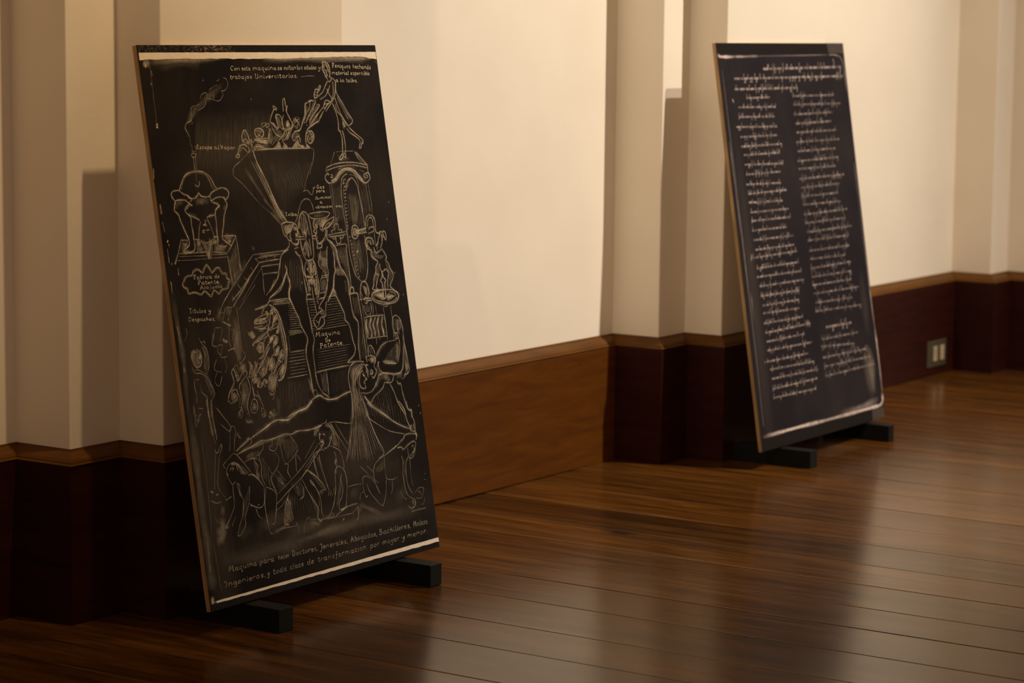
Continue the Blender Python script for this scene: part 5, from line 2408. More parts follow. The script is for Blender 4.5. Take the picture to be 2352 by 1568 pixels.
2.09 .07 168 945 -13 -68
2.09 .073 169 932 -14 -70
2.09 .061 170 919 -14 -73
2.09 .072 171 907 -15 -76
2.09 .058 172 894 -15 -78
2.09 .068 173 881 -16 -77
2.09 .069 174 870 -13 -67
2.09 .07 176 859 -11 -56
2.09 .062 177 847 -9 -45
2.09 .078 178 836 -6 -34
2.09 .055 179 824 -5 -23
2.09 .073 179 813 -2 -12
1.4 .4 165 967 -4 -82 4 -82
1.4 .4 189 964 -4 -82 4 -83
1.2 .3 267 1275 -20 -59 32 -9
1.2 .3 287 1207 -5 -27 21 -19
1.2 .35 327 1236 13 -18 27 8
2 .5 332 1241 1 -17
2 .5 351 1231 6 -12
2.09 .14 395 1190 -2 -12
2.09 .14 405 1226 -10 -52
2.09 .14 415 1261 -18 -92
2.09 .12 421 1266 -20 -101
2.09 .15 424 1265 -21 -104
2.09 .13 427 1265 -21 -109
2.09 .14 430 1265 -23 -113
2.09 .15 435 1264 -24 -117
2.09 .15 437 1264 -24 -121
2.09 .13 442 1264 -26 -125
2.09 .13 445 1263 -26 -129
2.09 .11 447 1263 -26 -133
2.09 .15 452 1263 -28 -136
2.09 .11 454 1262 -26 -127
2.09 .12 458 1262 -24 -120
2.09 .12 456 1234 -16 -85
2.09 .14 452 1193 -8 -36
2.09 .12 416 1084 -1 -2
2.09 .1 420 1088 -2 -9
2.09 .1 425 1092 -3 -17
2.09 .12 428 1096 -4 -23
2.09 .11 434 1100 -6 -30
2.09 .11 437 1102 -7 -35
2.09 .087 440 1101 -7 -37
2.09 .12 444 1099 -8 -38
2.09 .12 446 1098 -8 -40
2.09 .12 450 1096 -8 -41
2.09 .095 454 1095 -9 -43
1.2 .35 80 912 -13 -21 22 -13
1.2 .35 105 914 -26 -46
1.3 .3 221 916 63 -63 18 -35
1.3 .3 232 849 36 -32 23 -14
2.09 .11 422 1118 0 -2
2.09 .11 427 1117 -2 -8
2.09 .098 430 1116 -3 -14
2.09 .11 433 1115 -4 -20
2.09 .088 437 1114 -6 -26
2.09 .11 440 1113 -7 -32
2.09 .078 443 1113 -8 -39
2.09 .1 446 1112 -8 -40
2.09 .11 449 1111 -7 -39
2.09 .1 453 1110 -7 -38
2.09 .097 455 1109 -7 -37
2.09 .11 460 1108 -7 -36
2.09 .088 464 1107 -7 -35
2.09 .11 466 1103 -7 -31
2.09 .081 466 1093 -4 -21
2.09 .1 468 1082 -2 -10
2.09 .11 420 1019 -2 -6
2.09 .12 424 1019 -5 -26
2.09 .11 426 1020 -9 -46
2.09 .11 431 1020 -23 -116
2.09 .12 435 1021 -24 -119
2.09 .12 438 1021 -24 -122
2.09 .088 442 1022 -26 -126
2.09 .12 445 1023 -26 -129
2.09 .1 449 1023 -27 -132
2.09 .11 453 1024 -27 -136
2.09 .1 457 1024 -28 -138
2.09 .087 460 1025 -29 -142
2.09 .09 461 1015 -27 -134
2.09 .1 463 1005 -24 -121
2.09 .11 464 994 -20 -94
2.09 .099 465 984 -14 -68
2.09 .1 466 973 -8 -41
2.09 .12 468 963 -3 -15
1 .36 334 964 4 -29
1 .33 339 964 4 -29
1 .46 345 964 3 -29
1 .36 350 963 4 -31
1 .35 355 963 3 -27
1 .42 359 966 5 -32
1 .33 364 966 4 -29
1 .32 370 965 4 -29
1 .33 375 966 4 -30
1.2 .5 336 972 21 20 23 1 6 -23
1.2 .5 348 975 17 1 2 -15 -17 -1
1.3 .5 305 946 13 -5 1 -11
1.3 .45 309 953 19 35 25 16 16 20 -10 34 1 22 21 7
1.3 .5 383 1052 4 7 16 -5 -4 -19 -11 -2
1.3 .45 379 908 22 -6 2 -19 -17 -28 -20 14 13 20
1.3 .45 381 889 2 -33
1.3 .5 493 1115 11 -16 -20 -54
1.3 .5 515 1097 -16 -50
1.3 .5 541 1110 -1 -19 -36 -49
1.3 .5 570 1084 -30 -34
1.4 .5 472 1042 25 -4 30 6
1.3 .5 522 1048 14 -3 -4 -9 -11 3
1 .45 477 909 0 -29
1 .37 483 909 -1 -31
1 .44 489 907 -1 -28
1 .36 494 908 0 -29
1 .36 500 908 -1 -29
1 .46 506 906 -1 -26
1 .35 511 903 0 -26
1 .3 517 903 0 -26
1.2 .5 480 926 13 6 16 -6 7 -23
1.2 .45 487 914 13 -6 -9 -14 11 -5
1.4 .5 501 987 -3 -30 2 -22
1.4 .45 541 881 12 2 18 -28 -21 -16 -15 13
1.3 .45 556 868 0 -26
1.3 .5 431 868 15 2 1 -22
1.4 .5 418 844 14 -17 24 5 9 -13
1 .37 419 851 0 -26
1 .44 428 848 1 -28
1 .44 437 844 2 -23
1 .31 446 844 3 -25
1 .35 455 843 4 -26
1 .44 463 842 7 -27
2.09 .18 509 1013 -1 -5
2.09 .16 513 1017 -2 -10
2.09 .18 517 1021 -3 -15
2.09 .16 521 1024 -4 -18
2.09 .18 526 1028 -5 -23
2.09 .13 530 1031 -6 -27
2.09 .19 534 1032 -6 -29
2.09 .17 537 1032 -6 -29
2.09 .15 540 1032 -6 -30
2.09 .14 545 1032 -6 -30
2.09 .17 548 1032 -6 -28
2.09 .18 551 1032 -5 -26
2.09 .15 556 1032 -5 -24
2.09 .18 559 1032 -4 -22
3 .6 533 1002 10 -9 -10 -8
1.3 .5 548 1000 17 -2 18 6 14 9 10 -8 -16 -6
1.3 .5 582 996 3 -15 13 10
2.09 .15 566 1058 0 -2
2.09 .16 570 1057 -2 -10
2.09 .14 573 1055 -3 -16
2.09 .16 576 1054 -4 -23
2.09 .17 579 1053 -4 -22
2.09 .15 583 1051 -4 -19
2.09 .15 586 1050 -3 -18
2.09 .16 589 1049 -3 -17
2.09 .15 592 1046 -3 -14
2.09 .16 594 1037 -1 -5
2.09 .16 613 997 -2 -10
2.09 .15 621 1024 -9 -45
2.09 .13 627 1033 -13 -63
2.09 .15 630 1034 -15 -72
2.09 .12 634 1034 -15 -73
2.09 .12 638 1034 -16 -74
2.09 .12 641 1035 -15 -76
2.09 .13 645 1035 -15 -77
2.09 .16 650 1035 -17 -79
2.09 .13 654 1036 -17 -81
2.09 .14 657 1036 -17 -82
2.09 .13 661 1036 -17 -83
2.09 .15 663 1033 -17 -81
2.09 .13 666 1029 -15 -74
2.09 .11 669 1025 -12 -58
2.09 .15 672 1021 -8 -41
2.09 .11 676 1018 -6 -26
2.09 .15 678 1014 -2 -9
1 .35 623 1024 -3 -65
1 .37 629 1024 -4 -70
1 .48 636 1018 -6 -60
1 .49 642 1017 -7 -63
1 .38 649 1017 -8 -59
1 .39 656 1023 -11 -68
1 .44 663 1022 -12 -65
1 .42 669 1022 -14 -70
1.4 .5 711 1111 13 -24 -34 -23 -30 -27
1.3 .5 614 951 20 -13 19 5
1.3 .5 616 936 24 1 3 -16 -13 -6
2.09 .094 596 860 0 -2
2.09 .1 600 861 -1 -8
2.09 .087 604 862 -3 -14
2.09 .094 608 863 -4 -20
2.09 .078 611 864 -5 -26
2.09 .096 615 866 -6 -33
2.09 .082 620 867 -8 -39
2.09 .075 623 868 -9 -45
2.09 .087 627 869 -10 -50
2.09 .1 631 870 -10 -49
2.09 .1 634 872 -10 -49
2.09 .1 638 873 -10 -48
2.09 .079 642 868 -8 -41
2.09 .077 643 862 -7 -33
2.09 .097 647 856 -5 -26
2.09 .099 650 851 -4 -19
2.09 .098 651 845 -2 -11
2.09 .083 653 840 0 -4
1.2 .45 601 862 12 -13 -14 -13
1.2 .45 622 848 15 -13
2 .5 606 854 4 -8
2 .5 585 842 9 -16
2.09 .064 664 933 -2 -8
2.09 .061 667 929 -8 -37
2.09 .066 670 925 -13 -65
2.09 .057 672 921 -18 -91
2.09 .058 675 917 -17 -86
2.09 .05 679 913 -17 -81
2.09 .049 680 909 -15 -76
2.09 .067 684 905 -15 -71
1 .13 703 982 -20 -95
1 .096 725 978 -19 -96
1 .12 748 981 -19 -102
1 .12 772 986 -19 -106
1 .12 794 983 -18 -107
1 .12 817 982 -15 -97
2.09 .075 387 680 -4 -21
2.09 .067 390 680 -5 -21
2.09 .087 393 681 -5 -23
2.09 .062 396 681 -4 -24
2.09 .075 401 682 -5 -26
2.09 .086 404 682 -5 -27
2.09 .067 408 683 -5 -29
2.09 .078 411 683 -6 -29
2.09 .066 415 684 -6 -31
2.09 .074 418 684 -6 -32
2.09 .083 422 685 -7 -34
2.09 .064 426 685 -7 -35
2.09 .077 430 686 -7 -37
2.09 .072 433 686 -8 -37
2.09 .073 438 686 -8 -37
2.09 .067 441 687 -7 -37
2.09 .079 445 687 -7 -36
2.09 .06 448 687 -7 -35
2.09 .06 451 687 -7 -34
2.09 .065 455 687 -7 -33
2.09 .069 458 687 -6 -31
2.09 .068 461 687 -5 -28
2.09 .064 465 687 -4 -24
2.09 .087 469 686 -4 -20
2.09 .087 473 686 -3 -16
2.09 .079 475 686 -2 -13
2.09 .086 479 686 -2 -9
2.09 .08 483 686 -1 -6
2.09 .064 487 686 0 -3
2.09 .099 433 642 -1 -3
2.09 .087 437 640 -2 -13
2.09 .073 439 638 -4 -22
2.09 .095 444 636 -7 -32
2.09 .095 446 634 -8 -42
2.09 .072 450 632 -10 -52
2.09 .1 453 630 -12 -61
2.09 .1 455 621 -12 -58
2.09 .092 455 609 -10 -49
2.09 .099 456 597 -8 -40
2.09 .086 458 584 -6 -30
2.09 .078 458 572 -4 -20
2.09 .1 459 559 -2 -10
2.09 .059 496 637 -2 -9
2.09 .047 498 633 -8 -41
2.09 .048 501 629 -14 -72
2.09 .049 505 624 -14 -70
2.09 .055 507 620 -14 -69
2.09 .059 510 615 -14 -68
2.09 .058 513 611 -14 -67
2.09 .05 515 607 -13 -66
2.09 .061 518 602 -13 -64
2.09 .053 519 587 -11 -53
2.09 .043 516 555 -5 -24
1 .14 562 718 13 -36
1 .16 571 722 10 -39
1 .15 582 722 6 -39
1 .12 592 721 2 -37
1 .14 602 721 -2 -33
1 .13 613 723 -7 -36
1 .18 622 720 -9 -31
1 .11 633 722 -14 -32
2.09 .052 658 720 0 -3
2.09 .055 663 720 -3 -12
2.09 .043 666 719 -5 -21
2.09 .047 670 719 -6 -30
2.09 .045 672 718 -8 -39
2.09 .055 676 718 -9 -48
2.09 .047 679 717 -11 -57
2.09 .054 682 717 -13 -66
2.09 .044 687 716 -15 -75
2.09 .057 690 716 -17 -85
2.09 .045 695 715 -20 -93
2.09 .056 699 715 -21 -101
2.09 .048 702 715 -21 -100
2.09 .051 706 714 -20 -98
2.09 .061 709 714 -20 -97
2.09 .045 713 713 -20 -95
2.09 .046 715 713 -19 -94
2.09 .059 718 712 -19 -92
2.09 .051 723 712 -19 -91
2.09 .052 726 711 -18 -89
2.09 .056 730 711 -18 -88
2.09 .059 733 710 -17 -86
2.09 .059 738 710 -18 -85
2.09 .045 741 709 -17 -83
2.09 .058 744 709 -17 -82
2.09 .053 747 705 -15 -75
2.09 .058 749 700 -13 -65
2.09 .049 752 695 -11 -56
2.09 .044 756 690 -10 -47
2.09 .05 757 685 -8 -38
2.09 .044 760 680 -6 -29
2.09 .057 763 675 -4 -20
2.09 .06 767 670 -3 -11
2.09 .037 589 537 -1 -3
2.09 .044 591 535 -3 -15
2.09 .049 594 533 -6 -27
2.09 .049 598 530 -8 -38
2.09 .04 601 528 -10 -51
2.09 .044 604 526 -10 -50
2.09 .036 607 523 -9 -45
2.09 .04 610 521 -8 -42
2.09 .049 613 519 -8 -39
2.09 .043 617 516 -7 -35
2.09 .049 619 514 -6 -31
2.09 .038 623 511 -6 -27
2.09 .051 626 506 -4 -21
2.09 .045 628 501 -3 -14
2.09 .045 632 496 -2 -8
2.09 .039 633 491 0 -2
1.3 .4 553 569 23 -9 -29 -21 27 -66
1.3 .4 575 555 35 -26 26 -34
1 .19 687 502 43 -71
1 .14 697 505 40 -76
1 .18 710 502 34 -74
1 .17 719 508 31 -83
1 .13 729 510 26 -84
1 .21 738 518 20 -84
1 .18 748 520 15 -83
1 .19 758 526 11 -93
1 .16 681 435 -9 -81
1 .15 700 434 -7 -83
1 .13 718 425 -4 -74
1 .12 736 421 0 -74
1 .15 755 413 2 -64
1 .14 773 412 6 -71
1 .18 792 407 9 -69
1 .16 810 402 13 -67
1 .15 828 400 16 -66
1 .12 849 388 17 -57
1.3 .35 724 487 6 -53
1.3 .45 778 468 -4 -41 -32 -16
1.1 .36 627 412 -18 -85
1.1 .34 631 416 -15 -78
1.1 .35 636 419 -17 -89
1.1 .37 640 419 -16 -82
1.1 .4 642 412 -14 -83
1.1 .45 645 410 -13 -81
1.1 .45 650 416 -13 -82
1.1 .35 653 414 -11 -78
1.1 .39 657 413 -11 -77
1.1 .38 661 417 -12 -90
1.1 .43 665 414 -11 -89
1.1 .35 668 413 -9 -78
2.09 .072 611 331 -1 -4
2.09 .085 618 344 -3 -17
2.09 .067 624 357 -6 -30
2.09 .067 630 370 -8 -42
2.09 .06 636 383 -11 -55
2.09 .086 642 396 -14 -68
2.09 .067 650 409 -17 -81
2.09 .061 653 406 -16 -78
2.09 .077 654 394 -13 -65
2.09 .072 655 381 -11 -52
2.09 .083 656 369 -9 -40
2.09 .062 656 356 -5 -27
2.09 .086 657 343 -3 -13
2.09 .074 346 638 -9 -44
2.09 .076 349 635 -8 -42
2.09 .098 352 632 -8 -40
2.09 .086 355 629 -8 -38
2.09 .1 359 626 -7 -36
2.09 .073 362 623 -7 -34
2.09 .091 365 620 -7 -32
2.09 .11 366 617 -6 -30
2.09 .11 369 614 -6 -28
2.09 .075 372 611 -5 -25
2.09 .092 375 608 -4 -21
2.09 .099 379 605 -4 -17
2.09 .096 381 602 -3 -13
2.09 .1 384 599 -2 -9
2.09 .095 387 596 -1 -5
3 .5 426 436 8 -4
1.3 .4 404 421 16 -38 28 -20
2.09 .068 319 466 -3 -13
2.09 .053 324 471 -12 -58
2.09 .066 328 476 -20 -100
2.09 .059 333 480 -20 -95
2.09 .054 338 485 -19 -91
2.09 .057 341 490 -17 -86
2.09 .063 347 494 -17 -81
2.09 .063 350 499 -15 -76
2.09 .064 356 504 -15 -72
2.09 .049 359 508 -13 -66
2.09 .064 365 513 -12 -62
2.09 .065 368 518 -11 -54
2.09 .062 373 522 -5 -28
2.09 .063 377 527 0 -2
1.2 .4 835 497 27 -30 22 -57 -3 -52
2.09 .071 834 535 0 -2
2.09 .081 837 532 0 -3
2.09 .068 841 530 0 -4
2.09 .067 843 528 -1 -5
2.09 .07 848 525 -1 -6
2.09 .084 850 523 -2 -7
2.09 .062 854 521 -2 -8
2.09 .074 858 518 -2 -8
2.09 .083 861 516 -2 -10
2.09 .085 864 513 -2 -10
2.09 .083 867 511 -3 -12
2.09 .078 870 509 -3 -14
2.09 .078 873 507 -3 -15
2.09 .084 876 504 -3 -16
2.09 .076 879 502 -3 -18
2.09 .083 884 499 -4 -19
2.09 .072 887 497 -4 -21
2.09 .088 889 495 -4 -22
2.09 .084 893 492 -5 -23
2.09 .072 896 490 -5 -25
2.09 .075 900 487 -6 -26
2.09 .076 903 483 -5 -26
2.09 .075 905 480 -5 -27
2.09 .084 908 476 -5 -26
2.09 .07 911 472 -5 -26
2.09 .07 915 467 -5 -24
2.09 .082 918 463 -4 -21
2.09 .072 920 460 -4 -19
2.09 .074 924 455 -3 -15
2.09 .069 927 451 -3 -12
2.09 .077 930 447 -2 -9
2.09 .07 933 443 -1 -7
2.09 .066 936 439 -1 -4
2.09 .093 893 431 -1 -5
2.09 .088 898 431 -2 -8
2.09 .1 900 432 -2 -13
2.09 .11 905 432 -3 -17
2.09 .099 908 432 -5 -20
2.09 .09 913 432 -5 -24
2.09 .12 915 433 -4 -24
2.09 .087 919 433 -4 -20
2.09 .12 923 433 -3 -16
2.09 .1 927 433 -2 -12
2.09 .12 932 433 -2 -8
2.09 .092 935 434 -1 -4
1 .12 1407 801 5 -96
1 .12 1429 799 5 -98
1 .18 1451 798 5 -107
1 .16 1472 800 6 -111
1 .14 1495 795 5 -103
1 .14 1518 782 4 -93
1 .17 1539 791 6 -107
1 .15 1562 781 5 -97
1 .15 1585 776 4 -99
1 .15 1607 773 4 -94
1 .13 1630 773 4 -97
1 .14 1652 776 4 -104
1 .1 1464 510 -18 -145
1 .11 1477 511 -16 -138
1 .12 1489 500 -16 -147
1 .16 1503 505 -15 -147
1 .11 1516 495 -14 -138
1 .13 1529 495 -12 -129
1 .14 1544 512 -14 -162
1 .12 1556 499 -11 -141
1 .12 1570 506 -11 -151
1 .17 965 720 -24 -24
1 .22 977 720 -21 -29
1 .2 988 719 -17 -35
1 .22 999 717 -15 -42
1 .15 1010 716 -11 -48
1 .14 1020 710 -6 -48
1 .18 1032 712 -4 -55
1 .2 1043 711 0 -58
2.09 .083 904 601 -2 -6
2.09 .073 907 600 -2 -11
2.09 .081 911 598 -3 -16
2.09 .1 915 596 -5 -20
2.09 .082 917 595 -5 -26
2.09 .088 921 593 -6 -30
2.09 .085 924 591 -8 -35
2.09 .076 926 582 -7 -32
2.09 .095 929 572 -6 -29
2.09 .074 930 561 -5 -24
2.09 .085 932 551 -4 -21
2.09 .094 934 540 -4 -16
2.09 .097 934 530 -3 -13
2.09 .084 937 520 -3 -12
2.09 .083 939 509 -2 -10
2.09 .073 939 499 -2 -9
2.09 .081 942 489 -2 -8
2.09 .074 942 479 -1 -6
2.09 .081 945 468 -1 -4
2.09 .1 947 458 -1 -3
2.09 .066 1053 597 -2 -5
2.09 .077 1055 587 -5 -24
2.09 .085 1056 578 -9 -43
2.09 .071 1057 568 -9 -42
2.09 .068 1060 558 -5 -24
2.09 .061 1060 548 -1 -5
2.09 .096 1008 336 -1 -3
2.09 .084 1016 352 -3 -16
2.09 .11 1022 369 -6 -30
2.09 .12 1030 385 -9 -43
2.09 .12 1037 401 -11 -55
2.09 .12 1045 417 -14 -68
2.09 .1 1052 433 -16 -75
2.09 .093 1059 449 -17 -81
2.09 .1 1066 466 -19 -87
2.09 .099 1073 481 -19 -92
2.09 .12 1073 467 -14 -67
2.09 .1 1074 452 -8 -42
2.09 .11 1075 438 -3 -18
2.09 .078 826 445 0 -2
2.09 .078 829 440 -2 -9
2.09 .066 831 435 -3 -15
2.09 .078 834 429 -5 -21
2.09 .06 836 424 -6 -28
2.09 .06 840 419 -8 -36
2.09 .063 841 413 -9 -41
2.09 .065 844 408 -10 -49
2.09 .063 847 402 -11 -49
2.09 .058 849 397 -10 -50
2.09 .06 852 392 -10 -50
2.09 .077 854 386 -10 -50
2.09 .064 858 381 -10 -51
2.09 .056 860 375 -10 -51
2.09 .067 862 370 -11 -51
2.09 .056 867 364 -9 -38
2.09 .074 868 359 -2 -11
1 .098 1116 413 -2 -75
1 .13 1129 406 -4 -65
1 .12 1141 406 -5 -72
1 .095 1154 408 -7 -72
1 .11 1167 410 -9 -73
1 .13 1179 405 -10 -70
1 .11 1193 413 -12 -73
1 .091 1206 411 -14 -74
1 .094 1219 413 -16 -76
2.09 .079 1368 476 -4 -18
2.09 .079 1372 479 -5 -22
2.09 .06 1375 481 -5 -24
2.09 .085 1380 484 -6 -27
2.09 .087 1385 486 -6 -30
2.09 .071 1389 488 -7 -33
2.09 .084 1394 490 -7 -35
2.09 .074 1399 493 -9 -39
2.09 .067 1403 495 -9 -41
2.09 .085 1409 497 -10 -44
2.09 .064 1412 500 -10 -48
2.09 .073 1418 502 -11 -50
2.09 .072 1422 504 -11 -49
2.09 .081 1425 507 -10 -49
2.09 .086 1430 509 -11 -49
2.09 .07 1434 511 -10 -48
2.09 .066 1439 514 -11 -48
2.09 .063 1445 516 -11 -48
2.09 .062 1448 518 -10 -47
2.09 .074 1444 483 -2 -9
2.09 .081 1606 495 -16 -75
2.09 .074 1609 487 -18 -87
2.09 .087 1612 479 -21 -99
2.09 .082 1614 472 -24 -112
7.6 .1 784 310 -1 -3
7.6 .098 797 308 -1 -4
7.6 .14 810 307 -1 -6
7.6 .13 824 305 -2 -6
7.6 .11 837 303 -2 -7
7.6 .11 849 302 -2 -9
7.6 .13 863 300 -2 -10
7.6 .14 878 298 -3 -11
7.6 .14 890 297 -3 -13
7.6 .097 905 296 -3 -12
7.6 .1 918 295 -2 -10
7.6 .12 931 295 -2 -8
7.6 .1 946 294 -2 -7
7.6 .12 959 294 -1 -5
7.6 .1 973 293 -1 -4
7.6 .097 986 293 0 -2
2.09 .088 1161 308 -1 -3
2.09 .081 1165 310 -3 -13
2.09 .084 1170 312 -5 -24
2.09 .062 1175 313 -7 -33
2.09 .083 1178 315 -9 -43
2.09 .084 1183 317 -11 -54
2.09 .083 1186 319 -12 -55
2.09 .082 1191 321 -11 -54
2.09 .07 1196 322 -11 -51
2.09 .061 1200 324 -10 -49
2.09 .084 1204 321 -9 -43
2.09 .078 1207 318 -8 -36
2.09 .072 1210 315 -6 -29
2.09 .078 1213 312 -5 -22
2.09 .084 1218 309 -4 -16
2.09 .065 1221 306 -2 -9
2.09 .068 1223 303 -1 -2
1 .29 1645 499 2 -23
1 .23 1656 500 -1 -23
1 .33 1667 501 -3 -20
1 .24 1678 500 -5 -18
1 .21 1689 502 -9 -19
1 .29 1700 502 -10 -14
1 .099 761 994 -16 -145
1 .12 772 997 -17 -147
1 .14 781 994 -16 -142
1 .15 791 994 -16 -143
1 .12 801 990 -14 -130
1 .12 810 983 -14 -133
1 .14 820 979 -14 -124
1 .12 831 990 -15 -137
1 .13 841 985 -15 -133
1 .15 851 986 -14 -128
1 .12 860 977 -12 -118
1 .13 871 979 -13 -113
1 .14 881 981 -13 -122
1 .12 891 981 -12 -113
1 .13 902 989 -12 -120
1 .15 911 977 -11 -110
1 .13 1105 994 -16 -105
1 .097 1117 994 -16 -114
1 .11 1130 997 -16 -114
1 .12 1142 992 -13 -99
1 .13 1154 992 -14 -112
1 .11 1167 995 -12 -102
1 .14 1180 994 -12 -104
1 .14 1193 998 -12 -103
1 .13 1206 997 -12 -106
1 .15 1218 998 -10 -99
1 .097 1231 999 -10 -103
1 .093 1243 994 -8 -99
1 .21 1346 824 22 -83
1 .16 1363 821 22 -87
1 .2 1379 827 19 -88
1 .15 1394 838 22 -110
1 .22 1412 831 17 -95
1 .15 1426 841 20 -115
1 .18 1442 848 19 -123
1 .22 1458 852 17 -122
1 .17 1474 855 17 -125
1 .15 1490 862 16 -133
1 .18 1506 870 15 -139
1 .22 1523 868 14 -142
1 .15 1539 874 13 -149
1 .17 1556 867 13 -152
2.09 .099 1734 1149 -1 -8
2.09 .1 1736 1135 -7 -36
2.09 .14 1738 1120 -14 -63
2.09 .13 1738 1105 -19 -90
2.09 .12 1740 1091 -23 -104
2.09 .12 1741 1076 -23 -108
2.09 .1 1742 1061 -24 -112
2.09 .12 1743 1047 -25 -117
2.09 .11 1743 1032 -22 -101
2.09 .12 1746 1018 -18 -84
2.09 .12 1746 1003 -14 -66
2.09 .12 1747 987 -10 -47
2.09 .14 1747 972 -6 -29
2.09 .13 1749 957 -2 -11
2.09 .16 1658 1147 -1 -5
2.09 .17 1661 1145 -4 -17
2.09 .13 1666 1144 -6 -25
2.09 .14 1670 1142 -5 -24
2.09 .17 1672 1141 -5 -24
2.09 .14 1676 1140 -5 -24
2.09 .15 1680 1139 -5 -24
2.09 .17 1685 1137 -5 -23
2.09 .17 1690 1136 -5 -23
1 .39 1667 1210 -3 -60
1 .33 1675 1213 -1 -64
1 .26 1684 1211 0 -61
1 .31 1692 1211 2 -65
1 .29 1700 1210 3 -58
1 .28 1708 1210 5 -59
1 .27 1717 1204 6 -55
1 .29 1725 1205 7 -53
1.1 .45 1413 1029 17 -14
1.1 .35 1421 1029 15 -15
1.1 .37 1427 1031 14 -17
1.1 .29 1433 1033 14 -21
1.1 .36 1441 1033 11 -20
1.1 .44 1447 1036 10 -23
1.1 .28 1453 1039 10 -26
1.1 .37 1461 1039 7 -26
1.1 .4 1467 1041 7 -28
2.09 .19 1441 1036 0 -3
2.09 .2 1444 1035 -2 -10
2.09 .15 1448 1035 -4 -18
2.09 .22 1451 1035 -4 -24
2.09 .15 1457 1034 -6 -25
2.09 .2 1461 1034 -6 -28
2.09 .22 1463 1033 -6 -29
2.09 .19 1467 1033 -6 -32
2.09 .18 1473 1032 -8 -33
2.09 .088 1484 976 -3 -13
2.09 .1 1488 974 -12 -54
2.09 .11 1492 971 -16 -74
2.09 .088 1495 969 -14 -69
2.09 .1 1498 967 -14 -64
2.09 .082 1503 965 -13 -59
2.09 .084 1506 962 -11 -53
2.09 .088 1508 960 -10 -47
2.09 .09 1514 958 -9 -42
2.09 .1 1517 956 -8 -37
2.09 .082 1521 953 -7 -30
2.09 .075 1525 951 -6 -23
2.09 .075 1527 949 -3 -17
2.09 .1 1531 947 -3 -10
2.09 .11 1535 944 -1 -3
1 .23 1586 1040 -28 -37
1 .26 1597 1046 -27 -41
1 .32 1606 1050 -27 -50
1 .23 1620 1060 -28 -57
1 .31 1631 1067 -30 -68
1 .31 1639 1067 -28 -70
1 .25 1652 1078 -30 -84
1 .24 1662 1083 -31 -93
1 .26 1672 1085 -28 -90
1 .32 1682 1090 -28 -100
2.09 .2 1547 1010 -1 -7
2.09 .19 1553 1009 -2 -10
2.09 .22 1557 1008 -3 -10
2.09 .16 1559 1008 -2 -10
2.09 .2 1564 1007 -2 -10
2.09 .18 1568 1006 -2 -10
2.09 .18 1572 1005 -2 -9
2.09 .15 1577 1004 -2 -9
2.09 .16 1580 1003 -2 -9
2.09 .17 1585 1003 -2 -10
2.09 .17 1588 1002 -2 -9
2.09 .19 1592 1001 -2 -9
2.09 .18 1597 1000 -2 -9
2.09 .19 1600 999 -2 -8
2.09 .22 1603 999 -2 -9
2.09 .16 1607 998 -2 -9
2.09 .2 1611 997 -2 -8
2.09 .19 1616 996 -2 -8
2.09 .17 1620 995 -1 -8
2.09 .2 1624 994 -2 -8
2.09 .16 1627 993 -2 -7
2.09 .18 1631 993 -2 -8
2.09 .2 1635 992 -1 -8
2.09 .17 1638 991 -1 -7
2.09 .16 1643 990 -2 -7
2.09 .19 1647 989 -2 -7
2.09 .11 1659 1050 -2 -13
2.09 .11 1671 1078 -12 -55
2.09 .14 1678 1092 -18 -83
2.09 .11 1679 1085 -19 -90
2.09 .11 1684 1079 -16 -73
2.09 .13 1686 1073 -8 -40
2.09 .12 1689 1067 -1 -7
1 .29 1308 1008 -44 -51
1 .23 1318 1005 -41 -47
1 .32 1333 1009 -47 -53
1 .29 1341 1004 -45 -49
1 .25 1356 1006 -50 -52
1 .25 1363 1000 -47 -48
1 .26 1249 902 -9 -121
1 .3 1255 904 -6 -114
1 .34 1261 906 -5 -125
1 .33 1267 905 -3 -121
1 .37 1272 909 -1 -130
1 .26 1278 905 1 -120
1 .35 1284 900 3 -121
1 .31 1289 907 6 -134
1 .38 1295 892 7 -113
1 .26 1301 897 8 -111
1 .28 1307 891 11 -118
1 .4 1312 896 14 -122
2.09 .096 1260 1001 -2 -9
2.09 .08 1263 1003 -9 -41
2.09 .083 1268 1004 -16 -72
2.09 .079 1271 1006 -22 -104
2.09 .082 1276 1008 -25 -117
2.09 .082 1280 1009 -24 -114
2.09 .1 1286 1010 -24 -112
2.09 .1 1289 1012 -23 -110
2.09 .075 1294 1014 -23 -109
2.09 .083 1297 1015 -23 -106
2.09 .11 1302 1017 -20 -96
2.09 .096 1305 1018 -18 -86
2.09 .081 1311 1018 -16 -75
2.09 .1 1315 1017 -14 -62
2.09 .094 1317 1017 -11 -51
2.09 .098 1322 1016 -9 -42
2.09 .094 1325 1016 -8 -39
2.09 .073 1329 1016 -8 -36
2.09 .084 1333 1015 -7 -32
2.09 .079 1337 1015 -6 -29
2.09 .086 1342 1014 -5 -25
2.09 .084 1345 1014 -5 -22
2.09 .078 1350 1013 -4 -18
2.09 .078 1354 1013 -3 -15
2.09 .086 1358 1013 -3 -12
2.09 .08 1361 1012 -2 -8
2.09 .079 1365 1012 -1 -5
2.09 .094 1369 1011 0 -1
2.09 .088 860 1400 0 -2
2.09 .065 862 1393 -1 -8
2.09 .063 865 1387 -3 -15
2.09 .086 867 1380 -4 -21
2.09 .061 868 1374 -5 -23
2.09 .07 872 1367 -5 -22
2.09 .083 874 1360 -4 -20
2.09 .075 877 1353 -4 -18
2.09 .086 879 1348 -4 -19
2.09 .07 881 1342 -3 -18
2.09 .072 884 1336 -3 -17
2.09 .071 887 1331 -4 -18
2.09 .061 889 1325 -4 -17
2.09 .086 890 1320 -3 -17
2.09 .08 894 1314 -4 -17
2.09 .08 896 1308 -3 -15
2.09 .064 899 1303 -3 -13
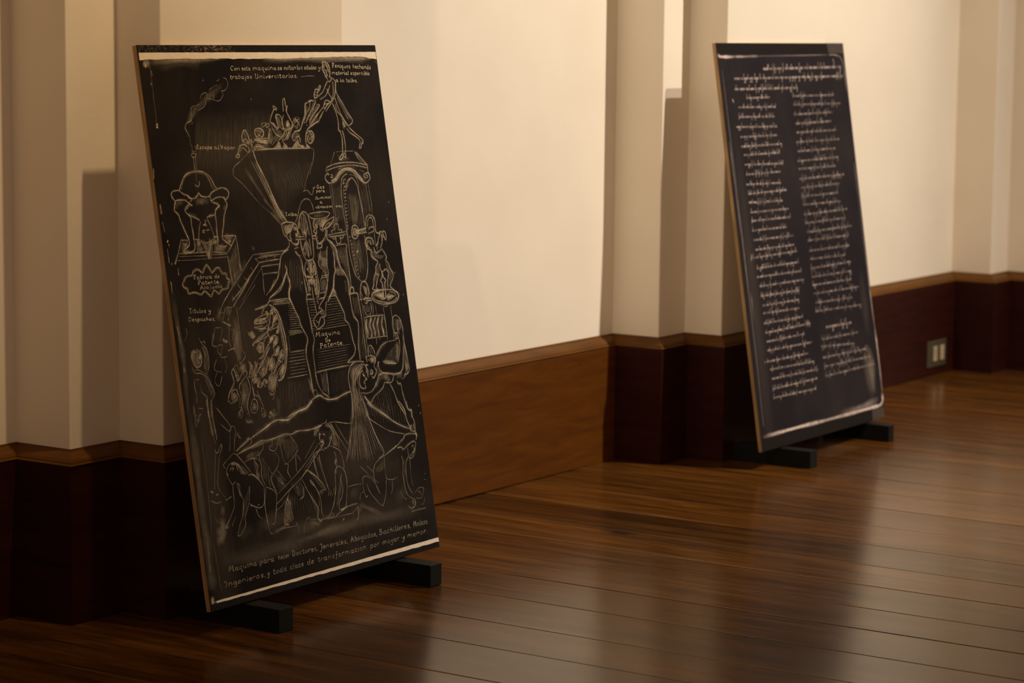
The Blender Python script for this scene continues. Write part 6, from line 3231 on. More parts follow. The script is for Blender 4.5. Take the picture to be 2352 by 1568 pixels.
2.09 .078 901 1297 -2 -9
2.09 .086 903 1292 -1 -7
2.09 .076 906 1286 -1 -3
2.09 .08 990 1388 -1 -3
2.09 .063 989 1375 -2 -11
2.09 .071 992 1362 -5 -20
2.09 .064 991 1349 -5 -28
2.09 .061 994 1336 -7 -32
2.09 .086 994 1324 -7 -34
2.09 .084 995 1311 -7 -36
2.09 .066 996 1298 -8 -37
2.09 .08 997 1284 -8 -37
2.09 .081 999 1271 -8 -39
2.09 .08 1001 1258 -9 -40
2.09 .073 1000 1245 -8 -40
2.09 .082 1001 1232 -7 -34
2.09 .073 1003 1218 -6 -26
2.09 .088 1005 1204 -4 -19
2.09 .071 1005 1189 -2 -11
2.09 .084 1006 1175 0 -3
2.09 .073 1237 1364 -1 -3
2.09 .088 1241 1358 -1 -4
2.09 .074 1244 1352 -2 -6
2.09 .085 1245 1347 -2 -8
2.09 .077 1248 1341 -2 -9
2.09 .084 1251 1335 -3 -11
2.09 .071 1253 1330 -2 -13
2.09 .08 1257 1324 -3 -15
2.09 .063 1260 1318 -3 -16
2.09 .079 1261 1313 -4 -19
2.09 .085 1265 1307 -5 -20
2.09 .061 1267 1301 -4 -19
2.09 .067 1270 1296 -4 -20
2.09 .083 1273 1290 -4 -20
2.09 .063 1276 1283 -4 -18
2.09 .066 1277 1274 -3 -15
2.09 .064 1280 1264 -2 -10
2.09 .08 1282 1255 -2 -7
2.09 .076 1283 1246 -1 -3
2.09 .074 1336 1372 0 -3
2.09 .075 1338 1357 -3 -12
2.09 .095 1339 1342 -5 -22
2.09 .081 1341 1328 -7 -32
2.09 .095 1341 1313 -7 -30
2.09 .082 1341 1298 -4 -21
2.09 .1 1344 1290 -5 -20
2.09 .098 1346 1284 -4 -20
2.09 .082 1349 1278 -5 -20
2.09 .08 1352 1272 -5 -20
2.09 .085 1354 1266 -4 -20
2.09 .094 1358 1260 -4 -20
2.09 .083 1361 1254 -4 -20
2.09 .08 1362 1249 -4 -19
2.09 .076 1366 1243 -3 -14
2.09 .086 1369 1237 -2 -8
2.09 .089 1370 1231 0 -2
1 .21 1308 1442 -1 -66
1 .24 1317 1439 -3 -59
1 .21 1326 1442 -5 -73
1 .23 1335 1442 -7 -72
1 .28 1343 1440 -9 -76
1 .18 1423 1868 -16 -133
1 .14 1433 1873 -16 -141
1 .16 1442 1868 -15 -137
1 .14 1451 1863 -14 -139
1 .13 1460 1861 -13 -135
1 .13 1470 1871 -14 -166
1 .12 1479 1868 -13 -162
1 .18 1487 1863 -11 -161
1 .18 1497 1865 -11 -169
1 .13 1505 1856 -8 -148
1 .18 1515 1861 -8 -171
1 .13 1524 1858 -7 -162
1 .17 1396 1625 3 -167
1 .18 1409 1635 1 -173
1 .12 1422 1628 -2 -157
1 .18 1434 1620 -4 -161
1 .17 1448 1624 -8 -168
1 .17 1461 1637 -11 -175
1 .17 1474 1637 -15 -185
1 .15 1488 1636 -17 -168
1 .14 1501 1636 -19 -165
1 .18 1514 1635 -22 -163
1 .1 916 1995 31 -75
1 .11 938 1997 33 -82
1 .14 955 2008 38 -97
1 .14 975 2015 39 -103
1 .13 994 2023 44 -116
1 .11 1016 2022 43 -114
1 .16 1036 2028 45 -122
1 .14 1052 2045 51 -139
2.09 .11 1569 1569 0 -3
2.09 .095 1572 1570 -3 -12
2.09 .12 1576 1570 -5 -21
2.09 .1 1581 1570 -6 -30
2.09 .12 1585 1571 -8 -35
2.09 .12 1589 1571 -7 -36
2.09 .1 1594 1571 -8 -37
2.09 .12 1598 1571 -8 -38
2.09 .12 1600 1566 -7 -34
2.09 .11 1603 1560 -6 -28
2.09 .12 1606 1553 -4 -22
2.09 .12 1609 1548 -4 -18
2.09 .11 1613 1547 -4 -18
2.09 .13 1616 1547 -4 -19
2.09 .11 1620 1546 -4 -19
2.09 .11 1624 1546 -4 -20
2.09 .091 1629 1545 -4 -20
2.09 .11 1632 1544 -4 -20
2.09 .13 1637 1544 -5 -21
2.09 .093 1641 1543 -4 -18
2.09 .11 1644 1543 -3 -16
2.09 .13 1648 1542 -3 -13
2.09 .11 1652 1541 -2 -10
2.09 .11 1656 1541 -2 -8
2.09 .095 1661 1540 -1 -4
2.09 .1 1664 1540 0 -2
2.09 .085 1662 1515 0 -2
2.09 .093 1667 1511 -2 -8
2.09 .096 1671 1507 -3 -15
2.09 .096 1674 1503 -5 -22
2.09 .1 1677 1499 -6 -28
2.09 .097 1680 1495 -7 -35
2.09 .081 1682 1491 -9 -42
2.09 .073 1687 1487 -11 -49
2.09 .1 1689 1483 -12 -58
2.09 .089 1692 1478 -14 -67
2.09 .094 1695 1474 -16 -76
2.09 .074 1700 1470 -18 -82
2.09 .1 1702 1466 -14 -67
2.09 .1 1705 1462 -11 -52
2.09 .089 1708 1458 -8 -37
2.09 .1 1711 1454 -4 -22
2.09 .1 1715 1450 -1 -6
2.09 .13 1604 1591 -1 -3
2.09 .12 1609 1596 -3 -15
2.09 .16 1614 1600 -5 -25
2.09 .15 1618 1605 -8 -36
2.09 .15 1623 1609 -6 -27
2.09 .15 1630 1614 -2 -6
2.09 .074 1554 1429 -2 -6
2.09 .088 1561 1447 -7 -29
2.09 .1 1569 1465 -11 -51
2.09 .1 1577 1483 -15 -74
2.09 .1 1583 1492 -18 -87
2.09 .073 1588 1495 -20 -94
2.09 .094 1593 1498 -19 -91
2.09 .079 1597 1501 -18 -84
2.09 .1 1602 1504 -16 -76
2.09 .087 1607 1506 -14 -68
2.09 .084 1605 1479 -6 -31
2.09 .16 1427 1696 -2 -11
2.09 .15 1431 1696 -7 -36
2.09 .16 1435 1695 -8 -36
2.09 .2 1438 1695 -8 -37
2.09 .19 1443 1694 -8 -38
2.09 .2 1447 1693 -8 -38
2.09 .19 1450 1693 -8 -39
2.09 .16 1453 1692 -8 -39
2.09 .18 1459 1691 -9 -39
2.09 .17 1463 1691 -9 -41
2.09 .16 1465 1690 -8 -39
2.09 .19 1471 1690 -4 -17
2.09 .19 1453 1678 -2 -6
2.09 .18 1457 1678 -1 -9
2.09 .19 1462 1678 -2 -9
2.09 .25 1466 1679 -2 -10
2.09 .23 1469 1679 -2 -10
2.09 .22 1474 1680 -2 -11
2.09 .25 1478 1680 -3 -11
2.09 .23 1481 1681 -2 -12
2.09 .23 1485 1681 -3 -12
2.09 .21 1491 1681 -3 -13
2.09 .21 1495 1682 -3 -14
2.09 .21 1498 1682 -3 -14
2.09 .21 1503 1683 -3 -15
2.09 .23 1505 1683 -3 -15
2.09 .23 1511 1683 -4 -15
2.09 .2 1515 1684 -4 -16
2.09 .2 1519 1684 -3 -16
2.09 .19 1522 1685 -3 -18
2.09 .2 1526 1685 -4 -18
2.09 .21 1532 1686 -4 -19
2.09 .2 1535 1686 -4 -19
2.09 .24 1539 1686 -4 -19
1.2 .4 1529 1622 20 3 -10 -11 20 4
1 .2 1401 2017 -10 -15
1 .22 1427 2016 -7 -14
1 .15 1454 2016 -6 -14
1 .14 1480 2015 -4 -15
1 .17 1506 2013 -2 -13
1 .22 1533 2012 0 -13
1 .22 1559 2012 2 -12
1 .22 1586 2011 4 -12
1 .14 1301 1902 -3 -164
1 .15 1308 1917 -4 -176
1 .15 1313 1904 -2 -166
1 .12 1319 1917 -2 -177
1 .15 1325 1910 -1 -166
1 .13 1331 1903 -1 -162
1 .13 1337 1900 0 -162
1 .13 1343 1910 0 -165
1 .15 1349 1916 1 -186
1 .12 1355 1913 1 -167
1 .13 1361 1907 2 -176
1 .16 1367 1918 3 -176
1 .21 1542 1903 -11 -170
1 .18 1551 1889 -7 -153
1 .17 1561 1896 -3 -150
1 .22 1571 1896 0 -138
1 .14 1581 1885 4 -124
1 .17 1591 1880 7 -115
16 .3 23 2549 29 -4 22 4
8 .4 33 2537 11 -6 10 4
30 .12 96 2553 155 3 189 2
14 .2 36 2553 277 5 256 5
10 .25 251 2560 190 3 194 1
8 .4 881 2561 206 1 212 1 293 -1 186 -8
14 .2 880 2558 276 0 287 -2 296 -8
1.3 .35 1170 2468 53 4 57 -1
1.2 .35 1792 2545 10 -5 10 -9
7.6 .043 354 2317 -59 -299
7.6 .044 368 2317 -59 -300
7.6 .042 379 2317 -60 -300
7.6 .036 392 2317 -60 -301
7.6 .042 404 2317 -60 -301
7.6 .038 417 2317 -60 -302
7.6 .047 430 2316 -60 -301
7.6 .042 442 2316 -60 -302
7.6 .045 455 2316 -60 -303
7.6 .036 468 2316 -60 -303
7.6 .034 481 2316 -61 -304
7.6 .044 492 2316 -60 -304
7.6 .038 506 2316 -61 -305
7.6 .044 518 2316 -61 -305
7.6 .045 530 2316 -61 -303
7.6 .035 544 2316 -60 -301
7.6 .04 556 2316 -60 -298
7.6 .048 569 2316 -59 -295
7.6 .039 581 2316 -59 -293
7.6 .034 593 2316 -58 -290
7.6 .047 606 2316 -57 -288
7.6 .036 621 2315 -57 -284
7.6 .043 633 2315 -57 -281
7.6 .046 646 2315 -56 -278
7.6 .037 658 2315 -55 -274
7.6 .047 671 2315 -55 -270
7.6 .04 685 2315 -54 -267
7.6 .046 697 2315 -53 -263
7.6 .046 711 2315 -52 -259
7.6 .043 724 2315 -51 -255
7.6 .045 736 2315 -50 -252
7.6 .046 749 2315 -50 -248
7.6 .04 762 2315 -49 -244
7.6 .033 777 2315 -49 -240
7.6 .046 789 2315 -48 -236
7.6 .047 802 2314 -47 -231
7.6 .037 816 2314 -46 -228
7.6 .038 829 2314 -46 -224
7.6 .044 842 2314 -45 -220
7.6 .034 855 2314 -44 -216
7.6 .036 869 2314 -43 -212
7.6 .046 882 2314 -42 -208
7.6 .034 895 2314 -42 -204
7.6 .022 846 2058 -1 -5
7.6 .023 859 2058 -13 -61
7.6 .027 872 2057 -24 -117
7.6 .025 886 2057 -35 -174
7.6 .022 900 2056 -40 -196
7.6 .024 912 2056 -44 -219
7.6 .028 926 2055 -49 -241
7.6 .025 939 2055 -54 -265
7.6 .024 953 2054 -56 -273
7.6 .028 965 2054 -54 -263
7.6 .025 979 2053 -52 -252
7.6 .025 993 2053 -50 -242
7.6 .029 1007 2052 -47 -231
7.6 .027 1021 2051 -45 -220
7.6 .021 1033 2051 -43 -210
7.6 .03 1047 2050 -41 -199
7.6 .025 1061 2050 -39 -189
7.6 .024 1074 2049 -36 -178
7.6 .024 1088 2049 -35 -167
7.6 .025 1102 2048 -33 -156
7.6 .022 1115 2048 -26 -124
7.6 .026 1128 2047 -16 -80
7.6 .03 1143 2047 -7 -38
"""
LETTERING = """
#
1.5 .83 658 2521 -7 4 -9 -5 -3 -9 6 -7 11 2
1.5 .81 674 2516 -8 -4 0 -4 5 -4 7 4 1 4 -5 4
1.5 .68 689 2515 -2 -11
1.5 .68 688 2511 6 4 7 -1 0 -10
1.5 .87 722 2510 9 1 0 4 -4 1 -5 -4 -1 -4 4 -4 7 2
1.5 .85 749 2514 -6 1 -3 -3 7 -4 -2 -4 -8 1
1.5 .67 759 2523 -2 -17 2 -3 5 2
1.5 .67 753 2516 11 2
1.5 .81 780 2513 -4 2 -7 -3 0 -5 4 -3 6 3
1.5 .81 780 2515 -1 -8 1 -3 3 1
1.5 .71 806 2516 -1 -12
1.5 .71 806 2511 6 5 6 -2 -1 -10
1.5 .71 818 2511 6 5 6 -2 1 -10
1.5 .87 858 2514 -6 2 -8 -3 -1 -5 6 -3 8 3
1.5 .87 858 2516 -1 -8 2 -3 4 1
1.5 .65 885 2513 -6 3 -8 -4 -1 -5 6 -3 8 3
1.5 .65 885 2516 -2 -23 6 4
1.5 .94 898 2516 -1 -8 6 -4 8 5
1.5 .94 912 2516 -1 -9 4 -3
1.5 .86 926 2516 -1 -10 3 -2
1.5 .86 926 2521 1 1
1.5 .86 937 2517 -1 -12
1.5 .86 937 2512 6 5 8 -2 1 -10
1.5 .79 978 2513 -6 2 -8 -3 -1 -5 6 -3 8 3
1.5 .79 978 2515 -1 -8 2 -3 4 1
1.5 .82 1007 2515 -7 1 -4 -4 8 -3 -2 -5 -9 1
1.5 .84 1013 2510 11 1 1 3 -5 2 -6 -4 -1 -5 5 -3 8 2
1.5 .72 1044 2511 9 1 1 3 -5 2 -5 -4 0 -5 4 -3 6 2
1.5 .75 1061 2516 3 -12 8 12
1.5 .79 1079 2517 -1 -11 2 -1
1.5 .79 1079 2521 1 1
1.5 .79 1091 2525 -2 -18 3 -2 4 1
1.5 .79 1086 2518 10 1
1.5 .65 1112 2513 -4 3 -6 -4 -1 -5 4 -3 7 3
1.5 .65 1113 2516 -1 -9 1 -3 3 1
1.5 .66 1122 2517 -1 -12
1.5 .66 1122 2512 5 5 6 -2 0 -10
1.5 .8 1150 2528 -3 -21 2 -2 3 1
1.5 .77 1164 2516 -7 -3 -1 -5 5 -4 7 4 0 5 -4 3
1.5 .81 1188 2516 -6 1 -4 -4 8 -3 -3 -5 -7 1
1.5 .79 1205 2510 7 2 0 3 -3 1 -4 -3 -1 -5 3 -4 5 3
1.5 .78 1226 2516 -5 1 -2 -4 5 -4 -2 -4 -5 1
1.5 .77 1233 2525 -2 -18 2 -2 4 1
1.5 .77 1229 2518 8 1
1.5 .67 1242 2516 -1 -8 2 -4 6 5
1.5 .67 1249 2516 -1 -9 2 -3
1.5 .69 1264 2514 -3 3 -5 -4 0 -5 3 -4 5 4
1.5 .69 1267 2528 -3 -20 0 -3 3 1
1.5 .69 1272 2516 -1 -11 2 -1
1.5 .69 1273 2521 0 1
1.5 .94 1283 2517 -5 -4 0 -5 3 -4 5 4 0 5 -3 4
1.5 .72 1300 2516 -4 1 -3 -4 5 -4 -1 -4 -6 1
1.5 .78 1316 2517 2 -8 6 -1 8 9
1.5 .78 1332 2517 -7 -18 -9 -4 -4 2
1.5 .9 632 2482 -2 -17 4 -3 5 2
1.5 .9 626 2475 13 1
1.5 .96 646 2475 -2 -12
1.5 .96 645 2469 6 6 8 -1
1.5 .71 678 2473 -6 2 -8 -4 0 -4 5 -4 8 4
1.5 .71 678 2475 -1 -8 1 -4 4 2
1.5 .67 693 2486 -4 -19 5 -3 8 3 1 6 -6 3 -8 -5
1.5 .68 726 2472 -5 2 -8 -3 -1 -5 5 -3 8 3
1.5 .68 726 2475 -1 -9 2 -3 4 1
1.5 .67 741 2475 -2 -18 -6 -3
1.5 .67 742 2479 1 1
1.5 .68 760 2476 -8 -4 -1 -5 5 -3 8 4 1 4 -5 4
1.5 .68 788 2474 -7 1 -5 -3 9 -4 -2 -4 -9 1
1.5 .66 812 2483 7 2 -4 -17 8 -5 10 6 2 16
1.5 .66 835 2485 -2 -18 4 -3
1.5 .72 849 2475 -2 -11
1.5 .72 848 2471 8 4 8 -1 1 -10
1.5 .96 880 2476 -2 -11 5 -1
1.5 .96 880 2481 1 0
1.5 .79 892 2475 5 -11 11 11
1.5 .96 916 2470 13 1 1 4 -7 1 -7 -4 -1 -4 7 -4 9 3
1.5 .85 941 2475 -2 -11
1.5 .85 940 2469 7 6 9 -1
1.5 .8 978 2474 -6 2 -10 -4 0 -4 6 -4 9 3
1.5 .86 988 2476 -1 -10 5 -1
1.5 .86 989 2481 1 1
1.5 .9 1006 2484 -2 -17 4 -3 7 1
1.5 .9 998 2477 16 1
1.5 .71 1038 2474 -6 2 -10 -3 0 -5 6 -3 9 3
1.5 .71 1038 2476 -1 -8 2 -3 5 1
1.5 .7 1052 2476 -1 -12
1.5 .7 1051 2470 8 6 9 -1
1.5 .92 1075 2477 -1 -11 4 -1
1.5 .92 1076 2482 1 0
1.5 .83 1097 2476 -10 -3 0 -5 6 -4 10 4 0 5 -6 3
1.5 .65 1130 2475 -8 1 -5 -4 10 -3 -2 -5 -11 1
1.5 .82 1137 2465 1 1
#
1.5 .83 1434 2535 -1 -22
1.5 .83 1428 2513 10 -1
1.5 .83 1432 2535 12 -1 2 -5 -4 -6 -8 1
1.5 .81 1454 2518 10 1 0 4 -4 1 -6 -4 0 -4 4 -4 7 2
1.5 1 1473 2523 -1 -12
1.5 1 1473 2518 5 5 7 -1 0 -11
1.5 .89 1496 2522 -1 -11 3 -1
1.5 .89 1497 2527 0 1
1.5 .81 1517 2519 -5 3 -7 -4 0 -5 4 -3 7 3
1.5 .81 1517 2522 -3 -24 6 4
1.5 .73 1528 2521 -1 -9 4 -3 8 4
1.5 .73 1540 2521 -2 -10 3 -3
1.5 .69 1549 2515 10 1 1 4 -5 1 -6 -4 0 -4 4 -4 7 2
1.5 .9 1580 2519 -7 1 -4 -4 8 -4 -2 -4 -8 1
1.5 .71 1605 2531 -4 -24
1.5 .71 1602 2514 5 5 5 -1 0 -11
1.5 .79 1621 2512 9 1 1 4 -5 1 -5 -3 0 -5 4 -4 6 2
1.5 .99 1650 2516 -5 2 -7 -3 0 -5 4 -4 7 2
1.5 .96 1659 2529 -4 -24
1.5 .96 1656 2513 5 4 5 -1 0 -11
1.5 1 1687 2514 -5 2 -7 -3 0 -5 4 -4 7 4
1.5 1 1687 2516 -1 -8 1 -4 3 1
1.5 1 1697 2516 -1 -12
1.5 1 1696 2511 6 5 6 -1 0 -12
1.5 .93 1729 2512 -5 3 -6 -4 -1 -5 4 -4 7 4
1.5 .93 1732 2526 -4 -20 1 -4 4 1
1.5 .93 1746 2515 -7 -4 -1 -5 4 -4 7 4 1 5 -4 4
1.5 .76 1424 2489 -2 -11
1.5 .76 1423 2484 5 4 5 -1 -1 -9
1.5 .76 1433 2484 5 4 5 -1 0 -9
1.5 .88 1465 2485 -5 2 -6 -3 -1 -4 4 -4 7 3
1.5 .88 1465 2487 -1 -8 1 -3 4 1
1.5 1 1479 2494 -2 -16 3 -2 5 1
1.5 1 1473 2488 12 1
1.5 .85 1490 2482 10 1 0 3 -5 1 -5 -3 0 -4 4 -3 7 2
1.5 .9 1508 2487 -1 -11
1.5 .9 1507 2481 6 6 6 -2
1.5 .87 1525 2487 -2 -10 4 -1
1.5 .87 1525 2491 1 0
1.5 1 1545 2483 -5 2 -7 -3 0 -4 4 -3 7 3
1.5 1 1545 2485 -1 -7 1 -3 3 1
1.5 .72 1557 2495 -2 -18 1 -2 3 1
1.5 .91 1576 2480 10 1 0 3 -4 1 -5 -3 -1 -4 4 -3 7 2
1.5 .75 1605 2484 -6 1 -3 -3 7 -3 -2 -5 -8 2
1.5 .97 1612 2485 -3 -20
1.5 .97 1611 2482 7 3 5 -2 -1 -6 -5 -3 -6 2
1.5 .68 1630 2479 10 1 0 3 -4 1 -6 -3 0 -4 4 -4 7 2
1.5 .81 1648 2484 -1 -11
1.5 .81 1647 2479 6 5 6 -1
1.5 .79 1664 2483 -1 -11
1.5 .79 1663 2479 6 4 6 -1 0 -10
1.5 .79 1686 2483 -2 -9 4 -1
1.5 .79 1686 2488 1 0
1.5 1 1697 2492 -3 -17 4 -3 7 3 0 5 -4 3 -7 -5
1.5 .81 1716 2492 -3 -18 2 -2 3 1
1.5 .87 1722 2477 10 0 0 4 -4 1 -5 -3 -1 -5 5 -3 6 2
1.5 .87 1459 2448 -5 2 -7 -3 0 -4 4 -3 8 3
1.5 .87 1460 2450 -1 -7 1 -4 4 1
1.5 .69 1486 2459 -3 -18 2 -2 4 1
1.5 .9 1509 2447 -6 2 -8 -3 0 -4 5 -3 8 3
1.5 .9 1509 2449 -1 -7 2 -3 4 1
1.5 .68 1534 2456 -2 -16 3 -3 6 1
1.5 .68 1528 2449 12 1
1.5 .92 1554 2448 -7 -3 -1 -5 5 -3 8 3 0 4 -5 4
1.5 .74 1571 2457 -2 -18 1 -3 4 1
1.5 .88 1583 2457 -4 -17 5 -3 7 3 1 5 -5 2 -8 -4
1.5 .76 1614 2445 -5 2 -8 -3 0 -4 4 -4 8 3
1.5 .76 1614 2447 -1 -8 1 -3 4 1
1.5 .71 1623 2436 1 0
#
1.5 .86 333 2154 -8 1 -3 -4 4 -4 -7 -4 1 -6 6 -1 7 3
1.5 .92 351 2145 -6 1 -3 -3 7 -4 -2 -4 -8 2
1.5 .74 369 2143 -5 2 -7 -3 0 -4 4 -3 7 2
1.5 .64 386 2143 -4 2 -7 -3 -1 -4 5 -3 6 3
1.5 .64 386 2145 -1 -7 2 -4 3 1
1.5 .74 396 2145 -2 -20
1.5 .74 396 2142 7 3 4 -3 -1 -5 -5 -3 -6 2
1.5 .74 415 2138 9 0 1 3 -5 2 -5 -3 -1 -5 5 -3 6 2
1.5 .71 459 2139 -6 3 -9 -3 0 -5 5 -3 9 3
1.5 .71 459 2141 -1 -7 2 -3 4 0
1.5 .82 474 2151 -2 -18 2 -3 4 1
1.5 .97 489 2149 5 -2 2 -18 11 19
1.5 .67 528 2136 -5 3 -7 -3 -1 -5 5 -3 8 3
1.5 .67 529 2138 -1 -7 1 -3 4 1
1.5 .63 540 2138 -2 -20
1.5 .63 540 2135 7 3 5 -3 0 -5 -6 -3 -7 3
1.5 .68 569 2138 -7 -3 -1 -4 5 -4 8 3 0 4 -5 4
1.5 .84 583 2136 -1 -11
1.5 .84 583 2131 6 5 7 -2
1.5 .67 599 2125 1 1
#
1.5 .69 906 1803 16 0
1.5 .69 914 1803 -2 -15
1.5 .69 909 1788 8 0
1.5 .8 935 1795 -6 -2 -1 -4 5 -2 7 2 0 3 -5 3
1.5 .75 951 1802 -2 -14 1 -2 4 0
1.5 .96 961 1802 -3 -14 5 -3 7 3 0 4 -5 2 -7 -3
1.5 .82 990 1791 -4 2 -7 -2 -1 -4 5 -3 7 3
1.5 .82 991 1792 -1 -5 1 -3 4 1
#
1.5 .84 1196 1923 -6 3 -7 -4 -3 -8 6 -5 9 2 0 5 -5 0
1.5 .98 1217 1915 -5 2 -6 -2 -1 -4 5 -3 6 3
1.5 .98 1217 1917 -1 -6 2 -3 3 1
1.5 .98 1238 1916 -6 2 -3 -3 7 -3 -2 -4 -8 1
1.5 .87 1173 1899 -2 -16
1.5 .87 1172 1897 7 2 4 -2 -1 -4 -4 -2 -6 2
1.5 .9 1201 1897 -4 2 -7 -3 0 -3 4 -3 6 2
1.5 .9 1201 1898 -1 -6 1 -2 3 1
1.5 .69 1210 1899 -1 -9
1.5 .69 1209 1895 5 4 6 -1
1.5 .96 1235 1895 -4 2 -7 -2 0 -4 4 -2 6 2
1.5 .96 1235 1897 -1 -6 1 -3 3 1
1.5 .89 1159 1864 -1 -7 3 -1
1.5 .89 1160 1868 0 0
1.5 .9 1169 1872 -1 -14 1 -2 3 1
1.5 .71 1177 1864 -1 -6 4 -3 7 4
1.5 .71 1187 1864 0 -7 2 -2
1.5 .92 1198 1864 -1 -8
1.5 .92 1197 1861 5 3 5 -1 -1 -7
1.5 .92 1206 1861 5 3 5 -1 0 -8
1.5 .7 1227 1864 -1 -7 3 -1
1.5 .7 1227 1868 1 0
1.5 .9 1236 1864 -1 -9
1.5 .9 1235 1860 5 4 6 -1 1 -8
1.5 .64 1266 1863 -4 1 -7 -2 0 -4 4 -2 6 2
1.5 .64 1266 1864 -1 -6 2 -2 3 1
1.5 .67 1275 1864 -1 -9
1.5 .67 1275 1860 5 4 6 -1
1.5 .64 1204 1840 -6 3 -8 -3 -1 -3 6 -3 8 2
1.5 .64 1204 1842 -1 -6 2 -2 4 0
1.5 .59 1151 1815 7 0 0 2 -3 1 -4 -2 0 -3 3 -2 5 2
1.5 .82 1165 1824 -1 -12 1 -1 2 0
1.5 .81 1180 1822 -6 1 -2 -3 3 -3 -5 -2 1 -4 4 0 5 2
1.5 .64 1185 1818 -1 -7
1.5 .64 1185 1815 3 3 5 -1 0 -6
1.5 .65 1202 1822 -1 -10 2 -2 3 1
1.5 .65 1198 1818 8 0
1.5 .71 1210 1813 6 1 1 2 -4 1 -3 -2 0 -3 3 -2 4 1
1.5 .71 1222 1816 0 -7
1.5 .71 1222 1814 4 2 4 0 0 -7
1.5 .59 1244 1815 -3 1 -4 -2 -1 -2 3 -3 5 2
1.5 .59 1246 1822 -2 -11 1 -2 2 1
1.5 .62 1252 1816 -1 -6 2 -1
1.5 .62 1252 1819 1 1
1.5 .75 1259 1816 -1 -7
1.5 .75 1258 1813 4 3 3 -1 0 -6
1.5 .75 1265 1813 4 3 3 -1 0 -6
1.5 .71 1280 1816 -1 -7 2 0
1.5 .71 1280 1818 1 1
1.5 .66 1313 1811 6 1 1 2 -4 1 -3 -2 -1 -3 3 -2 5 1
1.5 .56 1325 1815 -1 -7
1.5 .56 1325 1812 4 2 4 0 0 -7
1.5 .78 1343 1819 -2 -11 2 -1 4 1
1.5 .78 1339 1815 8 0
1.5 .68 1355 1814 -4 -2 -1 -3 3 -2 5 2 0 2 -3 3
#
1.5 .7 183 1551 -2 -19
1.5 .7 178 1532 8 0
1.5 .7 180 1551 15 -1 0 -3
1.5 .7 182 1542 9 0
1.5 .65 213 1539 -5 2 -7 -3 0 -4 4 -4 7 3
1.5 .65 213 1541 -1 -8 2 -3 3 1
1.5 .66 227 1550 -4 -16 5 -4 7 3 1 5 -5 3 -7 -4
1.5 .76 244 1539 -1 -10
1.5 .76 244 1534 5 5 7 -1
1.5 .67 262 1539 -1 -10 3 -1
1.5 .67 262 1543 1 0
1.5 .67 283 1535 -5 3 -7 -3 -1 -4 5 -4 7 2
1.5 .73 302 1535 -5 3 -7 -3 -1 -4 5 -4 7 3
1.5 .73 302 1537 -1 -7 1 -3 4 1
1.5 .5 337 1534 -4 2 -7 -3 -1 -4 5 -4 6 3
1.5 .5 340 1545 -4 -17 2 -3 3 1
1.5 .61 347 1530 10 1 0 3 -5 1 -5 -3 -1 -4 5 -3 7 2
1.5 .63 207 1523 0 -18
1.5 .63 202 1506 11 -1
1.5 .63 206 1523 12 -1 3 -4 -4 -4 -9 0
1.5 .79 244 1512 -6 2 -7 -3 -1 -4 5 -3 8 3
1.5 .79 244 1514 -1 -7 1 -3 4 1
1.5 .82 259 1519 -1 -14 3 -3 6 1
1.5 .82 253 1513 13 1
1.5 .61 272 1507 11 0 1 3 -6 1 -6 -2 0 -4 5 -3 8 2
1.5 .77 293 1511 -1 -10
1.5 .77 293 1507 6 4 7 -2 0 -8
1.5 .62 321 1517 -1 -14 3 -2 6 1
1.5 .62 315 1512 13 0
1.5 .82 334 1505 11 0 1 3 -6 2 -6 -3 0 -4 5 -3 8 2
1.5 .61 355 1500 -3 -4
1.5 .67 215 1482 11 17 7 -17
1.5 .67 219 1489 11 -1
1.5 .67 213 1482 5 0
1.5 .67 230 1482 9 -1
1.5 .57 249 1500 -2 -16 2 -2 3 1
1.5 .47 271 1488 -5 3 -8 -3 0 -4 5 -3 8 3
1.5 .47 272 1490 -1 -6 1 -3 4 1
1.5 .64 286 1490 -1 -15 -6 -2
1.5 .64 287 1494 1 0
1.5 .5 297 1489 -1 -7 6 -3 7 4
1.5 .5 310 1489 -1 -8 4 -2
1.5 .45 321 1484 11 1 1 3 -6 1 -6 -3 0 -4 5 -3 8 2
1.5 .63 344 1497 -2 -17 2 -2 4 1
1.5 .57 367 1486 -6 2 -7 -3 -1 -4 5 -3 8 3
1.5 .57 367 1488 -1 -7 2 -3 3 1
#
1.5 .69 119 1398 17 0
1.5 .69 127 1398 -2 -20
1.5 .69 122 1378 8 0
1.5 .56 143 1388 -1 -10 3 -1
1.5 .56 143 1392 1 1
1.5 .69 156 1395 -2 -17 3 -2 5 1
1.5 .69 150 1389 12 0
1.5 .68 168 1386 -1 -7 5 -4 7 4
1.5 .68 180 1386 -1 -9 3 -3
1.5 .72 192 1394 -2 -18 1 -3 4 1
1.5 .74 207 1384 -7 -3 -1 -4 5 -4 7 3 0 4 -4 4
1.5 .8 231 1381 -6 2 -4 -3 8 -4 -2 -5 -8 2
1.5 .78 252 1382 1 -7 6 -2 7 8
1.5 .78 266 1381 -6 -17 -8 -3 -4 3
1.5 .62 109 1360 -2 -19
1.5 .62 106 1360 12 -2 4 -7 -4 -8 -12 -2
1.5 .62 131 1345 10 0 0 3 -5 2 -5 -3 -1 -4 5 -4 7 2
1.5 .64 161 1347 -6 1 -4 -3 8 -3 -2 -4 -8 1
1.5 .83 168 1347 -2 -20
1.5 .83 168 1344 7 3 5 -3 -1 -5 -5 -3 -7 3
1.5 .69 201 1344 -5 2 -7 -3 -1 -4 5 -3 7 2
1.5 .69 201 1346 -1 -8 1 -3 4 1
1.5 .78 223 1341 -5 3 -7 -3 0 -4 4 -3 7 1
1.5 .66 233 1352 -4 -19
1.5 .66 230 1339 5 4 5 -2 1 -9
1.5 .77 257 1341 -7 -3 0 -4 5 -3 7 2 0 5 -5 3
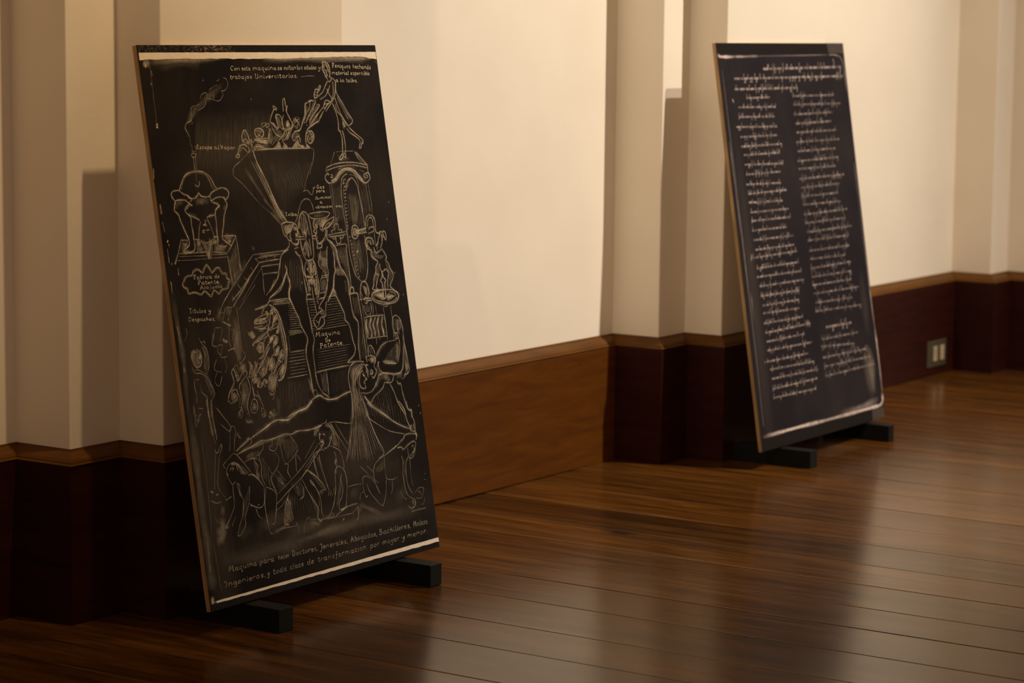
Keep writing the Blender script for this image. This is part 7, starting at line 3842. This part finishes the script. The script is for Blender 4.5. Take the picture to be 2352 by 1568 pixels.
1.5 .66 283 1338 -7 1 -4 -3 9 -3 -3 -4 -8 1
1.5 .7 288 1328 1 1
#
1.5 .83 1021 1182 9 21 6 -17 13 17 1 -22
1.5 .83 1018 1182 7 0
1.5 .83 1046 1181 11 0
1.5 .8 1082 1190 -7 2 -8 -3 -1 -5 6 -3 9 3
1.5 .8 1082 1192 -1 -8 1 -4 5 1
1.5 .76 1110 1190 -6 3 -9 -4 -1 -4 6 -4 9 3
1.5 .76 1110 1193 -3 -23 7 3
1.5 .96 1124 1191 -1 -8 6 -4 9 5
1.5 .96 1139 1191 -2 -10 4 -2
1.5 .76 1153 1190 -1 -11 4 -1
1.5 .76 1154 1195 0 1
1.5 .9 1165 1190 -1 -12
1.5 .9 1164 1185 7 5 9 -2 0 -10
1.5 .77 1208 1186 -6 3 -9 -4 -1 -4 6 -4 9 3
1.5 .77 1208 1188 -1 -8 2 -4 4 2
1.5 .77 1094 1166 -2 -19
1.5 .77 1090 1166 12 -2 5 -7 -5 -8 -12 -2
1.5 .89 1116 1152 11 1 0 3 -5 1 -6 -3 0 -4 5 -3 7 2
1.5 .86 1047 1144 -1 -21
1.5 .86 1040 1123 13 0
1.5 .86 1044 1144 16 0 4 -4 -5 -6 -11 0
1.5 .78 1091 1133 -6 3 -10 -4 0 -5 6 -3 9 3
1.5 .78 1091 1136 -1 -9 2 -3 5 1
1.5 .95 1111 1144 -3 -18 5 -2 7 1
1.5 .95 1103 1137 16 1
1.5 .94 1126 1130 14 1 0 4 -6 1 -7 -4 -1 -4 6 -4 10 2
1.5 .9 1152 1135 -1 -11
1.5 .9 1152 1131 7 4 9 -1 1 -10
1.5 1 1187 1143 -2 -17 4 -3 7 1
1.5 1 1179 1136 16 1
1.5 .81 1203 1129 13 1 1 4 -7 1 -7 -4 -1 -5 7 -3 9 2
1.5 .86 1226 1123 1 0
#
1.8 .54 155 161 10 24 6 -19 14 19 1 -25
1.8 .54 153 161 6 0
1.8 .54 182 160 11 0
1.8 .6 219 169 -6 3 -10 -4 0 -5 6 -4 9 4
1.8 .6 219 172 -1 -9 2 -5 5 2
1.8 .45 249 169 -7 3 -9 -4 -1 -6 7 -4 9 4
1.8 .45 249 172 -3 -26 7 4
1.8 .41 263 172 -1 -9 6 -4 10 5
1.8 .41 279 172 -1 -11 4 -3
1.8 .55 294 172 -1 -12 4 -1
1.8 .55 295 178 1 0
1.8 .54 307 172 -2 -13
1.8 .54 306 167 7 5 9 -1 1 -12
1.8 .45 352 168 -7 3 -9 -4 -1 -5 7 -5 9 4
1.8 .45 352 171 -1 -10 2 -4 4 1
1.8 .54 383 170 -3 -26
1.8 .54 382 166 10 4 7 -3 -1 -7 -8 -4 -8 3
1.8 .45 427 168 -6 3 -10 -4 -1 -6 7 -4 9 4
1.8 .45 428 171 -2 -10 2 -4 5 1
1.8 .55 442 170 -2 -14
1.8 .55 441 163 8 7 9 -2
1.8 .56 481 166 -7 3 -10 -4 0 -6 6 -4 10 4
1.8 .56 481 169 -1 -10 2 -4 5 1
1.8 .48 524 181 -5 -27
1.8 .48 520 163 6 5 4 -1 1 -13
1.8 .61 540 161 9 1 1 4 -5 2 -5 -4 -1 -6 5 -4 6 3
1.8 .47 569 165 -5 2 -7 -4 0 -5 4 -5 7 3
1.8 .51 575 161 9 1 1 5 -5 1 -5 -4 -1 -6 5 -4 6 3
1.8 .51 593 167 -2 -14
1.8 .51 592 160 6 7 6 -1
1.8 .52 631 178 -3 -25
1.8 .52 626 179 15 -2 5 -10 -6 -11 -15 -3
1.8 .44 666 167 -9 -4 0 -6 5 -4 9 4 1 5 -6 5
1.8 .48 697 164 -5 3 -9 -4 -1 -6 6 -4 8 2
1.8 .48 711 176 -2 -21 4 -2 6 1
1.8 .48 704 168 15 1
1.8 .46 735 166 -9 -4 0 -5 5 -5 9 4 1 6 -6 4
1.8 .61 752 166 -2 -14
1.8 .61 751 159 7 7 9 -2
1.8 .58 772 158 13 1 0 4 -6 2 -7 -4 0 -6 5 -4 9 2
1.8 .41 810 163 -8 2 -5 -4 10 -5 -2 -5 -11 1
1.8 .49 818 152 -3 -7
1.8 .58 841 171 8 5 8 -4 -8 -28 -9 -5 -4 6
1.8 .61 866 157 14 1 0 5 -6 1 -7 -4 -1 -6 6 -4 9 3
1.8 .48 892 163 -2 -14
1.8 .48 891 157 8 6 8 -2 1 -12
1.8 .48 920 156 14 1 0 5 -6 1 -7 -4 -1 -6 6 -4 9 3
1.8 .48 945 162 -2 -14
1.8 .48 944 155 8 7 8 -1
1.8 .51 982 159 -6 3 -9 -4 -1 -6 6 -4 10 4
1.8 .51 983 162 -1 -10 1 -4 5 1
1.8 .5 999 175 -3 -24 2 -3 5 1
1.8 .55 1009 155 14 1 0 4 -6 2 -8 -4 0 -6 6 -4 9 2
1.8 .51 1049 159 -8 2 -5 -4 10 -5 -3 -5 -10 1
1.8 .57 1058 149 -3 -7
1.8 .61 1087 147 13 26 7 -26
1.8 .61 1092 157 12 0
1.8 .61 1085 147 6 0
1.8 .61 1103 147 10 0
1.8 .59 1126 173 -5 -23 6 -4 9 4 0 7 -5 3 -9 -5
1.8 .48 1156 161 -9 -5 -1 -6 6 -4 8 4 1 6 -5 5
1.8 .51 1186 157 -6 3 -8 -4 -1 -6 6 -3 9 4
1.8 .51 1187 160 -3 -22 -7 -4 -8 3
1.8 .44 1211 156 -5 3 -9 -4 -1 -6 6 -4 8 4
1.8 .44 1212 159 -2 -10 2 -4 4 1
1.8 .48 1239 156 -6 3 -9 -4 0 -6 5 -4 9 4
1.8 .48 1243 172 -5 -23 1 -4 5 1
1.8 .52 1260 158 -9 -4 0 -6 5 -4 9 4 1 6 -6 4
1.8 .62 1291 157 -8 2 -5 -5 10 -4 -3 -6 -10 2
1.8 .55 1299 145 -3 -7
1.8 .52 1329 169 -3 -26
1.8 .52 1324 168 14 2 4 -7 -12 -6 13 -3 -1 -9 -12 -2 -9 1
1.8 .48 1376 154 -7 3 -10 -4 -1 -6 7 -4 10 4
1.8 .48 1376 157 -1 -10 2 -5 4 2
1.8 .47 1407 154 -7 3 -10 -4 -1 -6 7 -4 10 2
1.8 .62 1421 170 -6 -28
1.8 .62 1416 151 8 5 7 -1 0 -14
1.8 .5 1446 155 -1 -13 4 -1
1.8 .5 1447 161 1 1
1.8 .61 1462 170 -3 -25 2 -3 5 1
1.8 .56 1477 169 -3 -25 2 -3 5 1
1.8 .42 1487 148 14 1 1 5 -7 1 -8 -4 0 -6 6 -4 10 2
1.8 .59 1514 156 -2 -15
1.8 .59 1513 148 8 8 9 -2
1.8 .45 1536 148 14 1 1 5 -7 1 -8 -4 0 -6 6 -4 10 2
1.8 .58 1579 153 -9 1 -6 -4 12 -5 -3 -6 -12 2
1.8 .59 1588 141 -3 -7
1.8 .55 1614 138 7 27 4 -21 10 21 0 -27
1.8 .55 1612 138 5 0
1.8 .55 1632 138 7 0
1.8 .44 1646 146 9 1 0 4 -4 2 -5 -4 0 -6 3 -5 7 3
1.8 .42 1673 150 -4 3 -6 -4 -1 -6 4 -5 6 4
1.8 .42 1677 166 -5 -24 1 -4 3 1
1.8 .5 1684 152 -2 -13 3 -2
1.8 .5 1684 158 1 1
1.8 .47 1702 149 -4 3 -7 -4 0 -6 3 -5 7 3
1.8 .51 1714 152 -6 -4 -1 -6 4 -5 6 5 1 6 -4 4
1.8 .46 1736 150 -5 1 -4 -4 7 -5 -2 -6 -7 2
1.8 .38 118 115 -5 4 11 2 4 -6 -5 -19 -10 0
1.8 .56 144 109 -2 -13
1.8 .56 143 104 9 5 10 -1 1 -12
1.8 .56 197 106 -8 3 -11 -4 0 -6 7 -2 11 4
1.8 .56 197 109 -2 -21 -9 -4 -10 3
1.8 .47 210 102 16 1 0 4 -7 2 -9 -4 0 -6 7 -4 11 3
1.8 .47 240 109 -2 -13
1.8 .47 239 104 9 5 10 -1 1 -12
1.8 .56 276 109 -1 -12 5 -2
1.8 .56 277 114 1 1
1.8 .47 290 101 16 2 0 4 -7 1 -9 -4 0 -5 7 -4 11 2
1.8 .48 319 108 -1 -13
1.8 .48 319 102 8 6 11 -1
1.8 .52 356 109 -11 -4 -1 -6 8 -4 11 4 0 6 -7 4
1.8 .57 396 107 -11 1 -5 -4 12 -4 -3 -5 -13 1
1.8 .53 406 97 -3 -7
1.8 .54 425 109 1 -9 6 -1 7 10
1.8 .54 439 109 -6 -21 -9 -4 -4 3
1.8 .5 476 117 -3 -20 4 -3 7 1
1.8 .5 468 109 16 1
1.8 .44 501 108 -9 -4 -1 -5 6 -5 10 4 0 6 -6 4
1.8 .45 535 106 -7 2 -9 -4 -1 -5 6 -4 10 4
1.8 .45 539 121 -5 -22 1 -4 5 1
1.8 .4 564 106 -6 3 -9 -4 -1 -6 6 -4 9 4
1.8 .4 565 109 -2 -10 2 -4 5 1
1.8 .47 613 105 -6 3 -9 -5 -1 -5 6 -4 9 2
1.8 .4 624 120 -2 -24 1 -3 5 2
1.8 .43 649 105 -6 3 -9 -4 0 -6 5 -4 9 4
1.8 .43 649 108 -1 -10 2 -4 4 1
1.8 .52 677 104 -6 3 -9 -4 -1 -6 6 -4 9 3
1.8 .5 685 101 12 2 1 4 -6 1 -7 -4 -1 -6 6 -4 9 3
1.8 .43 747 105 -7 3 -10 -4 -1 -6 7 -4 10 4
1.8 .43 751 120 -5 -22 2 -4 4 1
1.8 .54 761 101 14 1 0 5 -7 1 -7 -4 -1 -6 7 -4 10 3
1.8 .49 821 118 -3 -21 5 -3 7 1
1.8 .49 813 109 17 2
1.8 .47 838 107 -1 -14
1.8 .47 838 100 8 7 9 -2
1.8 .5 879 104 -7 3 -10 -4 0 -6 6 -4 10 4
1.8 .5 880 107 -2 -10 2 -4 5 1
1.8 .42 895 106 -2 -14
1.8 .42 894 101 8 5 10 -1 1 -13
1.8 .41 944 106 -10 1 -5 -4 11 -5 -3 -5 -12 1
1.8 .49 971 116 -4 3 -6 -4 -2 -20 -6 -13
1.8 .49 953 105 17 1
1.8 .54 987 107 -10 -5 -1 -5 7 -5 10 5 0 5 -6 5
1.8 .49 1006 107 -2 -14
1.8 .49 1005 100 8 7 10 -1
1.8 .46 1031 107 -1 -14
1.8 .46 1031 101 8 6 7 -2 -2 -13
1.8 .46 1045 101 8 6 7 -2 1 -13
1.8 .45 1094 104 -7 2 -10 -4 -1 -5 7 -5 10 4
1.8 .45 1094 106 -1 -10 2 -4 5 2
1.8 .48 1126 104 -7 3 -10 -4 -1 -6 7 -4 10 2
1.8 .46 1137 106 -2 -13 5 -2
1.8 .46 1138 111 1 1
1.8 .38 1160 107 -10 -5 -1 -5 7 -5 10 5 1 5 -7 5
1.8 .53 1180 107 -2 -14
1.8 .53 1179 101 8 6 10 -2 1 -13
1.8 .43 1238 106 -3 -28
1.8 .43 1238 102 10 4 7 -3 -1 -7 -8 -5 -9 3
1.8 .45 1278 105 -11 -4 0 -6 6 -4 11 4 0 6 -6 4
1.8 .51 1297 106 -2 -14
1.8 .51 1296 99 8 7 10 -1
1.8 .45 1341 106 -2 -15
1.8 .45 1341 100 7 6 6 -2 -1 -13
1.8 .45 1354 100 7 6 6 -2 1 -13
1.8 .41 1398 102 -6 3 -10 -4 0 -6 6 -4 9 4
1.8 .41 1398 105 -1 -10 2 -4 4 1
1.8 .52 1412 105 1 -9 7 -1 8 10
1.8 .52 1428 105 -7 -22 -10 -4 -4 3
1.8 .57 1448 105 -10 -5 0 -6 6 -4 9 4 1 6 -6 5
1.8 .47 1465 104 -1 -14
1.8 .47 1464 97 8 7 9 -1
1.8 .49 1505 105 2 -9 9 -2 11 11
1.8 .49 1527 105 -9 -22 -13 -5 -6 3
1.8 .5 1554 105 -1 -15
1.8 .5 1554 99 8 6 8 -2 -2 -13
1.8 .5 1569 99 9 6 7 -2 1 -13
1.8 .56 1602 97 16 1 0 5 -7 1 -8 -4 -1 -6 7 -5 11 3
1.8 .55 1632 106 -2 -15
1.8 .55 1631 100 9 6 10 -2 1 -13
1.8 .41 1677 105 -11 -4 -1 -6 7 -5 11 5 1 5 -7 5
1.8 .49 1697 105 -1 -15
1.8 .49 1696 97 9 8 10 -2
1.8 .47 1720 90 1 1
"""

# ------------------------------------------------------------------ display boards
def make_board(x0, yb, zb, yt, zt, width, label):
    L = math.hypot(yt-yb, zt-zb)
    root = empty('display_board', (x0, yb, zb), (-math.asin((yt-yb)/L), 0, 0))
    tag(root, label, 'board', 'leaning chalkboard panels')
    W, T = width, 0.0145
    o = link_mesh('plywood_panel', bm_box(0, W, 0.0012, T, 0, L, 0.0006), M_PLY, root)
    o['label'] = 'pale raw plywood edge'
    return root, W, L
def plate(name, root, mat, pts, y0, y1):
    # thin flat piece with the given outline (u, v in metres), standing from y0 to y1 in front of the sheet
    bm = bmesh.new()
    fr = [bm.verts.new((u, y1, v)) for u, v in pts]; bk = [bm.verts.new((u, y0, v)) for u, v in pts]
    n = len(pts)
    bm.faces.new(fr); bm.faces.new(bk[::-1])
    for k in range(n): bm.faces.new((fr[k], fr[(k+1) % n], bk[(k+1) % n], bk[k]))
    bmesh.ops.recalc_face_normals(bm, faces=bm.faces[:])
    return link_mesh(name, bm, mat, root)
def rough_strip(u0, u1, lo, hi, jig, n=60):
    # hand-torn long edge: lo and hi are functions of t
    top = [(u0+(u1-u0)*i/n, hi(i/n)+random.uniform(-jig, jig)*0.3) for i in range(n+1)]
    bot = [(u0+(u1-u0)*i/n, lo(i/n)+random.uniform(-jig, jig)) for i in range(n+1)]
    return top + bot[::-1]

# near board
B1, W1, L1 = make_board(4.2947, -0.5128, 0.0595, -0.2973, 1.3549, 0.9087,
                        'large black board with a white chalk machine drawing, leaning on the near pilaster')
plate('printed_sheet', B1, M_SHEET1, [(0, 0), (W1, 0), (W1, L1), (0, L1)], 0.0012, 0.0)
plate('edge_strip', B1, M_BAND1, [(0.001, L1-0.0165), (W1-0.001, L1-0.0165), (W1-0.001, L1-0.0005), (0.001, L1-0.0005)], 0.0, -0.0008)['label'] = 'scuffed black strip along the top edge'
o = plate('white_strip', B1, M_STRIP, rough_strip(0.003, 0.906, lambda t: 1.2785+0.0012*math.sin(9*t)+(0.0045*t if t < .93 else 0.0042-(t-.93)*0.11), lambda t: 1.2955, 0.0009), 0.0, -0.0008)
o['label'] = 'bare white strip under the top edge'
o = plate('white_strip', B1, M_STRIP, rough_strip(0.022, 0.908, lambda t: 0.0165-0.002*t, lambda t: 0.0215+0.0035*t, 0.0008), 0.0, -0.0008)
o['label'] = 'thin white strip above the bottom edge'
plate('edge_strip', B1, M_BAND, [(0.001, 0.0005), (W1-0.001, 0.0005), (W1-0.001, 0.0135), (0.001, 0.0155)], 0.0, -0.0008)['label'] = 'black strip along the bottom edge'
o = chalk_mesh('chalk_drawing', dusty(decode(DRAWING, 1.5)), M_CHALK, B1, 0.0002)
o['label'] = 'chalk line drawing of figures around a machine'
tag(o, kind='stuff')
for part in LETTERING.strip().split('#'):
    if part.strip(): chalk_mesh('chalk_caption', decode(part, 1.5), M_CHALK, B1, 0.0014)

# far board
B2, W2, L2 = make_board(7.0178, -0.4966, 0.0600, -0.2949, 1.3629, 0.9095,
                        'black board covered with two columns of chalk handwriting, leaning on the far pilaster')
plate('printed_sheet', B2, M_SHEET2, [(0, 0), (W2, 0), (W2, L2), (0, L2)], 0.0012, 0.0)
plate('edge_strip', B2, M_BAND, [(0.001, L2-0.034), (0.786, L2-0.034), (0.778, L2-0.0005), (0.001, L2-0.0005)], 0.0, -0.0006)['label'] = 'black strip along the top edge'
plate('tape_patch', B2, M_TAPE, [(0.790, L2-0.035), (W2-0.001, L2-0.035), (W2-0.001, L2-0.001), (0.781, L2-0.001)], 0.0, -0.0006)
plate('edge_strip', B2, M_BAND, [(0.001, 0.0005), (0.806, 0.0005), (0.810, 0.038), (0.012, 0.043)], 0.0, -0.0006)['label'] = 'black strip along the bottom edge'
plate('tape_patch', B2, M_TAPE, [(0.812, 0.001), (W2-0.001, 0.001), (W2-0.001, 0.037), (0.815, 0.037)], 0.0, -0.0006)
border = [(14, .95, [(10, 48), (250, 48), (471, 46), (700, 46), (850, 46), (886, 48), (905, 60), (910, 90)]),
          (10, .75, [(910, 85), (912, 160), (911, 240), (908, 330)]), (7, .45, [(908, 320), (903, 430), (900, 560)]),
          (6, .28, [(900, 550), (896, 700), (892, 900)]),
          (30, .22, [(560, 55), (760, 58), (880, 70)]), (50, .16, [(840, 90), (850, 180), (845, 260)]),
          (12, .95, [(3, 1284), (14, 1275), (60, 1273), (130, 1273.5)]), (9, .5, [(120, 1273.5), (190, 1274), (270, 1275)]), (5, .22, [(250, 1275), (500, 1276), (780, 1278)]),
          (6, .35, [(790, 1278), (850, 1276), (884, 1262), (895, 1230), (896, 1150)]),
          (7, .22, [(20, 1230), (24, 900), (26, 600), (28, 300), (24, 80)]), (4, .35, [(14, 1000), (20, 700)]), (10, .2, [(40, 420), (42, 520)]),
          (8, .5, [(65, 1138), (72, 1125)]), (6, .5, [(818, 1265), (822, 1240)])]
o = chalk_mesh('chalk_border', border, M_CHALK2, B2, 0.0008)
o['label'] = 'worn white line framing the sheet, rounded at the corners'
LINES = [
(297,1229,872,1232,11,0.85),(92,1199,875,1200,10,0.85),(88,1165,520,1164,10,0.85),(160,1136,317,1136,8,0.7),(98,1107,352,1104,8,0.7),
(93,1076,341,1072,8,0.7),(71,1044,343,1039,8,0.7),(88,1011,345,1010,8,0.7),(88,980,372,980,8,0.7),(98,952,349,952,8,0.7),
(97,921,366,915,8,0.7),(99,889,334,889,8,0.7),(91,857,325,852,8,0.7),(98,826,372,827,8,0.7),(95,798,325,793,8,0.7),
(101,766,366,764,8,0.7),(101,738,370,736,8,0.7),(98,707,334,705,8,0.7),(100,676,372,674,8,0.7),(104,644,370,643,8,0.7),
(67,619,383,621,8,0.7),(100,584,390,584,8,0.7),(93,556,402,553,8,0.7),(104,525,412,523,8,0.7),(105,493,371,491,8,0.7),
(108,462,363,460,8,0.7),(109,437,357,432,8,0.7),(104,404,382,402,8,0.7),(106,373,425,375,8,0.7),(109,344,373,344,8,0.7),
(107,315,417,312,8,0.7),(79,280,382,278,8,0.7),(110,253,422,247,8,0.7),(114,222,447,218,8,0.7),(114,189,427,189,8,0.7),
(112,160,415,156,8,0.7),(482,1137,788,1136,9,0.5),(483,1108,831,1106,9,0.5),(479,1075,763,1077,9,0.5),(483,1044,742,1046,9,0.5),
(483,1014,784,1015,9,0.5),(472,982,796,983,9,0.5),(476,951,753,952,9,0.5),(468,918,766,921,9,0.5),(469,892,749,892,9,0.5),
(467,858,797,860,9,0.5),(473,828,756,830,9,0.5),(468,799,748,799,9,0.5),(471,771,752,769,9,0.5),(470,738,792,740,9,0.5),
(470,709,770,710,9,0.5),(477,678,808,680,9,0.5),(477,650,780,649,9,0.5),(477,615,774,614,9,0.5),(477,587,746,583,9,0.5),
(476,556,773,557,9,0.5),(474,527,776,525,9,0.5),(474,499,768,497,9,0.5),(476,470,812,467,9,0.5),(482,439,758,434,9,0.5),
(475,411,826,403,9,0.5),(537,350,737,348,12,0.85),(498,313,767,312,9,0.5),(487,290,728,277,9,0.5),(489,252,831,249,9,0.5),
(493,221,849,220,9,0.5),(494,189,869,191,9,0.5)
]
def cursive(lines, seed):
    rng = random.Random(seed); S = []
    for (x0, y0, x1, y1, h, al) in lines:
        k = h*0.063; L = x1-x0; sl = (y1-y0)/L; u = 0.0; sx = k*1.6
        while u < L-4*k:
            n = rng.choice([2, 2, 3, 4, 5, 5, 6, 7]); a = al*rng.uniform(.5, 1.1); w = rng.uniform(2.3, 3.2)
            pts = []
            def add(du, v): pts.append((x0+u+du*sx+v*k*0.18, y0+sl*(u+du*sx)+v*k+rng.uniform(-.4, .4)*k))
            add(0, 3)
            for c in range(n):
                if u > L: break
                r = rng.random()
                if c == 0 and r < .3: [add(*p) for p in ((2, 24), (3, 30), (1, 8), (1, -14 if r < .1 else 0), (4, 3))]; u += 5*sx
                elif r < .13: [add(*p) for p in ((2, 18), (3.2, 27), (2, 14), (2, 1), (4, 2))]; u += 4.5*sx
                elif r < .21: [add(*p) for p in ((3, 10), (1, 4), (4, 2), (5, 9), (4, -13), (2, -16), (5, 2))]; u += 6*sx
                elif r < .5: [add(*p) for p in ((2, 9), (3, 9), (3, 1), (5, 3))]; u += 5*sx
                elif r < .75: [add(*p) for p in ((3, 8), (2, 10), (1, 4), (3, 0), (5, 3))]; u += 5*sx
                else: [add(*p) for p in ((1, 9), (2, 1), (3, 9), (4, 8), (5, 1))]; u += 5.5*sx
            if len(pts) > 2: S.append((w, min(1.0, a), pts))
            u += rng.uniform(5.5, 9.5)*sx
    return S
S_ALL = [cursive([l], 11+i) for i, l in enumerate(LINES)]
for a, b in ((0, 3), (3, 36), (36, 57), (57, 58), (58, 60), (60, len(LINES))):    # heading, left column, right column, short heading, last verse
    tag(chalk_mesh('chalk_handwriting', [s for l in S_ALL[a:b] for s in l], M_CHALK2, B2, 0.0014), kind='stuff')

# ------------------------------------------------------------------ wooden blocks under the boards
BL = [(4.4134, 4.4661, -0.617, -0.33, 'black wooden block under the left corner of the machine drawing board'),
      (5.0108, 5.0594, -0.622, -0.33, 'black wooden block under the right end of the machine drawing board'),
      (7.1386, 7.1881, -0.607, -0.33, 'black wooden block under the left corner of the handwriting board'),
      (7.7794, 7.8204, -0.583, -0.33, 'black wooden block under the right end of the handwriting board')]
for xa, xb, ya, yb_, lab in BL:
    bm = bm_box(-(xb-xa)/2, (xb-xa)/2, 0, yb_-ya, 0, 0.0562, 0.0016, 2)
    o = link_mesh('wooden_block', bm, M_BLOCK); o.location = ((xa+xb)/2, ya, 0.0004)
    tag(o, lab, 'block', 'blocks propping the boards')

# ------------------------------------------------------------------ socket plate on the skirting
S = empty('wall_socket', (9.4625, WALL_Y-0.031, 0.090))
tag(S, 'small metal double socket plate set in the dark skirting right of the far board', 'socket')
link_mesh('cover_plate', bm_box(-0.0925, 0.0925, -0.006, 0.0, -0.055, 0.055, 0.003, 2), M_PLATE, S)
for dx in (-0.024, 0.044):
    m = link_mesh('socket_module', bm_box(dx-0.018, dx+0.018, -0.011, -0.006, -0.031, 0.031, 0.002, 2), M_IVORY, S)
    for dz in (-0.009, 0.009):
        link_mesh('slot', bm_box(dx-0.006, dx+0.006, -0.0114, -0.0106, dz-0.0012, dz+0.0012), M_SLOT, m)
for dz in (-0.043, 0.043):
    bm = bmesh.new()
    bmesh.ops.create_cone(bm, cap_ends=True, segments=16, radius1=0.0035, radius2=0.0025, depth=0.0015, matrix=Matrix.Translation((0.01, -0.0066, dz)) @ Matrix.Rotation(math.pi/2, 4, 'X'))
    link_mesh('screw', bm, M_PLATE, S)
